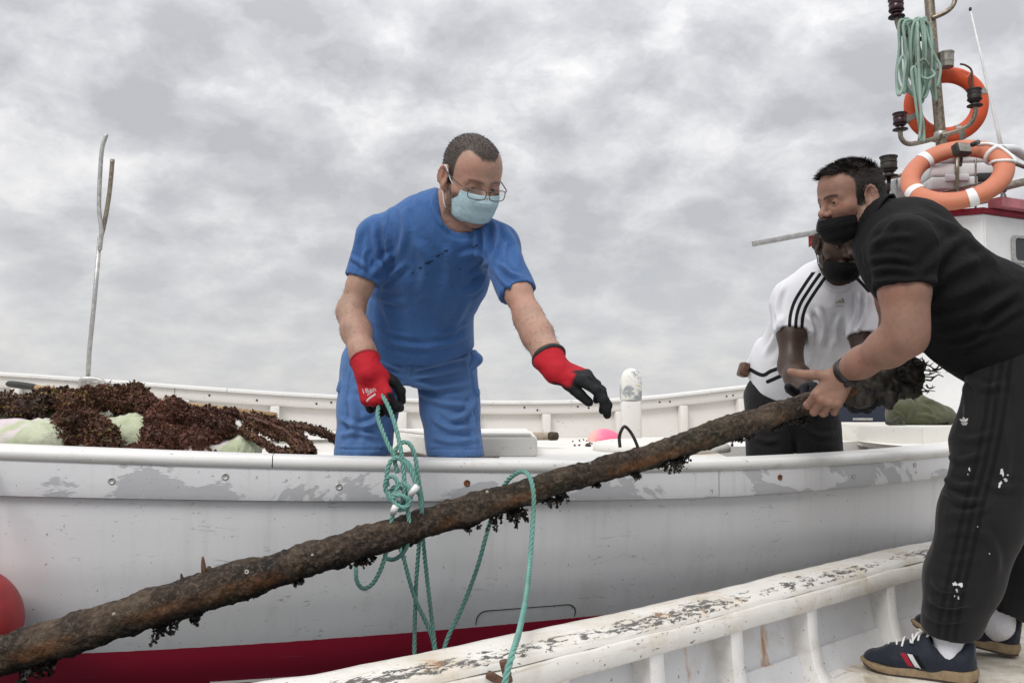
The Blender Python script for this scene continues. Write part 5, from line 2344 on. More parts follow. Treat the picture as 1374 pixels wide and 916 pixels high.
    for s in (-1, 1):
        ctr = np.array((s * .0325, .1190, -.0150))
        hw, hh = .0265, .0150
        ring = []
        for k in range(28):
            t = 2 * math.pi * k / 28
            x = hw * math.copysign(abs(math.cos(t)) ** .55, math.cos(t))
            z = hh * math.copysign(abs(math.sin(t)) ** .6, math.sin(t))
            ring.append(H.p(ctr + np.array((x, -.010 * ((abs(ctr[0] + x) - .01) / .05) ** 2, z))))
        mb = MB()
        mb.tube(ring, .0012, 6, closed=True)
        if s == -1:
            mb2 = mb
            mb2.tube(crom([H.p((-.0065, .1185, -.007)), H.p((0, .1215, -.005)), H.p((.0065, .1185, -.007))], 4), .0012, 6)
            for s2 in (-1, 1):
                mb2.tube(crom([H.p((s2 * .058, .109, -.005)), H.p((s2 * .071, .090, -.003)), H.p((s2 * .080, .03, .006)), H.p((s2 * .0835, -.008, .014)), H.p((s2 * .082, -.03, .0))], 6), .0017, 6)
            gl = mb2.build('glasses', M['frame_metal'], root)
        else:
            mb.build('rim', M['frame_metal'], gl)
        mb = MB()
        cpt = np.mean(np.array(ring), axis=0)
        V = [tuple(cpt)] + [tuple(cpt + (np.array(p) - cpt) * .97) for p in ring]
        mb.add(V, [(0, 1 + k, 1 + (k + 1) % 28) for k in range(28)])
        mb.build('lens', M['lens_glass'], gl)
    # ---- T-shirt
    S = Sdf()
    hem = P(565, 468, 2.72)
    S.cone(hem, wai, .158, .148, .05, flat=(front0, .80), cut=(True, False))
    S.cone(wai, che, .144, .149, .06, flat=(front, .78))
    S.ell(A(wai) + front * .055 + np.array((.01, 0, 0)), np.eye(3), (.10, .075, .085), .07)
    S.cone(che, upp, .149, .128, .06, flat=(front, .72))
    S.cone(upp, A(nb) + (0, .020, -.01), .110, .076, .05, flat=(front, .85))
    slR, slL = A(shR) + (A(elR) - A(shR)) * .575, A(shL) + (A(elL) - A(shL)) * .66
    for sh, sl, r0, r1 in ((shR, slR, .055, .0500), (shL, slL, .054, .0480)):
        S.cone(upp, sh, .090, .053, .05, flat=(front, .85))
        S.cone(sh, sl, r0, r1, .035, cut=(False, True))
    ndir = nrm(np.array(H.p((0, -.02, -.05))) - A(nb))
    nh = A(P(622, 290, 2.33))
    nd2 = nrm(np.array(H.p((0, -.03, -.02))) - nh + np.array((0, .02, 0)))
    S.cone(nh - nd2 * .012, nh + nd2 * .14, .0625, .080, .006, sub=True)
    for sl, sh, el in ((slR, shR, elR), (slL, shL, elL)):
        d = nrm(A(el) - A(sh))
        S.cone(A(sl) - d * .015, A(sl) + d * .05, .0400, .0415, .003, sub=True)
    tr = [
        ([(500, 300), (506, 340), (512, 372)], 5, .006), ([(512, 290), (520, 330), (516, 366)], 5, .005), ([(498, 372), (512, 352), (532, 338)], 5, .006),
        ([(500, 380), (522, 372), (548, 350)], 5, .005), ([(497, 388), (515, 400), (548, 408)], 5, .005), ([(540, 278), (545, 310), (535, 350)], 6, .004),
        ([(470, 345), (480, 350), (494, 362)], 4, .004), ([(486, 300), (476, 330), (468, 352)], 5, .004), ([(492, 330), (488, 350), (490, 370)], 4, .005),
        ([(655, 350), (640, 366), (628, 372)], 4, .006), ([(652, 360), (640, 384), (622, 396)], 5, .006), ([(650, 345), (632, 340), (612, 348)], 5, .004),
        ([(648, 300), (652, 325), (655, 348)], 5, .007), ([(640, 303), (640, 325), (646, 352)], 5, .006), ([(662, 298), (668, 325), (664, 350)], 5, .006),
        ([(675, 305), (690, 330), (698, 360)], 5, .005), ([(668, 352), (684, 366), (700, 372)], 4, .005), ([(664, 358), (678, 380), (690, 388)], 4, .005), ([(680, 320), (676, 345), (684, 370)], 4, .004),
        ([(508, 395), (522, 425), (530, 458)], 6, .0025), ([(540, 385), (552, 425), (556, 462)], 8, .0018),
        ([(632, 395), (616, 425), (606, 458)], 6, .0028), ([(600, 380), (590, 420), (588, 460)], 8, .0018), ([(502, 446), (530, 462), (570, 466), (612, 458), (634, 446)], 5, .0032),
        ([(500, 428), (525, 446), (565, 454)], 4, .0022), ([(633, 428), (610, 444), (575, 452)], 4, .0022), ([(560, 320), (572, 352), (566, 400)], 9, .004), ([(600, 325), (604, 360), (596, 400)], 9, .004),
        ([(583, 255), (582, 280), (594, 303), (616, 316), (640, 310), (654, 300)], 3.2, .0035),
    ]
    tr += [([(464, 347), (480, 357), (500, 371)], 1.7, -.0020), ([(672, 391), (692, 385), (713, 376)], 1.7, -.0020), ([(524, 282), (514, 318), (510, 362)], 1.7, .0018), ([(660, 296), (668, 320), (664, 352)], 1.7, .0018)]
    sh_o = finish_cloth('t_shirt', S, .0045, M['shirt_blue'], root, [], [((7, 7, 5), .007, 3), ((22, 22, 14), .003, 4)], trace=tr, gain=1.7)
    # wet splashes on the chest
    bv = bvh_of(sh_o)
    rg = np.random.default_rng(2)
    sp = []
    for px, py, r in ((554, 366, .0032), (564, 359, .0038), (575, 352, .0055), (579, 350, .004), (588, 343, .0038), (593, 340, .003), (598, 337, .0042), (617, 361, .0022), (607, 385, .002), (637, 331, .0055), (572, 368, .0022)):
        c = A(P(px, py, 2.3))
        dr = nrm(c - A(cam.location))
        rt = nrm(np.cross(dr, (0, 0, 1)))
        u_ = np.cross(rt, dr)
        decal(bv, [[(x * 1.5, y * .75 + x * .5) for x, y in splat(rg, 9, r)]], c, rt, u_, dr, .0007, 'water_splash', M['shirt_wet'], sh_o, 1)
    # ribbed collar
    mb = MB()
    # ---- shorts
    S = Sdf()
    S.cone(P(562, 448, 2.71), P(550, 484, 2.76), .156, .172, .04, flat=(front0, .80), cut=(True, True))
    for (hip, kne, ank), hx, px in zip(legs, (486, 611), (500, 598)):
        he = P(hx, 611, 2.745)
        hp = P(px, 488, 2.77)
        S.chain([hp, A(hp) * .5 + A(he) * .5, A(he)], [.096, .088, .0835], .022)
        S.half(A(he), (0, 0, -1), A(he) - (.12, .13, .12), A(he) + (.12, .13, .02), .002)
        S.cone(A(he) + (0, 0, .012), A(he) - (0, 0, .06), .072, .074, .003, sub=True)
    tr = [
        ([(548, 508), (520, 500), (480, 496)], 4, .005), ([(548, 510), (515, 520), (470, 522)], 5, .006), ([(546, 514), (520, 535), (480, 545)], 5, .005), ([(545, 500), (510, 484), (470, 480)], 4, .004),
        ([(550, 508), (590, 500), (630, 492)], 4, .005), ([(552, 512), (590, 520), (636, 514)], 5, .006), ([(556, 520), (590, 540), (640, 545)], 5, .005), ([(552, 498), (590, 486), (632, 478)], 4, .004),
        ([(456, 560), (480, 572), (505, 568)], 5, .005), ([(455, 585), (480, 580), (515, 590)], 5, .004), ([(470, 530), (476, 560), (470, 600)], 6, .004), ([(520, 545), (505, 565), (480, 575)], 5, .005),
        ([(580, 560), (605, 575), (640, 572)], 5, .005), ([(578, 585), (605, 592), (645, 588)], 5, .004), ([(640, 530), (625, 555), (600, 565)], 5, .005), ([(632, 545), (636, 575), (642, 600)], 5, .004),
        ([(450, 602), (485, 603), (524, 602)], 1.7, -.0028), ([(572, 602), (612, 603), (650, 602)], 1.7, -.0028), ([(549, 470), (550, 488), (549, 507)], 2.2, .0035),
        ([(470, 490), (466, 530), (460, 600)], 1.6, .0025), ([(632, 490), (638, 540), (643, 600)], 1.6, .0025),
    ]
    so = finish_cloth('shorts', S, .0048, M['shorts_blue'], root, [], [((7, 7, 8), .007, 13), ((22, 22, 22), .003, 14)], trace=tr, gain=2.1)
    for px, py, d, w, hgt, tilt in ((462, 519, 2.76, .050, .075, .25), (640, 526, 2.76, .030, .05, -.1)):
        q = P(px, py, d)
        R = np.array(Matrix.Rotation(tilt, 3, 'Y'))
        mb = MB()
        mb.box(q, (w * .55, .10, hgt * .5), R, .006)
        mb.build('pocket_flap', M['shorts_blue'], so)
    # waistband bunched at the hip on the right
    S = Sdf()
    S.chain([P(636, 474, 2.68), P(640, 482, 2.66), P(634, 492, 2.66)], [.012, .016, .012], .01)
    v, f = S.mesh(.004)
    quad_object('waist_fold', [(v, f)], M['shorts_blue'], so)
    # ---- shoes down in the well
    for (hip, kne, ank), s in zip(legs, (False, True)):
        shoe(root, Vector((ank.x, ank.y, ZC - .758)), (.0, -1, 0), s, ankle=A(ank) + (0, 0, .06))
    # ---- gloves
    def glove(name, wr, F, el, curls, thumb, colf, label, cuff=.0038):
        G = Sdf()
        tips = add_hand(G, F, curls, thumb, grow=.0016)
        d = nrm(A(wr) - A(el))
        G.cone(A(wr) - d * .030, A(wr) + d * .02, .0392, .0325, .012, cut=(True, False))
        v, f = G.mesh(.0026)
        n = vnormals(v, f)
        v = v + n * (ripple(v, (45, 45, 45), .0012, 2) * .5 + fbm(v * 130, 2, 6) * .0004)[:, None]
        o = quad_object(name, [(v, f)], M['glove_fabric'], root, lambda v_: colf(F.inv(v_), v_))
        if label:
            o['label'] = label
        # rolled cuff
        mb = MB()
        t = d
        a = nrm(np.cross(t, (0, 0, 1)))
        b = np.cross(t, a)
        mb.tube([A(wr) - d * .029 + (a * math.cos(x) + b * math.sin(x)) * .0385 for x in np.linspace(0, 2 * math.pi, 24, endpoint=False)], cuff, 8, closed=True)
        return o, mb, tips

    RED, BLK = np.array((.42, .010, .020)), np.array((.010, .011, .012))

    def blend(w):
        return RED * (1 - w[:, None]) + BLK * w[:, None]

    def colR(q, v_):
        # black dipped palm, thumb inside and finger tips
        w = sstep(-q[:, 2] - .010 + .02 * sstep(q[:, 1], .08, .14), -.004, .004) * sstep(q[:, 1], .0, .02)
        w = np.maximum(w, sstep(q[:, 0], .028, .034) * sstep(q[:, 1], .088, .094))
        w = np.maximum(w, sstep(q[:, 0], .036, .040) * sstep(-q[:, 2], .020, .026))
        return blend(w)
    FR = hand_frame(wrR, nrm(np.array((.34, -.30, -.90))), np.array((-.25, -.95, .2)), True)
    oR, cb, tipsR = glove('glove', wrR, FR, elR, [(38, 62, 40), (48, 66, 40), (55, 66, 40), (58, 62, 40)], ((.50, .62, -.52), 22, 30), colR, None)
    cb.build('cuff', M['red_buoy'], oR)
    globals()['GRIP_R'] = FR.p((.012, .105, -.045))

    def colL(q, v_):
        w = sstep(-q[:, 2] - .002 - .010 * sstep(q[:, 0], 0, .03), -.003, .003) * sstep(q[:, 1], .012, .03)
        w = np.maximum(w, sstep(q[:, 1] + .35 * q[:, 0], .062, .070))
        stripe = np.exp(-((q[:, 0] - .040 + .1 * (q[:, 1] - .05)) / .009) ** 2) * sstep(q[:, 1], -.02, .0) * (1 - sstep(q[:, 1], .062, .075)) * sstep(q[:, 2], -.028, -.012)
        w = w * (1 - np.minimum(1, stripe * 1.6))
        return blend(np.clip(w, 0, 1))
    FL = hand_frame(wrL, nrm(np.array((.86, -.30, -.36))), np.array((.40, -.42, .80)), False)
    oL, cb, _ = glove('glove', wrL, FL, elL, [(8, 24, 22), (20, 28, 24), (26, 32, 26), (30, 34, 26)], ((.16, .95, -.30), 8, 10), colL, None, .0062)
    cb.build('cuff', M['dark_rubber'], oL)
    # white print on the back of the right glove
    bv = bvh_of(oR)
    rt, upv, dr = FR.R[:, 0] * 1.0, FR.R[:, 1] * -1.0, -FR.R[:, 2]
    c0 = FR.p((-.012, .070, .05))
    cu = bpy.data.curves.new('txt', 'FONT')
    cu.body = '18en'
    cu.size = .020
    cu.resolution_u = 2
    to = bpy.data.objects.new('txt', cu)
    COL.objects.link(to)
    bpy.context.view_layer.update()
    me = to.evaluated_get(bpy.context.evaluated_depsgraph_get()).to_mesh()
    polys = [[(me.vertices[i].co.x - .018, me.vertices[i].co.y + .004 - .22 * (me.vertices[i].co.x)) for i in p.vertices] for p in me.polygons]
    bpy.data.objects.remove(to)
    for k in range(5):
        polys.append([(-.006 + k * .0035, -.006 + k * .0009), (-.0035 + k * .0035, -.006 + k * .0009), (-.0035 + k * .0035, -.0030 + k * .0009), (-.006 + k * .0035, -.0030 + k * .0009)])
    for k in range(8):
        polys.append([(-.013 + k * .0037, -.020 + k * .0009), (-.0102 + k * .0037, -.020 + k * .0009), (-.0102 + k * .0037, -.0145 + k * .0009), (-.013 + k * .0037, -.0145 + k * .0009)])
    decal(bv, polys, c0, rt, upv, dr, .0008, 'print', M['print_white'], oR, 1)
    return root


cloth('shirt_wet', (.014, .036, .098), .1)
build_blue()
# ------------------------------------------------------------------ the rusted iron bar carried between them
LOG_A, LOG_B = A(P(-70, 901, 2.02)), A(P(1228, 497, 2.66))
LOG_R = .0390


def log_r(t):
    return .0450 - .0180 * t



def log_at(t, off=(0, 0, 0)):
    return LOG_A + (LOG_B - LOG_A) * t + np.array(off, float)


def build_log():
    rg = np.random.default_rng(8)
    root = empty('iron_bar', tuple(log_at(.5)), 'long thick rusted iron bar crusted with barnacles and weed, carried by the men', 'iron bar')
    n, seg = 620, 56
    t = np.linspace(0, 1, n)
    c = log_at(0)[None] + (LOG_B - LOG_A)[None] * t[:, None]
    c[:, 2] -= .008 * np.exp(-((t - .66) / .06) ** 2)
    tt, U, V = frames(c)
    ang = np.linspace(0, 2 * math.pi, seg, endpoint=False)
    dirs = np.cos(ang)[None, :, None] * U[:, None] + np.sin(ang)[None, :, None] * V[:, None]
    base = c[:, None] + dirs * LOG_R
    r = log_r(t)[:, None] * np.ones((1, seg)) * (1 + .06 * vnoise(np.stack([t * 9, 0 * t, 0 * t], 1), 3))[:, None] * np.ones((1, seg))
    r = r + .0028 * fbm(base * 9, 3, 5) + .0030 * fbm(base * 30, 3, 15) + .0028 * np.maximum(0, fbm(base * 75, 2, 25))
    # flaked layers: terraces
    q = fbm(base * np.array([6, 6, 14]), 3, 45)
    r = r + .0030 * sstep(q, .05, .13) - .002 * sstep(-q, .25, .32)
    p = c[:, None] + dirs * r[..., None]
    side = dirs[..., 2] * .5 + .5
    f = []
    for i in range(n - 1):
        for j in range(seg):
            f.append((i * seg + j, i * seg + (j + 1) % seg, (i + 1) * seg + (j + 1) % seg, (i + 1) * seg + j))
    f.append(tuple(range(seg))[::-1])
    f.append(tuple((n - 1) * seg + j for j in range(seg)))
    mb = MB()
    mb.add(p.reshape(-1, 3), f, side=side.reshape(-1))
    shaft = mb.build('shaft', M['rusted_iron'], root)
    axis = nrm(LOG_B - LOG_A)
    # bent rusty hoop on top
    def t_of(px):
        ts = np.linspace(0, 1, 800)
        uv = to_px(log_at(0)[None] + (LOG_B - LOG_A)[None] * ts[:, None])
        return float(ts[int(np.argmin(np.abs(uv[:, 0] - px)))])
    T = t_of(845)
    d_ = log_at(T)[1]
    mb = MB()
    mb.tube(crom([P(832, 600, d_), P(831, 588, d_), P(833, 579, d_ - .01), P(838, 572, d_ - .01), P(845, 578, d_), P(851, 588, d_), P(856, 600, d_)], 6), [.0045] * 37, 8)
    mb.build('hoop', M['dark_metal'], root)
    # splinter and thorn stubs
    for px, py, h, w in ((273, 768, 22, 6), (281, 768, 9, 8), (244, 778, 9, 4), (1101, 536, 5, 3)):
        T = t_of(px)
        d_ = log_at(T)[1] - .01
        mb = MB()
        mb.tube(crom([P(px + 2, py + 6, d_), P(px, py - h * .4, d_), P(px - 1, py - h, d_)], 3), [w / 2 / FPX * d_ * q for q in (1.4, 1.3, 1.2, 1.1, .9, .7, .4)], 7)
        mb.build('splinter', M['leather' if h > 10 else 'mud'], root)
    # barnacles
    k = 0
    for px, off, rr in ((334, -3, .0075), (420, -6, .0035), (655, 5, .004), (790, 2, .0035), (160, -4, .004)):
        T = t_of(px)
        cpt = log_at(T)
        up = np.array((0, -.8, .6))
        up = nrm(up - axis * (up @ axis))
        sd = nrm(np.cross(axis, up))
        nv = nrm(up + sd * off * -.06)
        q = cpt + nv * (log_r(T) + .002)
        mb = MB()
        mb.lathe([(rr * 1.1, -.004), (rr, .002), (rr * .7, .005), (rr * .35, .0055), (rr * .25, .003)], q, nv, 9)
        mb.build('barnacle', M['barnacle'], root)

    # tufts of weed hanging under the bar
    def tuft(px, n_, length, spread, seed, hang=(0, 0, -1), where=(0, -.25, -1), d_off=0.0):
        rg = np.random.default_rng(seed)
        T = t_of(px)
        w = np.array(where, float)
        w = nrm(w - axis * (w @ axis))
        mb = MB()
        for i in range(n_):
            a = log_at(T) + axis * rg.normal(0, spread * .45) + w * (log_r(T) * .92)
            d = nrm(np.array(hang) + rg.normal(0, .45, 3))
            L = length * rg.uniform(.4, 1.1)
            # branching frond: a stalk with leaflets
            stalk = [a]
            for s in range(4):
                d = nrm(d + rg.normal(0, .35, 3) + np.array(hang) * .15)
                stalk.append(stalk[-1] + d * L / 4)
            v, f = tube_geo(stalk, [.0022, .0020, .0017, .0013, .0008], 5)
            mb.add(v, f, Col=np.tile(np.array((.010, .008, .006)) * rg.uniform(.6, 1.6), (len(v), 1)))
            for s in range(1, 5):
                for _ in range(3):
                    c0 = stalk[s]
                    e = nrm(rg.normal(0, 1, 3) + d * .5)
                    g = nrm(np.cross(e, rg.normal(0, 1, 3)))
                    l_, w_ = rg.uniform(.006, .014), rg.uniform(.0025, .006)
                    vv = [c0 - g * w_ * .3, c0 + g * w_ * .3, c0 + e * l_ * .6 + g * w_, c0 + e * l_, c0 + e * l_ * .6 - g * w_]
                    mb.add(vv, [(0, 1, 2, 3, 4)], Col=np.tile(np.array((.012, .009, .007)) * rg.uniform(.5, 1.9), (5, 1)))
        mb.build('weed_tuft', M['kelp_dark'], root, smooth=False)['kind'] = 'stuff'
    for args in ((218, 14, .05, .03, 1), (258, 7, .03, .02, 2), (470, 6, .022, .03, 3), (486, 5, .03, .02, 4), (545, 3, .015, .02, 5), (624, 5, .028, .012, 6), (688, 15, .050, .025, 7), (660, 6, .035, .012, 8),
                 (735, 8, .025, .03, 9), (748, 6, .03, .02, 10), (790, 4, .018, .03, 11), (845, 10, .035, .02, 12), (902, 20, .045, .03, 13), (880, 8, .028, .03, 14), (985, 4, .02, .02, 15), (1000, 4, .02, .02, 16), (60, 10, .04, .03, 17), (40, 12, .045, .04, 18), (400, 4, .012, .04, 19), (330, 4, .012, .04, 20), (1040, 6, .02, .04, 21), (1075, 8, .03, .03, 22)):
        tuft(*args)
    # weed grown end of the bar: bushy dark crust and spiky fringe
    S = Sdf()
    for k in range(26):
        T = rg.uniform(.915, 1.0)
        q = log_at(T) + rg.normal(0, .016, 3)
        S.ell(q, np.eye(3), rg.uniform(.024, .042, 3), .02)
    v, f = S.mesh(.006)
    nn = vnormals(v, f)
    v = v + nn * (.010 * fbm(v * 28, 3, 7) + .005 * fbm(v * 80, 2, 9))[:, None]
    def wc(v_):
        q = fbm(v_ * 22, 3, 31)[:, None] * .5 + .5
        return np.array((.012, .011, .010)) * (1 - q) + np.array((.060, .048, .036)) * q
    quad_object('weed_crust', [(v, f)], M['kelp_dark'], root, wc)
    mb = MB()
    for k in range(120):
        T = rg.uniform(.955, 1.005)
        a = log_at(T) + rg.normal(0, .02, 3)
        d = nrm(axis * rg.uniform(.2, 1.3) + rg.normal(0, .7, 3))
        pts = [a]
        L = rg.uniform(.03, .07)
        for s in range(4):
            d = nrm(d + rg.normal(0, .4, 3))
            pts.append(pts[-1] + d * L / 4)
        v, f = tube_geo(pts, [.003, .0028, .0024, .0018, .0008], 5)
        cc = np.array((.013, .011, .010)) * rg.uniform(.5, 2.2)
        mb.add(v, f, Col=np.tile(cc, (len(v), 1)))
        for s in (2, 3):
            e = nrm(d + rg.normal(0, .8, 3))
            v, f = tube_geo([pts[s], pts[s] + e * L * .25], [.0018, .0006], 4)
            mb.add(v, f, Col=np.tile(cc, (len(v), 1)))
    mb.build('weed_fringe', M['kelp_dark'], root, smooth=False)['kind'] = 'stuff'
    return t_of


t_of = build_log()
# ------------------------------------------------------------------ the man in black on the old boat
def build_black():
    rng = np.random.default_rng(15)
    root = empty('person', (1.30, 2.55, PZ), 'man in black polo, striped black track trousers and black mask gripping the iron bar', 'person')
    nb, che, wai, pel = P(1190, 305, 2.53), P(1250, 371, 2.47), P(1325, 428, 2.50), P(1388, 478, 2.52)
    shL, shR = P(1210, 332, 2.28), P(1182, 322, 2.64)
    elL, wrL = P(1217, 452, 2.26), P(1131, 500, 2.46)
    elR, wrR = P(1205, 425, 2.78), P(1195, 505, 2.80)
    spine = nrm(A(nb) - A(wai))
    lat = nrm(A(shL) - A(shR))
    lat = nrm(lat - spine * (lat @ spine))
    front = nrm(np.cross(lat, spine))
    if front[2] > 0:
        front = -front
    fwd = nrm((-math.cos(math.radians(15)), -math.sin(math.radians(15)), -.20))
    H = look_frame(P(1141, 267, 2.58), fwd, (0, 0, 1), roll=math.radians(2), size=.95)
    B = Sdf()
    add_head(B, H, A(nb) + np.array((.01, .0, .0)), .061, jaw=1.06)
    B.cone(nb, che, .062, .13, .04, flat=(front, .75))
    B.cone(che, wai, .135, .135, .05, flat=(front, .8))
    B.cone(wai, pel, .135, .135, .05, flat=(front, .85))
    for sh, el, wr in ((shL, elL, wrL), (shR, elR, wrR)):
        a, b, c = A(sh), A(el), A(wr)
        B.cone(A(nb) * .6 + A(che) * .4, a, .08, .054, .04)
        B.chain([a, a * .5 + b * .5, a * .18 + b * .82, b], [.060, .058, .050, .046], .03)
        B.chain([b, b * .72 + c * .28, b * .3 + c * .7, c], [.045, .0475, .0375, .0305], .03)
    # left hand closed round the bar: palm on its near side, fingers under, thumb along the top
    HL = hand_frame(wrL, nrm(np.array((-.52, .10, -.85))), np.array((-.30, -.95, .05)), False)
    add_hand(B, HL, [(34, 58, 30), (40, 62, 34), (44, 64, 36), (46, 64, 36)], ((.86, .42, .10), 4, -14), splay=.9, grow=.0012, thumb_base=(.026, .026, -.002))
    dR = nrm(A(log_at(.93)) - A(wrR))
    HR = hand_frame(wrR, nrm(dR + np.array((-.3, 0, -.4))), np.array((.1, .9, .3)), True)
    add_hand(B, HR, [(40, 60, 34)] * 4, ((.72, .6, -.3), 20, 20))
    legs = []
    hipL, hipR = P(1378, 492, 2.42), P(1396, 486, 2.66)
    knL, knR = P(1322, 690, 2.40), P(1385, 680, 2.70)
    anL, anR = P(1276, 852, 2.50), P(1339, 836, 2.70)
    for h_, k_, a_ in ((hipL, knL, anL), (hipR, knR, anR)):
        B.chain([h_, k_, A(k_) * .35 + A(a_) * .65, a_], [.085, .055, .040, .031], .03)
    hc = (.020, .014, .011)

    def hmask(q):
        ax = np.abs(q[:, 0])
        yl = np.interp(ax, [0, .03, .045, .058, .07, .08], [.078, .074, .062, .046, .036, .026])
        zl = np.interp(q[:, 1], [-.12, -.06, -.02, -.004, .016, .030, .036, .09], [-.055, -.045, .0, -.02, -.034, -.030, .036, .070])
        return sstep(yl - q[:, 1], -.003, .006) * sstep(q[:, 2] - zl, -.003, .006) * (1 - sstep(ax, .0770, .0785))

    def beard(q):
        return .25 * sstep(-.022 - q[:, 2] - .25 * np.maximum(0, q[:, 1] - .04), -.004, .012) * sstep(q[:, 1], -.012, .012) * sstep(q[:, 2], -.125, -.10) * (1 - sstep(np.abs(q[:, 0]), .070, .074))
    base = skin_colour((.27, .145, .102), H, hmask, hc, beard, (.26, .10, .08), brow=.85)
    colf = base
    hb = np.array(H.o)
    parts = []
    # head, with a cut below the collar
    v, f = B.mesh(.0024, hb + (-.16, -.15, -.165), hb + (.15, .16, .17))
    hv, hf = v, f
    parts.append((v, f))
    # left arm and hand, fine
    lo = np.minimum(np.minimum(A(elL), A(wrL)), A(shL)) - (.20, .09, .12)
    hi = np.maximum(np.maximum(A(elL), A(wrL)), A(shL)) + (.09, .16, .02)
    lo[0] = A(wrL)[0] - .19
    v, f = B.mesh(.0030, lo, np.array((A(elL)[0] + .09, A(wrL)[1] + .17, A(shL)[2] + .01)))
    # keep only what belongs to that arm
    s = ((A(v) - A(elL)) * 0).sum() if False else None
    parts.append((v, f))
    armbox = (lo, np.array((A(elL)[0] + .09, A(wrL)[1] + .17, A(shL)[2] + .01)))
    lo, hi = B.bounds()
    D, l0 = B.field(lo, hi, .007)
    v2, f2 = surface_nets(D, l0, .007)
    ctr = v2[f2].mean(1)
    inh = np.all((ctr > hb + (-.155, -.145, -.160)) & (ctr < hb + (.145, .155, .165)), axis=1)
    ina = np.all((ctr > armbox[0] + .004) & (ctr < armbox[1] - .004), axis=1)
    parts.append((v2, f2[~(inh | ina)]))
    body = quad_object('body', parts, M['skin'], root, colf)
    # ---- hair, brushed up and back
    hn = vnormals(hv, hf)
    q = H.inv(hv)
    m = (hmask(q) > .5) & (q[:, 2] > -.06) & (np.abs(q[:, 0]) < .0775)

    def ln(p):
        qq = H.inv(hv[p])
        top = sstep(qq[:, 2], .045, .085)
        return .007 + .009 * top + .009 * top * sstep(qq[:, 1], .03, .07)

    def dirf(pick, nn):
        qq = H.inv(hv[pick])
        top = sstep(qq[:, 2], .05, .09)[:, None]
        fw = H.R[:, 1] * (.35 + .6 * sstep(qq[:, 1], .02, .07)[:, None])
        cl = np.stack([vnoise(hv[pick] * 55, s_) for s_ in (1, 2, 3)], 1) * .26
        return nn * (.20 + .16 * top) + fw * top * 1.3 - H.R[:, 1] * .8 * (1 - top) - H.R[:, 2] * .5 * (1 - top) + cl + rng.normal(0, .09, nn.shape)
    V, F_, C_ = strands(hv, hn, m, ln, dirf, 13000, rng, .0010, ((.008, .006, .005), (.034, .024, .018)), 2)
    quad_object('hair', [(V, F_)], M['hair_fibre'], body, lambda v_: C_)
    eye_objects(H, body, gaze=(.02, 1, -.10))
    face_mask(H, root, M['mask_black'], M['mask_black'], top=-.034, drop=.004, flat_top=True, tail=.012)
    # ---- polo shirt
    S = Sdf()
    hem = P(1352, 452, 2.51)
    S.cone(hem, wai, .182, .180, .05, flat=(front, .86), cut=(True, False))
    S.cone(P(1392, 470, 2.52), hem, .178, .180, .05, flat=(front, .86))
    S.cone(wai, che, .174, .168, .06, flat=(front, .80))
    S.ell(A(wai) + front * .05, np.eye(3), (.13, .12, .10), .07)
    S.cone(che, A(nb) + spine * -.03, .160, .085, .06, flat=(front, .80))
    slL = A(shL) + (A(elL) - A(shL)) * .46
    slR = A(shR) * .5 + A(elR) * .5
    for sh, sl, r0, r1 in ((shL, slL, .075, .0745), (shR, slR, .074, .07)):
        S.cone(A(nb) * .55 + A(che) * .45, sh, .125, .072, .06)
        S.cone(sh, sl, r0, r1, .04, cut=(False, True))
    ndir = nrm(np.array(H.p((0, -.02, -.06))) - A(nb))
    # stand-up collar
    S.cone(A(nb) - ndir * .03, A(nb) + ndir * .052, .078, .0735, .010, cut=(False, True))
    S.cone(A(nb) + ndir * .004, A(nb) + ndir * .12, .0665, .069, .003, sub=True)
    for sl, sh, el in ((slL, shL, elL), (slR, shR, elR)):
        d = nrm(A(el) - A(sh))
        S.cone(A(sl) - d * .015, A(sl) + d * .06, .0615, .063, .003, sub=True)
    tr = [
        ([(1172, 330), (1200, 318), (1232, 320)], 6, .004), ([(1160, 350), (1195, 345), (1230, 352)], 5, .004), ([(1165, 365), (1200, 360), (1236, 366)], 5, .0045), ([(1170, 380), (1200, 376), (1232, 378)], 4, .004),
        ([(1205, 292), (1190, 312), (1166, 335)], 6, .004), ([(1238, 370), (1262, 340), (1300, 312)], 8, .006), ([(1240, 385), (1275, 365), (1330, 340)], 9, .006),
        ([(1242, 405), (1280, 398), (1340, 372)], 9, .006), ([(1246, 425), (1290, 425), (1350, 400)], 8, .005), ([(1255, 445), (1290, 448), (1340, 430)], 7, .005), ([(1270, 465), (1300, 462), (1345, 445)], 6, .005),
        ([(1300, 440), (1330, 412), (1374, 385)], 8, .006), ([(1310, 455), (1342, 430), (1380, 408)], 7, .005), ([(1225, 282), (1262, 298), (1300, 318)], 7, .004), ([(1290, 310), (1320, 335), (1340, 365)], 9, .005), 
        ([(1236, 388), (1238, 410), (1246, 430)], 5, .005),
        ([(1168, 396), (1200, 386), (1234, 380)], 1.8, -.0022),
    ]
    po = finish_cloth('polo_shirt', S, .0052, M['shirt_black'], root, [], [((7, 7, 7), .008, 3), ((20, 20, 20), .003, 4)], trace=tr, gain=1.6)
    # fold-over collar, open at the throat
    fr_ = nrm(np.array(H.R[:, 1]) - ndir * (H.R[:, 1] @ ndir))
    sd_ = np.cross(fr_, ndir)
    rows = []
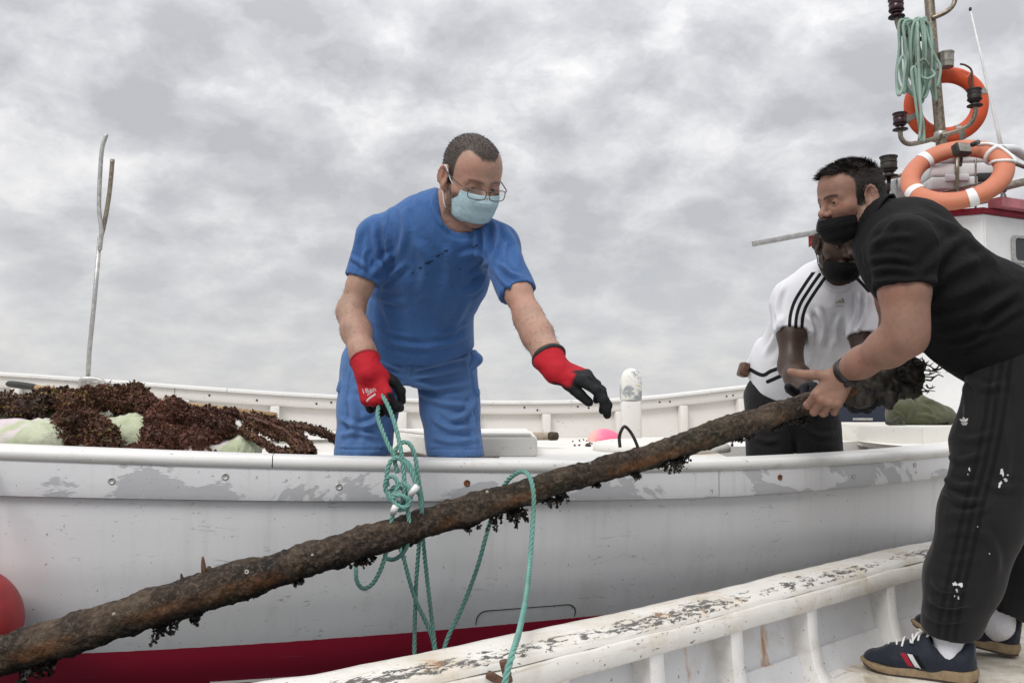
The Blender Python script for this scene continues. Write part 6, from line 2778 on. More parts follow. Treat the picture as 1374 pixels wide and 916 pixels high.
    for t in np.linspace(-2.72, 2.72, 44):
        o = -fr_ * math.cos(t) + sd_ * math.sin(t)
        k = (1 - math.cos(t)) / 2          # 0 at the nape, 1 at the throat
        top_ = .072 - .026 * k
        row = []
        for r_, h_ in ((.064, top_ - .035), (.0665, top_), (.0705, top_ + .003), (.0755, top_ - .004), (.086 + .010 * k, top_ - .030 - .012 * k), (.090 + .012 * k, top_ - .038 - .016 * k), (.084 + .010 * k, top_ - .037 - .014 * k)):
            row.append(tuple(A(nb) + ndir * h_ + o * r_))
        rows.append(row)
    mb = MB()
    mb.grid(rows)
    mb.build('collar', M['shirt_black'], po)
    # ---- track trousers
    S = Sdf()
    S.cone(P(1362, 456, 2.515), pel, .172, .180, .05, flat=(front, .9), cut=(True, False))
    S.chain([P(1376, 492, 2.44), P(1345, 590, 2.42), P(1318, 690, 2.41), P(1293, 775, 2.45), A(anL) + (.0, 0, .010)], [.138, .116, .104, .092, .073], .03)
    S.chain([hipR, P(1394, 590, 2.69), P(1388, 690, 2.71), P(1368, 770, 2.71), A(anR) + (.006, 0, .02)], [.120, .105, .095, .086, .070], .03)
    for a_, k_, cz in ((anL, P(1293, 775, 2.45), .030), (anR, P(1368, 770, 2.71), .045)):
        d = nrm(A(a_) - A(k_))
        nd = nrm(d + np.array((.12, 0, .0)))
        c = A(a_) + np.array((0, 0, cz)) - np.array((0, 0, .012))
        S.half(c, nd, c - .16, c + np.array((.16, .16, .05)), .002)
        S.cone(c - d * .015, c + d * .1, .058, .06, .003, sub=True)
    tr = [
        ([(1290, 505), (1300, 540), (1296, 580)], 5, .006), ([(1268, 640), (1285, 652), (1320, 650)], 6, .008), ([(1266, 655), (1290, 672), (1330, 672)], 6, .008), ([(1268, 685), (1295, 690), (1340, 676)], 6, .006),
        ([(1270, 610), (1292, 618), (1330, 605)], 6, .006), ([(1268, 715), (1295, 712), (1330, 720)], 6, .005), ([(1275, 580), (1300, 590), (1345, 578)], 6, .005), ([(1262, 745), (1285, 752), (1325, 742)], 6, .005),
        ([(1250, 775), (1270, 790), (1310, 785)], 6, .006), ([(1246, 800), (1270, 812), (1310, 808)], 5, .006), ([(1243, 820), (1265, 832), (1305, 828)], 5, .005), ([(1330, 490), (1345, 540), (1340, 600)], 8, .005), ([(1355, 560), (1350, 620), (1340, 680)], 8, .005),
        ([(1290, 500), (1320, 520), (1360, 515)], 6, .006), ([(1320, 640), (1340, 655), (1372, 650)], 7, .005), ([(1310, 700), (1335, 735), (1338, 775)], 7, .004), ([(1335, 470), (1318, 486), (1296, 500)], 3, .004),
    ]

    # side stripes: coordinate across them, along the outer side of the near leg
    axis_pts = [A(P(1376, 470, 2.30)), A(P(1352, 590, 2.30)), A(P(1318, 690, 2.30)), A(P(1285, 790, 2.36)), A(P(1268, 850, 2.40))]

    def stv(v):
        uv = to_px(v)
        # where the three stripes run in the photograph, as a line down the leg's outer side
        x0 = np.interp(uv[:, 1], [440, 500, 560, 620, 680, 740, 800, 850], [1352, 1342, 1334, 1322, 1306, 1293, 1279, 1270])
        val = (uv[:, 0] - x0) * 2.4 / FPX
        d = v[:, 1] - np.interp(uv[:, 1], [440, 600, 850], [2.47, 2.44, 2.47])
        val = np.minimum(np.where(d < .0, np.abs(val), .09), .09)
        return val
    tz = finish_cloth('track_trousers', S, .0056, M['trousers_striped'], root, [], [((6, 6, 4), .012, 23), ((17, 17, 8), .003, 24)], trace=tr, gain=1.25, attrs={'st': stv})
    bv = bvh_of(tz)
    vd = lambda px, py: nrm(A(P(px, py, 2.3)) - A(cam.location))

    def put(polys, px, py, s, name, m, rot=0.0, parent=tz):
        c = A(P(px, py, 2.25))
        dr = vd(px, py)
        rt = nrm(np.cross(dr, (0, 0, 1)))
        u_ = np.cross(rt, dr)
        cs, sn = math.cos(rot), math.sin(rot)
        return decal(bv, [[(s * (x * cs - y * sn), s * (x * sn + y * cs)) for x, y in p] for p in polys], c, rt, u_, dr, .0009, name, m, parent, 1)
    # three-leaf emblem with bars across its foot
    leaf = lambda a, L, w: [(math.sin(a) * L * t + math.cos(a) * w * math.sin(math.pi * t ** .8), math.cos(a) * L * t - math.sin(a) * w * math.sin(math.pi * t ** .8)) for t in np.linspace(0, 1, 8)] + \
                           [(math.sin(a) * L * t - math.cos(a) * w * math.sin(math.pi * t ** .8), math.cos(a) * L * t + math.sin(a) * w * math.sin(math.pi * t ** .8)) for t in np.linspace(1, 0, 8)[1:-1]]
    polys = [leaf(0, 1.0, .27), leaf(.85, .95, .22), leaf(-.85, .95, .22)]
    polys += [[(-.55 + .1 * k, -.12 - .17 * k), (.55 - .1 * k, -.12 - .17 * k), (.52 - .1 * k, -.23 - .17 * k), (-.52 + .1 * k, -.23 - .17 * k)] for k in range(3)]
    put(polys, 1294, 566, .0145, 'emblem', M['print_white'], .1)
    rg = np.random.default_rng(4)
    for px, py, r, e in ((1281, 783, .0075, 1.0), (1289, 784, .0065, 1.1), (1284, 792, .004, 1.4), (1286, 801, .002, 4.0), (1281, 799, .0018, 3.0), (1345, 634, .007, 1.6), (1349, 643, .005, 1.4), (1343, 648, .006, 1.2), (1341, 652, .004, 1.5), (1352, 637, .003, 1.2), (1301, 629, .003, 2.6), (1299, 636, .0018, 2.0), (1328, 742, .0025, 1.0), (1312, 706, .002, 1.0)):
        put([[(x, y * e) for x, y in splat(rg, 9, 1.0)]], px, py, r * .68, 'paint_splash', M['print_white'])
    # ---- watch
    d = nrm(A(wrL) - A(elL))
    c = A(wrL) - d * .012
    a = nrm(np.cross(d, (0, 0, 1)))
    b = np.cross(d, a)
    mb = MB()
    rows = []
    for x in np.linspace(0, 2 * math.pi, 28, endpoint=False):
        o = a * math.cos(x) + b * math.sin(x)
        rows.append([tuple(c + d * s_ + o * r_) for s_, r_ in ((-.011, .0335), (-.010, .0372), (.010, .0362), (.011, .0325))])
    mb.grid(rows, close_u=True)
    wt = mb.build('watch_strap', M['black_plastic'], root)
    mb = MB()
    o = nrm(np.array((.25, -.35, -.9)))
    o = nrm(o - d * (o @ d))
    mb.lathe([(.016, .030), (.019, .033), (.019, .041), (.016, .043)], c, o, 20)
    wf = mb.build('watch_case', M['dark_metal'], wt)
    mb = MB()
    mb.lathe([(.0150, .0432), (.0150, .0440)], c, o, 20)
    mb.build('watch_glass', M['dark_glass'], wt)
    # ---- shoes
    toe, heel = P(1170, 885, 2.60), P(1310, 907, 2.455)
    dv = A(toe) - A(heel)
    dv[2] = 0
    dv = nrm(dv)
    hl = A(heel)
    hl[2] = PZ + .001
    shoe(root, Vector(hl + dv * .098), tuple(dv), False, ankle=A(anL) + (.005, 0, .07), mid=anL)
    toe, heel = P(1225, 836, 2.80), P(1361, 870, 2.72)
    dv = nrm(A(toe) - A(heel))
    hl = A(heel)
    hl[2] = PZ + .004
    shoe(root, Vector(hl + dv * .095), tuple(dv), True, ankle=A(anR) + (.01, 0, .10), mid=anR)
    return root


def striped(name, a, b):
    m, N = mat(name)
    c = coord(N)
    st = N.n('Attribute', dict(attribute_name='st')).outputs['Fac']
    # three bands 13 mm wide, 24 mm apart
    u = N.math('ABSOLUTE', N.math('SUBTRACT', N.math('FRACT', N.math('DIVIDE', N.math('ADD', st, .036), .024)), .5))
    inb = N.math('MULTIPLY', N.math('LESS_THAN', u, .27), N.math('LESS_THAN', N.math('ABSOLUTE', st), .036))
    n = N.noise(c, 14, 5, 0.6)
    base = N.mix(n, tuple(x * .8 for x in a), tuple(x * 1.2 for x in a))
    col = N.mix(inb, base, b)
    wv = N.noise(c, 800, 2, 0.5)
    cr = N.noise(scaled(N, c, (38, 38, 20)), 1.0, 4, 0.55, 0.8)
    finish(N, col, .85, .2, N.math('ADD', N.math('MULTIPLY', wv, .12), cr), .22, .006, extra={'Sheen Weight': .1})


striped('trousers_striped', (.0105, .0098, .0102), (.0035, .0035, .004))
build_black()
# ------------------------------------------------------------------ the man in the white shirt behind the bar
def white_shirt_material():
    m, N = mat('shirt_striped_white')
    c = coord(N)
    st = N.n('Attribute', dict(attribute_name='st')).outputs['Fac']
    u = N.math('ABSOLUTE', N.math('SUBTRACT', N.math('FRACT', N.math('DIVIDE', N.math('ADD', st, .033), .022)), .5))
    inb = N.math('MULTIPLY', N.math('LESS_THAN', u, .27), N.math('LESS_THAN', N.math('ABSOLUTE', st), .033))
    hem = N.n('Attribute', dict(attribute_name='piping')).outputs['Fac']
    inb = N.math('MAXIMUM', inb, N.math('LESS_THAN', N.math('ABSOLUTE', hem), .007))
    n = N.noise(c, 9, 4, 0.6)
    base = N.mix(n, (.66, .66, .69), (.74, .74, .77))
    col = N.mix(inb, base, (.010, .010, .013))
    cr = N.noise(scaled(N, c, (30, 30, 16)), 1.0, 4, 0.55, 0.8)
    finish(N, col, .8, .2, cr, .22, .006)


white_shirt_material()


def line_dist(uv, pts):
    c = crom([(x, y, 0) for x, y in pts], 6)[:, :2]
    best = np.full(len(uv), 1e9)
    sg = np.zeros(len(uv))
    for i in range(len(c) - 1):
        ab = c[i + 1] - c[i]
        q = uv - c[i]
        t = np.clip(q @ ab / (ab @ ab), 0, 1)
        r = q - t[:, None] * ab
        d = np.hypot(r[:, 0], r[:, 1])
        u = d < best
        best[u] = d[u]
        sg[u] = np.sign(ab[0] * r[u, 1] - ab[1] * r[u, 0])
    return best * sg


def build_white():
    rng = np.random.default_rng(25)
    root = empty('person', (1.02, 3.40, ZC - .76), 'man in white sports shirt with black shoulder stripes, black mask and trousers, behind the bar', 'person')
    nb, upp, che, wai = P(1126, 368, 2.98), P(1112, 395, 3.06), P(1096, 430, 3.14), P(1064, 492, 3.32)
    pel = P(1062, 528, 3.40)
    shR, shL = P(1063, 402, 3.10), P(1158, 408, 3.00)
    elR, wrR = P(1061, 492, 3.02), P(1090, 535, 2.80)
    elL, wrL = P(1160, 486, 2.92), P(1150, 536, 2.76)
    lat = nrm(A(shL) - A(shR))
    up = nrm(A(nb) - A(wai))
    front = nrm(np.cross(lat, up))
    if front[1] > 0:
        front = -front
    H = look_frame(P(1129, 325, 2.88), nrm((-.06, -1, -.30)), (0, 0, 1), roll=math.radians(3), size=.93)
    B = Sdf()
    add_head(B, H, A(nb), .056)
    B.cone(nb, upp, .058, .085, .03, flat=(front, .8))
    B.cone(upp, che, .105, .12, .05, flat=(front, .75))
    B.cone(che, wai, .12, .11, .05, flat=(front, .75))
    B.cone(wai, pel, .11, .12, .05, flat=(front, .75))
    for sh, el, wr in ((shR, elR, wrR), (shL, elL, wrL)):
        a, b, c = A(sh), A(el), A(wr)
        B.cone(upp, a, .07, .045, .03)
        B.chain([a, a * .5 + b * .5, b], [.046, .045, .038], .03)
        B.chain([b, b * .65 + c * .35, c], [.038, .040, .027], .03)
    dk = (.046, .025, .016)
    legs = []
    for hx, kx, d in ((1034, 1032, 3.42), (1086, 1108, 3.38)):
        hip, kne = P(hx, 535, d), P(kx, 640, d - .02)
        ank = Vector((kne.x, kne.y + .08, ZC - .76 + .08))
        legs.append((hip, kne, ank))
        B.chain([hip, kne, ank], [.075, .05, .035], .03)
        B.cone(ank, A(ank) + (0, -.1, -.045), .034, .03, .02)
    def hmask(q):
        return sstep(q[:, 2], .030, .038) * sstep(.075 - q[:, 1] + (q[:, 2] - .05) * 0, -.003, .006)
    colf = skin_colour(dk, H, hmask, (.008, .007, .007), None, (.03, .014, .012))
    hb = np.array(H.o)
    parts = []
    cut = A(nb)[2] - .008
    v, f = B.mesh(.003, hb + (-.13, -.15, cut - hb[2] - .01), hb + (.13, .15, .15))
    parts.append((v, f))
    lo, hi = B.bounds()
    D, l0 = B.field(lo, hi, .007)
    v2, f2 = surface_nets(D, l0, .007)
    c2 = v2[f2].mean(1)
    inh = np.all((c2 > hb + (-.125, -.145, cut - hb[2])) & (c2 < hb + (.125, .145, .145)), axis=1)
    parts.append((v2, f2[~inh]))
    body = quad_object('body', parts, M['skin_dark'], root, colf)
    eye_objects(H, body, iris=(.02, .012, .008), gaze=(0, 1, .05))
    face_mask(H, root, M['mask_black'], M['mask_black'], top=-.040, drop=.004, flat_top=True, tail=.010)
    # dark knitted cap
    S = Sdf()
    S.ell(H.p((0, -.014, .046)), H.R / .93, (.078, .098, .081), .01)
    S.half(H.p((0, .06, .040)), nrm(-H.R[:, 2] + H.R[:, 1] * .12), hb - .2, hb + .2, .004)
    v, f = S.mesh(.004)
    quad_object('cap', [(v, f)], M['trousers_plain'], root)
    # ---- shirt
    S = Sdf()
    hem = P(1062, 512, 3.37)
    S.cone(hem, wai, .142, .132, .05, flat=(front, .82), cut=(True, False))
    S.cone(wai, che, .132, .140, .06, flat=(front, .80))
    S.cone(che, upp, .140, .118, .06, flat=(front, .75))
    S.cone(upp, A(nb) + np.array((0, .012, -.01)), .105, .075, .05, flat=(front, .85))
    S.chain([P(1030, 470, 3.40), P(1018, 492, 3.42)], [.046, .042], .05)
    slR, slL = A(shR) + (A(elR) - A(shR)) * .50, A(shL) + (A(elL) - A(shL)) * .60
    for sh, sl, r0, r1 in ((shR, slR, .064, .060), (shL, slL, .060, .058)):
        S.cone(upp, sh, .095, .060, .05, flat=(front, .85))
        S.cone(sh, sl, r0, r1, .035, cut=(False, True))
    nh = A(P(1127, 362, 2.90))
    nd2 = nrm(np.array(H.p((0, -.03, -.02))) - nh + np.array((0, .02, 0)))
    S.cone(nh - nd2 * .006, nh + nd2 * .14, .058, .080, .005, sub=True)
    for sl, sh, el in ((slR, shR, elR), (slL, shL, elL)):
        d = nrm(A(el) - A(sh))
        S.cone(A(sl) - d * .015, A(sl) + d * .05, .0485, .0495, .003, sub=True)
    tr = [([(1082, 420), (1088, 445), (1082, 480)], 5, .008), ([(1095, 410), (1105, 440), (1098, 470)], 5, .007), ([(1150, 390), (1150, 420), (1140, 450)], 4, .009), ([(1160, 395), (1158, 425), (1146, 455)], 4, .006),
          ([(1050, 420), (1042, 450), (1025, 480)], 5, .007), ([(1078, 455), (1065, 480), (1040, 500)], 5, .008), ([(1095, 470), (1080, 492), (1060, 508)], 5, .007), ([(1120, 450), (1112, 478), (1100, 500)], 5, .006),
          ([(1052, 380), (1044, 410), (1044, 440)], 4, .005), ([(1128, 420), (1122, 440), (1124, 468)], 4, .006), ([(1104, 372), (1110, 384), (1128, 390), (1142, 384), (1150, 370)], 2.5, .004)]

    def stv(v):
        uv = to_px(v)
        near = v[:, 1] < 3.25
        out = np.full(len(v), .09)
        for pts in ([(1100, 368), (1086, 388), (1073, 410), (1068, 432), (1069, 462)], [(1150, 362), (1164, 376), (1178, 392)]):
            c = np.abs(line_dist(uv, pts)) * 2.62 / 1000
            ok = near & (np.abs(c) < np.abs(out))
            c0 = np.array(pts)
            inb = (uv[:, 1] > c0[:, 1].min() - 4) & (uv[:, 1] < c0[:, 1].max() + 2)
            out = np.where(ok & inb, c, out)
        return out

    def piping(v):
        uv = to_px(v)
        a = line_dist(uv, [(1000, 492), (1022, 503), (1034, 498), (1050, 492)]) * 2.75 / 1000
        b = line_dist(uv, [(1030, 512), (1046, 505), (1060, 498)]) * 2.75 / 1000
        c = line_dist(uv, [(1136, 500), (1128, 512)]) * 2.75 / 1000
        return np.minimum(np.minimum(np.abs(a), np.abs(b)), .09)
    so = finish_cloth('sports_shirt', S, .0048, M['shirt_striped_white'], root, [], [((8, 8, 6), .007, 43), ((22, 22, 14), .003, 44)], trace=tr, gain=1.7, attrs={'st': stv, 'piping': piping})
    bv = bvh_of(so)
    c = A(P(1128, 404, 2.8))
    dr = nrm(c - A(cam.location))
    rt = nrm(np.cross(dr, (0, 0, 1)))
    u_ = np.cross(rt, dr)
    # slanted three-bar emblem and a line of small lettering below it
    polys = []
    for k, (x0, h0) in enumerate(((-.013, .006), (-.004, .012), (.005, .019))):
        polys.append([(x0, -.006), (x0 + .0075, -.006), (x0 + .0075 - .0, -.006 + h0 * .55), (x0 - .000, -.006 + h0)] if False else [(x0 + .008, -.006), (x0, -.006), (x0 - .0035, -.006 + h0 * .62), (x0 + .0015, -.006 + h0)])
    me = None
    cu = bpy.data.curves.new('txt', 'FONT')
    cu.body = 'adidas'
    cu.size = .011
    to = bpy.data.objects.new('txt', cu)
    COL.objects.link(to)
    bpy.context.view_layer.update()
    me = to.evaluated_get(bpy.context.evaluated_depsgraph_get()).to_mesh()
    polys += [[(me.vertices[i].co.x - .017, me.vertices[i].co.y - .018) for i in p.vertices] for p in me.polygons]
    bpy.data.objects.remove(to)
    decal(bv, polys, c, rt, u_, dr, .001, 'emblem', M['print_grey'], so, 0)
    # ---- trousers
    S = Sdf()
    S.cone(P(1062, 500, 3.37), P(1062, 526, 3.40), .134, .142, .04, flat=(front, .85), cut=(True, False))
    for (hip, kne, ank), px in zip(legs, (1034, 1086)):
        S.chain([hip, kne, ank], [.098, .078, .06], .025)
    tr = [([(1010, 560), (1030, 566), (1052, 560)], 5, .007), ([(1075, 570), (1100, 585), (1126, 580)], 5, .007), ([(1012, 585), (1030, 592), (1050, 588)], 5, .006), ([(1062, 545), (1080, 560), (1110, 556)], 5, .007)]
    finish_cloth('trousers', S, .006, M['trousers_plain'], root, [], [((8, 8, 6), .008, 53)], trace=tr)
    for (hip, kne, ank), s in zip(legs, (False, True)):
        shoe(root, Vector((ank.x, ank.y, ZC - .758)), (.05, -1, 0), s, ankle=A(ank) + (0, 0, .06), stripes=False)
    # pouch on the belt
    mb = MB()
    mb.box(P(998, 496, 3.40), (.035, .06, .055), np.array(Matrix.Rotation(.3, 3, 'Y')), .008)
    mb.build('belt_pouch', M['leather'], root)
    # ---- dark work gloves holding the bar from behind and below
    for wr, el, px, right in ((wrR, elR, 1098, True), (wrL, elL, 1152, False)):
        T = t_of(px)
        tgt = log_at(T) + np.array((0, .0, -.035))
        fdir = nrm(tgt - A(wr) + np.array((-.03, -.06, -.05)))
        F = hand_frame(wr, fdir, np.array((.0, .35, -.9)) if False else np.array((.1, .75, -.45)), right)
        G = Sdf()
        add_hand(G, F, [(30, 52, 30), (34, 56, 32), (38, 58, 32), (40, 58, 32)], ((.75, .55, -.35), 15, 15), grow=.002)
        d = nrm(A(wr) - A(el))
        G.cone(A(wr) - d * .05, A(wr) + d * .02, .036, .032, .012, cut=(True, False))
        v, f = G.mesh(.003)
        n = vnormals(v, f)
        v = v + n * (ripple(v, (35, 35, 35), .003, 2) * .5)[:, None]
        quad_object('glove', [(v, f)], M['glove_fabric'], root, lambda v_: np.tile(np.array((.012, .013, .016)), (len(v_), 1)))
    return root


build_white()
# ------------------------------------------------------------------ sacks, seaweed, ropes and small things aboard
def sack(cx, cy, d, sx, sy, sz, rot, seed, label):
    c = A(P(cx, cy, d))
    R = np.array(Matrix.Rotation(rot, 3, 'Z'))
    n = 56
    V = []
    u = np.linspace(0, 2 * math.pi, n, endpoint=False)
    w = np.linspace(-math.pi / 2, math.pi / 2, 28)
    U, W = np.meshgrid(u, w, indexing='ij')
    e = .55
    sp = lambda x, p: np.sign(x) * np.abs(x) ** p
    x = sp(np.cos(W), .8) * sp(np.cos(U), e) * sx
    y = sp(np.cos(W), .8) * sp(np.sin(U), e) * sy
    z = sp(np.sin(W), .9) * sz
    p = np.stack([x, y, z], -1)
    q = p * 7 + seed * 3.1
    p = p * (1 + .10 * fbm(q, 3, seed)[..., None])
    p[..., 2] += .016 * (1 - 2 * np.abs(vnoise(p * np.array((9, 20, 9)) + seed, 3)))
    p = p @ R.T + c
    mb = MB()
    mb.grid(p, close_u=True, flip=True)
    o = mb.build('sack', M['sack_weave'])
    return tag(o, label, 'sack', 'pale green sacks under the seaweed')


sack(70, 575, 3.02, .21, .20, .075, .3, 1, 'pale green woven sack at the far left, bulging up behind the one at the rail')
sack(30, 592, 2.74, .19, .14, .055, -.1, 2, 'pale green sack lowest at the left, tight against the near rail')
sack(218, 588, 2.90, .22, .17, .080, .1, 3, 'printed pale green sack under the fluffy brown seaweed clump')
sack(300, 606, 2.78, .12, .10, .05, .2, 4, 'small pale sack end showing at the right of the seaweed')
sack(-60, 570, 3.1, .2, .18, .09, .0, 5, 'pale sack at the very left edge behind weed strings')


def leaf_cloud(mb, pts, nrmls, rg, size, cols, n, kind='frond'):
    """many small crinkled blades over a lump"""
    ids = rg.choice(len(pts), n)
    p, nn = pts[ids], nrmls[ids]
    d = nn + rg.normal(0, .65, nn.shape)
    d /= np.linalg.norm(d, axis=1)[:, None]
    s = np.cross(d, rg.normal(0, 1, d.shape))
    s /= np.linalg.norm(s, axis=1)[:, None] + 1e-9
    k = np.cross(d, s)
    L = size * rg.uniform(.4, 1.2, n)[:, None]
    w = L * rg.uniform(.22, .5, n)[:, None]
    c1 = rg.normal(0, .35, n)[:, None]
    rows = [p - s * w * .35, p + s * w * .35,
            p + d * L * .5 - s * w + k * L * c1 * .5, p + d * L * .5 + s * w + k * L * (c1 * .5 + .15),
            p + d * L * 1.0 - s * w * .45 + k * L * c1, p + d * L * .95 + s * w * .55 + k * L * (c1 - .2)]
    V = np.stack(rows, 1).reshape(-1, 3)
    b = np.arange(n)[:, None] * 6
    F = np.concatenate([b + np.array([0, 1, 3, 2]), b + np.array([2, 3, 5, 4])])
    a = rg.random(n)[:, None]
    C_ = np.array(cols[0]) * (1 - a) + np.array(cols[1]) * a
    pick = rg.random(n) < .12
    C_[pick] = np.array(cols[2])
    C_ = C_ * rg.uniform(.6, 1.35, n)[:, None]
    C_ = C_ * (1 + .55 * fbm(p * 13, 3, 77))[:, None]
    mb.add(V, F.tolist(), Col=np.repeat(C_, 6, axis=0))


def weed_clump(blobs, label, seed, cols, n, size=.022, hang=(), h=.008, disp=.014):
    rg = np.random.default_rng(seed)
    S = Sdf()
    for px, py, d, rx, ry, rz in blobs:
        S.ell(P(px, py, d), np.eye(3), (rx * .9, ry * .9, rz * .86), .018)
    v, f = S.mesh(h)
    nn = vnormals(v, f)
    v = v + nn * (disp * fbm(v * 16, 3, seed) + disp * .6 * fbm(v * 48, 2, seed + 9))[:, None]
    nn = vnormals(v, f)
    root = empty('seaweed_clump', tuple(v[v[:, 2].argmin()]), label, 'seaweed', 'seaweed heaped on the sacks')

    def cf(v_):
        q = np.clip(fbm(v_ * 20, 3, seed + 3) * .6 + .5, 0, 1)[:, None]
        return (np.array(cols[0]) * (1 - q) + np.array(cols[1]) * q) * .8
    quad_object('core', [(v, f)], M['seaweed'], root, cf)
    mb = MB()
    leaf_cloud(mb, v, nn, rg, size, cols, n)
    for px, py, d, L, m_ in hang:
        for _ in range(m_):
            p = A(P(px + rg.normal(0, 3), py, d)) + rg.normal(0, .004, 3)
            pts = [p]
            dd = np.array((rg.normal(0, .2), rg.normal(0, .2), -1.0))
            for s in range(4):
                dd = nrm(dd + rg.normal(0, .22, 3) + np.array((0, 0, -.15)))
                pts.append(pts[-1] + dd * L / 4 * rg.uniform(.7, 1.2))
            c0 = np.array(cols[0]) * rg.uniform(.5, 1.2)
            vv, ff = tube_geo(pts, [.0035, .004, .0035, .003, .001], 5)
            mb.add(vv, ff, Col=np.tile(c0, (len(vv), 1)))
    ids = rg.choice(len(v), n // 22)
    for i in ids:
        d = nrm(nn[i] + rg.normal(0, .6, 3))
        pts = [v[i]]
        L = size * rg.uniform(1.2, 3.0)
        for s in range(4):
            d = nrm(d + rg.normal(0, .5, 3) + np.array((0, 0, -.18)))
            pts.append(pts[-1] + d * L / 4)
        c0 = (np.array(cols[0]) + (np.array(cols[1]) - np.array(cols[0])) * rg.random()) * rg.uniform(.5, 1.2)
        vv, ff = tube_geo(pts, [.0016, .0018, .0015, .0012, .0006], 4)
        mb.add(vv, ff, Col=np.tile(c0, (len(vv), 1)))
    tag(mb.build('fronds', M['seaweed'], root, smooth=False), kind='stuff')
    return root


BR = [(.050, .022, .013), (.150, .066, .038), (.17, .135, .045)]
BR2 = [(.062, .023, .014), (.165, .064, .040), (.16, .085, .05)]
weed_clump([(12, 540, 2.80, .07, .06, .022), (40, 548, 2.78, .06, .05, .026), (-40, 545, 2.80, .08, .06, .03), (60, 537, 2.86, .045, .05, .02)],
           'thin brown seaweed drooping in strings at the far left with a yellow patch', 1, [(.045, .025, .018), (.12, .065, .042), (.22, .17, .03)], 4200, .012,
           [(28, 560, 2.74, .055, 6), (46, 560, 2.74, .05, 6), (10, 556, 2.74, .04, 3), (52, 552, 2.76, .04, 4)])
weed_clump([(140, 530, 2.90, .085, .08, .036), (112, 540, 2.86, .075, .07, .04), (168, 540, 2.90, .06, .06, .032), (85, 534, 2.92, .06, .06, .024), (185, 532, 2.95, .04, .05, .03), (105, 568, 2.70, .055, .05, .042), (135, 578, 2.68, .055, .045, .036), (90, 586, 2.67, .04, .04, .026), (150, 596, 2.64, .03, .03, .014)],
           'large dark brown seaweed heap on the sacks, spilling towards the rail', 2, BR, 11000, .0115)
weed_clump([(232, 560, 2.80, .07, .07, .055), (205, 545, 2.84, .05, .05, .036), (270, 566, 2.78, .075, .06, .058), (300, 575, 2.76, .045, .05, .045), (225, 585, 2.72, .07, .05, .035), (275, 592, 2.71, .06, .05, .028), (190, 604, 2.64, .06, .03, .014), (305, 560, 2.82, .03, .04, .03)],
           'fluffy rounded red-brown seaweed heap beside the weedy ropes', 3, BR2, 15000, .0085,
           [(285, 602, 2.68, .025, 4), (300, 600, 2.70, .025, 3)], disp=.018)


def weedy_rope(pts, r, seed, n):
    rg = np.random.default_rng(seed)
    c, s = resample(crom(pts, 10), .005)
    k = 10
    t, U, V = frames(c)
    ang = np.linspace(0, 2 * math.pi, k, endpoint=False)
    dirs = np.cos(ang)[None, :, None] * U[:, None] + np.sin(ang)[None, :, None] * V[:, None]
    b = c[:, None] + dirs * r
    rr = r * (1 + .35 * fbm(b * 35, 3, seed) + .25 * np.maximum(0, vnoise(np.stack([s * 28, 0 * s, 0 * s], 1), seed))[:, None])
    p = c[:, None] + dirs * np.maximum(rr, r * .35)[..., None]
    f = []
    for i in range(len(c) - 1):
        for j in range(k):
            f.append((i * k + j, i * k + (j + 1) % k, (i + 1) * k + (j + 1) % k, (i + 1) * k + j))
    mb = MB()
    col = np.clip(fbm(p.reshape(-1, 3) * 30, 2, 4) * .5 + .5, 0, 1)[:, None]
    mb.add(p.reshape(-1, 3), f, Col=(np.array(BR[0]) * (1 - col) + np.array(BR[1]) * col))
    leaf_cloud(mb, p.reshape(-1, 3), dirs.reshape(-1, 3), rg, .0075, BR, int(n * 1.5))
    return mb


wr_ = empty('weedy_rope', tuple(P(400, 606, 2.8)), 'old ropes thickly grown with brown seaweed trailing from the heap to the man in blue', 'rope')
for pts, r, sd, n in (([P(318, 556, 2.84), P(355, 568, 2.84), P(392, 571, 2.84), P(425, 577, 2.84), P(456, 592, 2.86)], .0095, 1, 900),
                      ([P(335, 560, 2.84), P(372, 572, 2.82), P(395, 585, 2.78), P(412, 600, 2.74), P(416, 612, 2.70)], .018, 2, 1500),
                      ([P(322, 576, 2.76), P(345, 588, 2.74), P(368, 603, 2.70), P(395, 608, 2.68)], .009, 3, 700),
                      ([P(330, 566, 2.80), P(352, 578, 2.80), P(375, 588, 2.79)], .0075, 4, 350),
                      ([P(378, 575, 2.82), P(388, 585, 2.78), P(400, 596, 2.74), P(408, 608, 2.71)], .016, 5, 700),
                      ([P(326, 558, 2.83), P(329, 568, 2.82), P(327, 578, 2.80)], .006, 6, 160)):
    tag(weedy_rope(pts, r, sd, n).build('strand', M['seaweed'], wr_, smooth=False), kind='stuff')

# wooden pole with a dark rubber grip lying along the far side
pole = empty('wooden_pole', tuple(P(370, 558, 3.5)), 'long wooden pole with dark rubber end lying across behind the seaweed', 'pole')
mb = MB()
mb.tube([P(46, 519, 3.95), P(105, 525, 3.9), P(200, 537, 3.8), P(370, 558, 3.62)], [.010, .011, .012, .0145], 12)
mb.build('shaft', M['wood'], pole)
mb = MB()
mb.tube(crom([P(8, 515, 3.99), P(14, 515, 3.985), P(30, 517, 3.97), P(48, 519.2, 3.95)], 3), [.004, .009, .013, .0145, .015, .0155, .0155, .0155, .0145, .0125], 12)
mb.build('grip', M['dark_rubber'], pole)

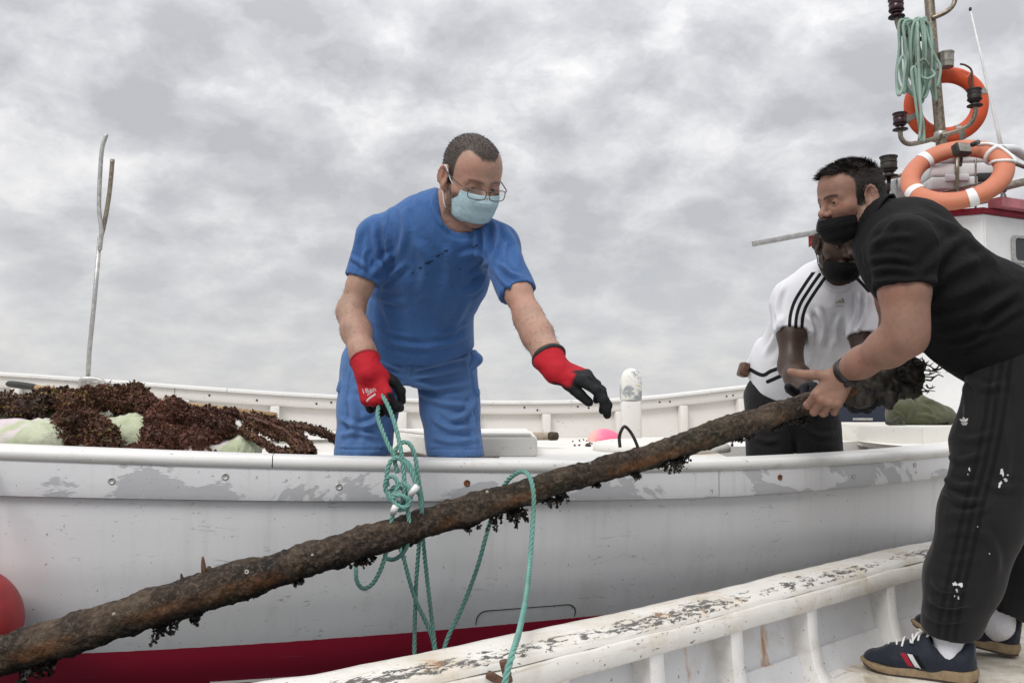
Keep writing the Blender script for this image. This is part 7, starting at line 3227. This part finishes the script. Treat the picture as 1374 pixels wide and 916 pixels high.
# forked metal crutch standing at the far rail
fk = empty('forked_pole', tuple(P(117, 520, 4.27)), 'tall galvanised pole with a curved two-pronged fork standing at the left rail', 'pole')
mb = MB()
mb.tube([P(117, 524, 4.27), P(120, 470, 4.27), P(127, 400, 4.27), P(134, 318, 4.27)], .0105, 12)
mb.build('shaft', M['galvanised'], fk)
mb = MB()
mb.tube(crom([P(134, 335, 4.265), P(136, 310, 4.265), P(133, 280, 4.265), P(134, 240, 4.265), P(137, 200, 4.265), P(143, 180, 4.265)], 6), [.010] * 31, 10)
mb.build('prong', M['galvanised'], fk)
mb = MB()
mb.tube(crom([P(134.5, 322, 4.28), P(140, 300, 4.28), P(146, 265, 4.28), P(149, 238, 4.28), P(151, 214, 4.28)], 6), [.0105] * 25, 10)
mb.build('prong', M['steel'], fk)['label'] = 'darker rusty prong'
mb = MB()
mb.tube(crom([P(108, 530, 4.25), P(108, 512, 4.25), P(113, 508, 4.25), P(128, 508, 4.25), P(137, 511, 4.25), P(140, 516, 4.25)], 5), .011, 8)
mb.build('socket_bracket', M['galvanised'], fk)

# short round stick end behind the hatch
st = empty('stick', tuple(P(735, 588, 3.6)), 'short round wooden stick end poking out from behind the hatch', 'stick')
mb = MB()
mb.tube([P(640, 586, 3.86), P(738, 585, 3.62)], .016, 12)
mb.build('shaft', M['leather'] if False else M['stick_wood'], st)
mb = MB()
mb.tube([P(738, 585, 3.619), P(747, 585, 3.60)], [.0175, .0165], 12)
mb.build('end_cap', M['mud'], st)

# pink float
q = P(811, 592, 4.35)
fl = empty('float', (q.x, q.y, ZC - .17), 'half hidden pink and orange float on the deck beside the mooring post', 'float')
mb = MB()
mb.lathe([(.001, -.06), (.05, -.05), (.078, -.02), (.082, 0), (.078, .02), (.064, .042), (.04, .056), (.012, .061), (.001, .062)], q, (.15, 0, 1), 28)
mb.build('ball', M['float_pink'], fl)
mb = MB()
mb.lathe([(.014, .055), (.014, .075), (.008, .08)], q, (.95, 0, .3), 10)
mb.build('lug', M['float_pink'], fl)

# crumbs of mud on the deck
rg = np.random.default_rng(6)
mb = MB()
for k in range(34):
    px = rg.uniform(765, 835)
    py = 589 + rg.uniform(0, 14) * rg.random()
    c = P(px, py, 1)
    d = .165 * FPX / (py - 545)
    q = A(P(px, py, d))
    q[2] = ZC - .165
    r = rg.choice((.003, .004, .006, .010), p=(.4, .3, .2, .1))
    bm = bmesh.new()
    bmesh.ops.create_icosphere(bm, subdivisions=1, radius=r)
    vv = np.array([x.co[:] for x in bm.verts]) * (1 + rg.normal(0, .25, (len(bm.verts), 1))) + q
    ff = [tuple(x.index for x in fc.verts) for fc in bm.faces]
    bm.free()
    mb.add(vv, ff)
tag(mb.build('mud_crumbs', M['mud'], smooth=False), 'crumbs of dark mud fallen on the white deck below the gloved hand', 'mud', kind='stuff')

# red fender at the lower left
q = P(-54, 838, 2.185)
bu = empty('fender', tuple(q + Vector((0, 0, -.14))), 'round red fender against the hull at the lower left', 'fender')
mb = MB()
mb.lathe([(.001, -.138)] + [(.138 * math.cos(a), .138 * math.sin(a)) for a in np.linspace(-1.45, 1.3, 30)] + [(.03, .150), (.028, .17), (.001, .172)], q, (.25, -.1, 1), 48)
mb.build('ball', M['red_buoy'], bu)
mb = MB()
ax = Vector((.25, -.1, 1)).normalized()
mb.tube([q + (Vector((math.cos(a), math.sin(a), 0)) - ax * ax.dot(Vector((math.cos(a), math.sin(a), 0)))).normalized() * .1375 + ax * .012 for a in np.linspace(0, 2 * math.pi, 60, endpoint=False)], .0016, 6, closed=True)
mb.build('seam', M['grey_rope'], bu)
mb = MB()
rope_geo(mb, [q + ax * .165, q + ax * .25 + Vector((-.02, .03, 0)), Vector((q.x - .01, 2.275, ZC - .12)), Vector((q.x - .01, 2.30, ZC - .095))], .007)
mb.build('lanyard', M['rope_teal'], bu)

# olive rucksack on the locker
bag = empty('rucksack', tuple(P(1235, 575, 4.0)), 'olive green rucksack lying on the white deck locker', 'rucksack')
S = Sdf()
D0 = 4.02
S.chain([P(1208, 556, D0), P(1235, 549, D0), P(1262, 556, D0)], [.050, .062, .045], .04, flat=((0, 0, 1), .85))
S.ell(P(1236, 560, D0 - .01), np.eye(3), (.145, .09, .040), .04)
S.ell(P(1212, 548, D0 - .03), np.eye(3), (.062, .06, .045), .03)
S.half(P(1236, 573, D0), (0, 0, -1), A(P(1236, 573, D0)) - .3, A(P(1236, 573, D0)) + .3, .012)
tr = [([(1222, 536), (1224, 550), (1216, 570)], 3.0, .008), ([(1236, 545), (1250, 552), (1256, 570)], 3, .008), ([(1200, 550), (1212, 560), (1214, 572)], 2.5, .006), ([(1238, 536), (1256, 540), (1272, 556)], 3, .007), ([(1226, 556), (1245, 558), (1268, 566)], 2.5, .006)]
v, f = S.mesh(.0055)
n = vnormals(v, f)
v = v + n * (fold_trace(v, n, tr) + ripple(v, (14, 14, 10), .010, 4) * .5 + ripple(v, (34, 34, 24), .004, 5) * .5)[:, None]
quad_object('bag_body', [(v, f)], M['backpack_green'], bag)
for pts, r in (([P(1206, 560, D0 - .11), P(1198, 566, D0 - .13), P(1190, 567, D0 - .13), P(1199, 569, D0 - .14), P(1212, 572, D0 - .14)], .008),
               ([P(1212, 566, D0 - .10), P(1214, 573, D0 - .14), P(1204, 575, D0 - .16), P(1198, 576, D0 - .17)], .005),
               ([P(1270, 566, D0 - .06), P(1276, 572, D0 - .08), P(1272, 576, D0 - .09)], .007)):
    mb = MB()
    mb.tube(crom(pts, 6), r, 8)
    mb.build('strap', M['backpack_dark'], bag)

# ------------------------------------------------------------------ teal mooring ropes
rp = empty('rope', tuple(P(535, 860, 2.42)), 'teal rope knotted and held in the red glove, looping round the bar', 'rope')
RR = .0060


def strand(pts, r=RR, name='strand'):
    mb = MB()
    rope_geo(mb, [P(*q) for q in pts], r)
    return mb.build(name, M['rope_teal'], rp)


strand([(512, 528, 2.315), (521, 545, 2.29), (529, 566, 2.27), (537, 598, 2.25), (541, 628, 2.245), (543, 655, 2.245), (540, 672, 2.25)])
strand([(508, 545, 2.32), (507, 560, 2.30), (514, 580, 2.28), (524, 603, 2.265), (533, 614, 2.26), (547, 620, 2.255), (557, 640, 2.25), (564, 668, 2.25), (566, 690, 2.27), (567, 706, 2.36), (568, 728, 2.39), (573, 775, 2.42), (583, 862, 2.42), (590, 930, 2.40)])
strand([(533, 634, 2.262), (529, 612, 2.262), (533, 600, 2.262), (541, 593, 2.26), (550, 596, 2.262), (557, 612, 2.265), (561, 640, 2.268), (566, 672, 2.27), (565, 692, 2.29), (562, 712, 2.37), (562, 730, 2.40), (558, 790, 2.43), (556, 868, 2.43), (557, 930, 2.41)])
strand([(520, 652, 2.25), (519, 634, 2.25), (524, 619, 2.252), (534, 614, 2.25), (545, 622, 2.245), (555, 640, 2.242), (561, 662, 2.245)])
strand([(534, 672, 2.245), (527, 690, 2.245), (523, 715, 2.25), (515, 752, 2.26), (502, 780, 2.28), (488, 789, 2.30), (479, 779, 2.32), (478, 757, 2.35), (482, 740, 2.39)])
strand([(546, 674, 2.25), (549, 700, 2.25), (549, 722, 2.255), (541, 741, 2.27), (528, 750, 2.30), (516, 748, 2.35)])
strand([(532, 720, 2.40), (541, 747, 2.40), (556, 800, 2.42), (581, 860, 2.42), (588, 930, 2.41)])
strand([(524, 668, 2.25), (517, 655, 2.248), (519, 642, 2.245), (528, 639, 2.24), (534, 650, 2.238), (528, 664, 2.236), (519, 668, 2.24)], RR, 'knot_turn')
strand([(524, 672, 2.24), (533, 664, 2.23), (545, 668, 2.232), (548, 678, 2.24), (538, 684, 2.24), (527, 680, 2.238)], RR, 'knot_turn')
strand([(538, 646, 2.245), (549, 654, 2.24), (551, 668, 2.238), (545, 680, 2.235), (534, 678, 2.232), (526, 670, 2.235), (520, 660, 2.24)], RR, 'knot_turn')
strand([(522, 660, 2.262), (532, 652, 2.262), (544, 660, 2.262), (540, 676, 2.262), (528, 674, 2.262)], RR, 'knot_turn')
for a_, b_ in (((527, 688, 2.238), (531, 679, 2.226)), ((551, 663, 2.236), (560, 652, 2.228))):
    mb = MB()
    mb.tube([P(*a_), P(*b_)], .0085, 10)
    mb.build('whipping', M['white_plastic'], rp)

rp2 = empty('rope', tuple(P(597, 870, 2.44)), 'teal rope draped once over the bar and down across the old gunwale', 'rope')
mb = MB()
rope_geo(mb, [P(*q) for q in ((588, 930, 2.40), (597, 866, 2.44), (620, 815, 2.46), (640, 762, 2.46), (654, 712, 2.45), (668, 668, 2.42), (680, 646, 2.385), (691, 636, 2.36), (702, 632, 2.335), (711, 640, 2.30), (716, 664, 2.275), (715, 700, 2.26), (711, 755, 2.20), (706, 800, 2.02), (697, 845, 1.80), (689, 872, 1.685), (682, 895, 1.66), (674, 930, 1.645))], .0064, n=14)
mb.build('strand', M['rope_teal'], rp2)
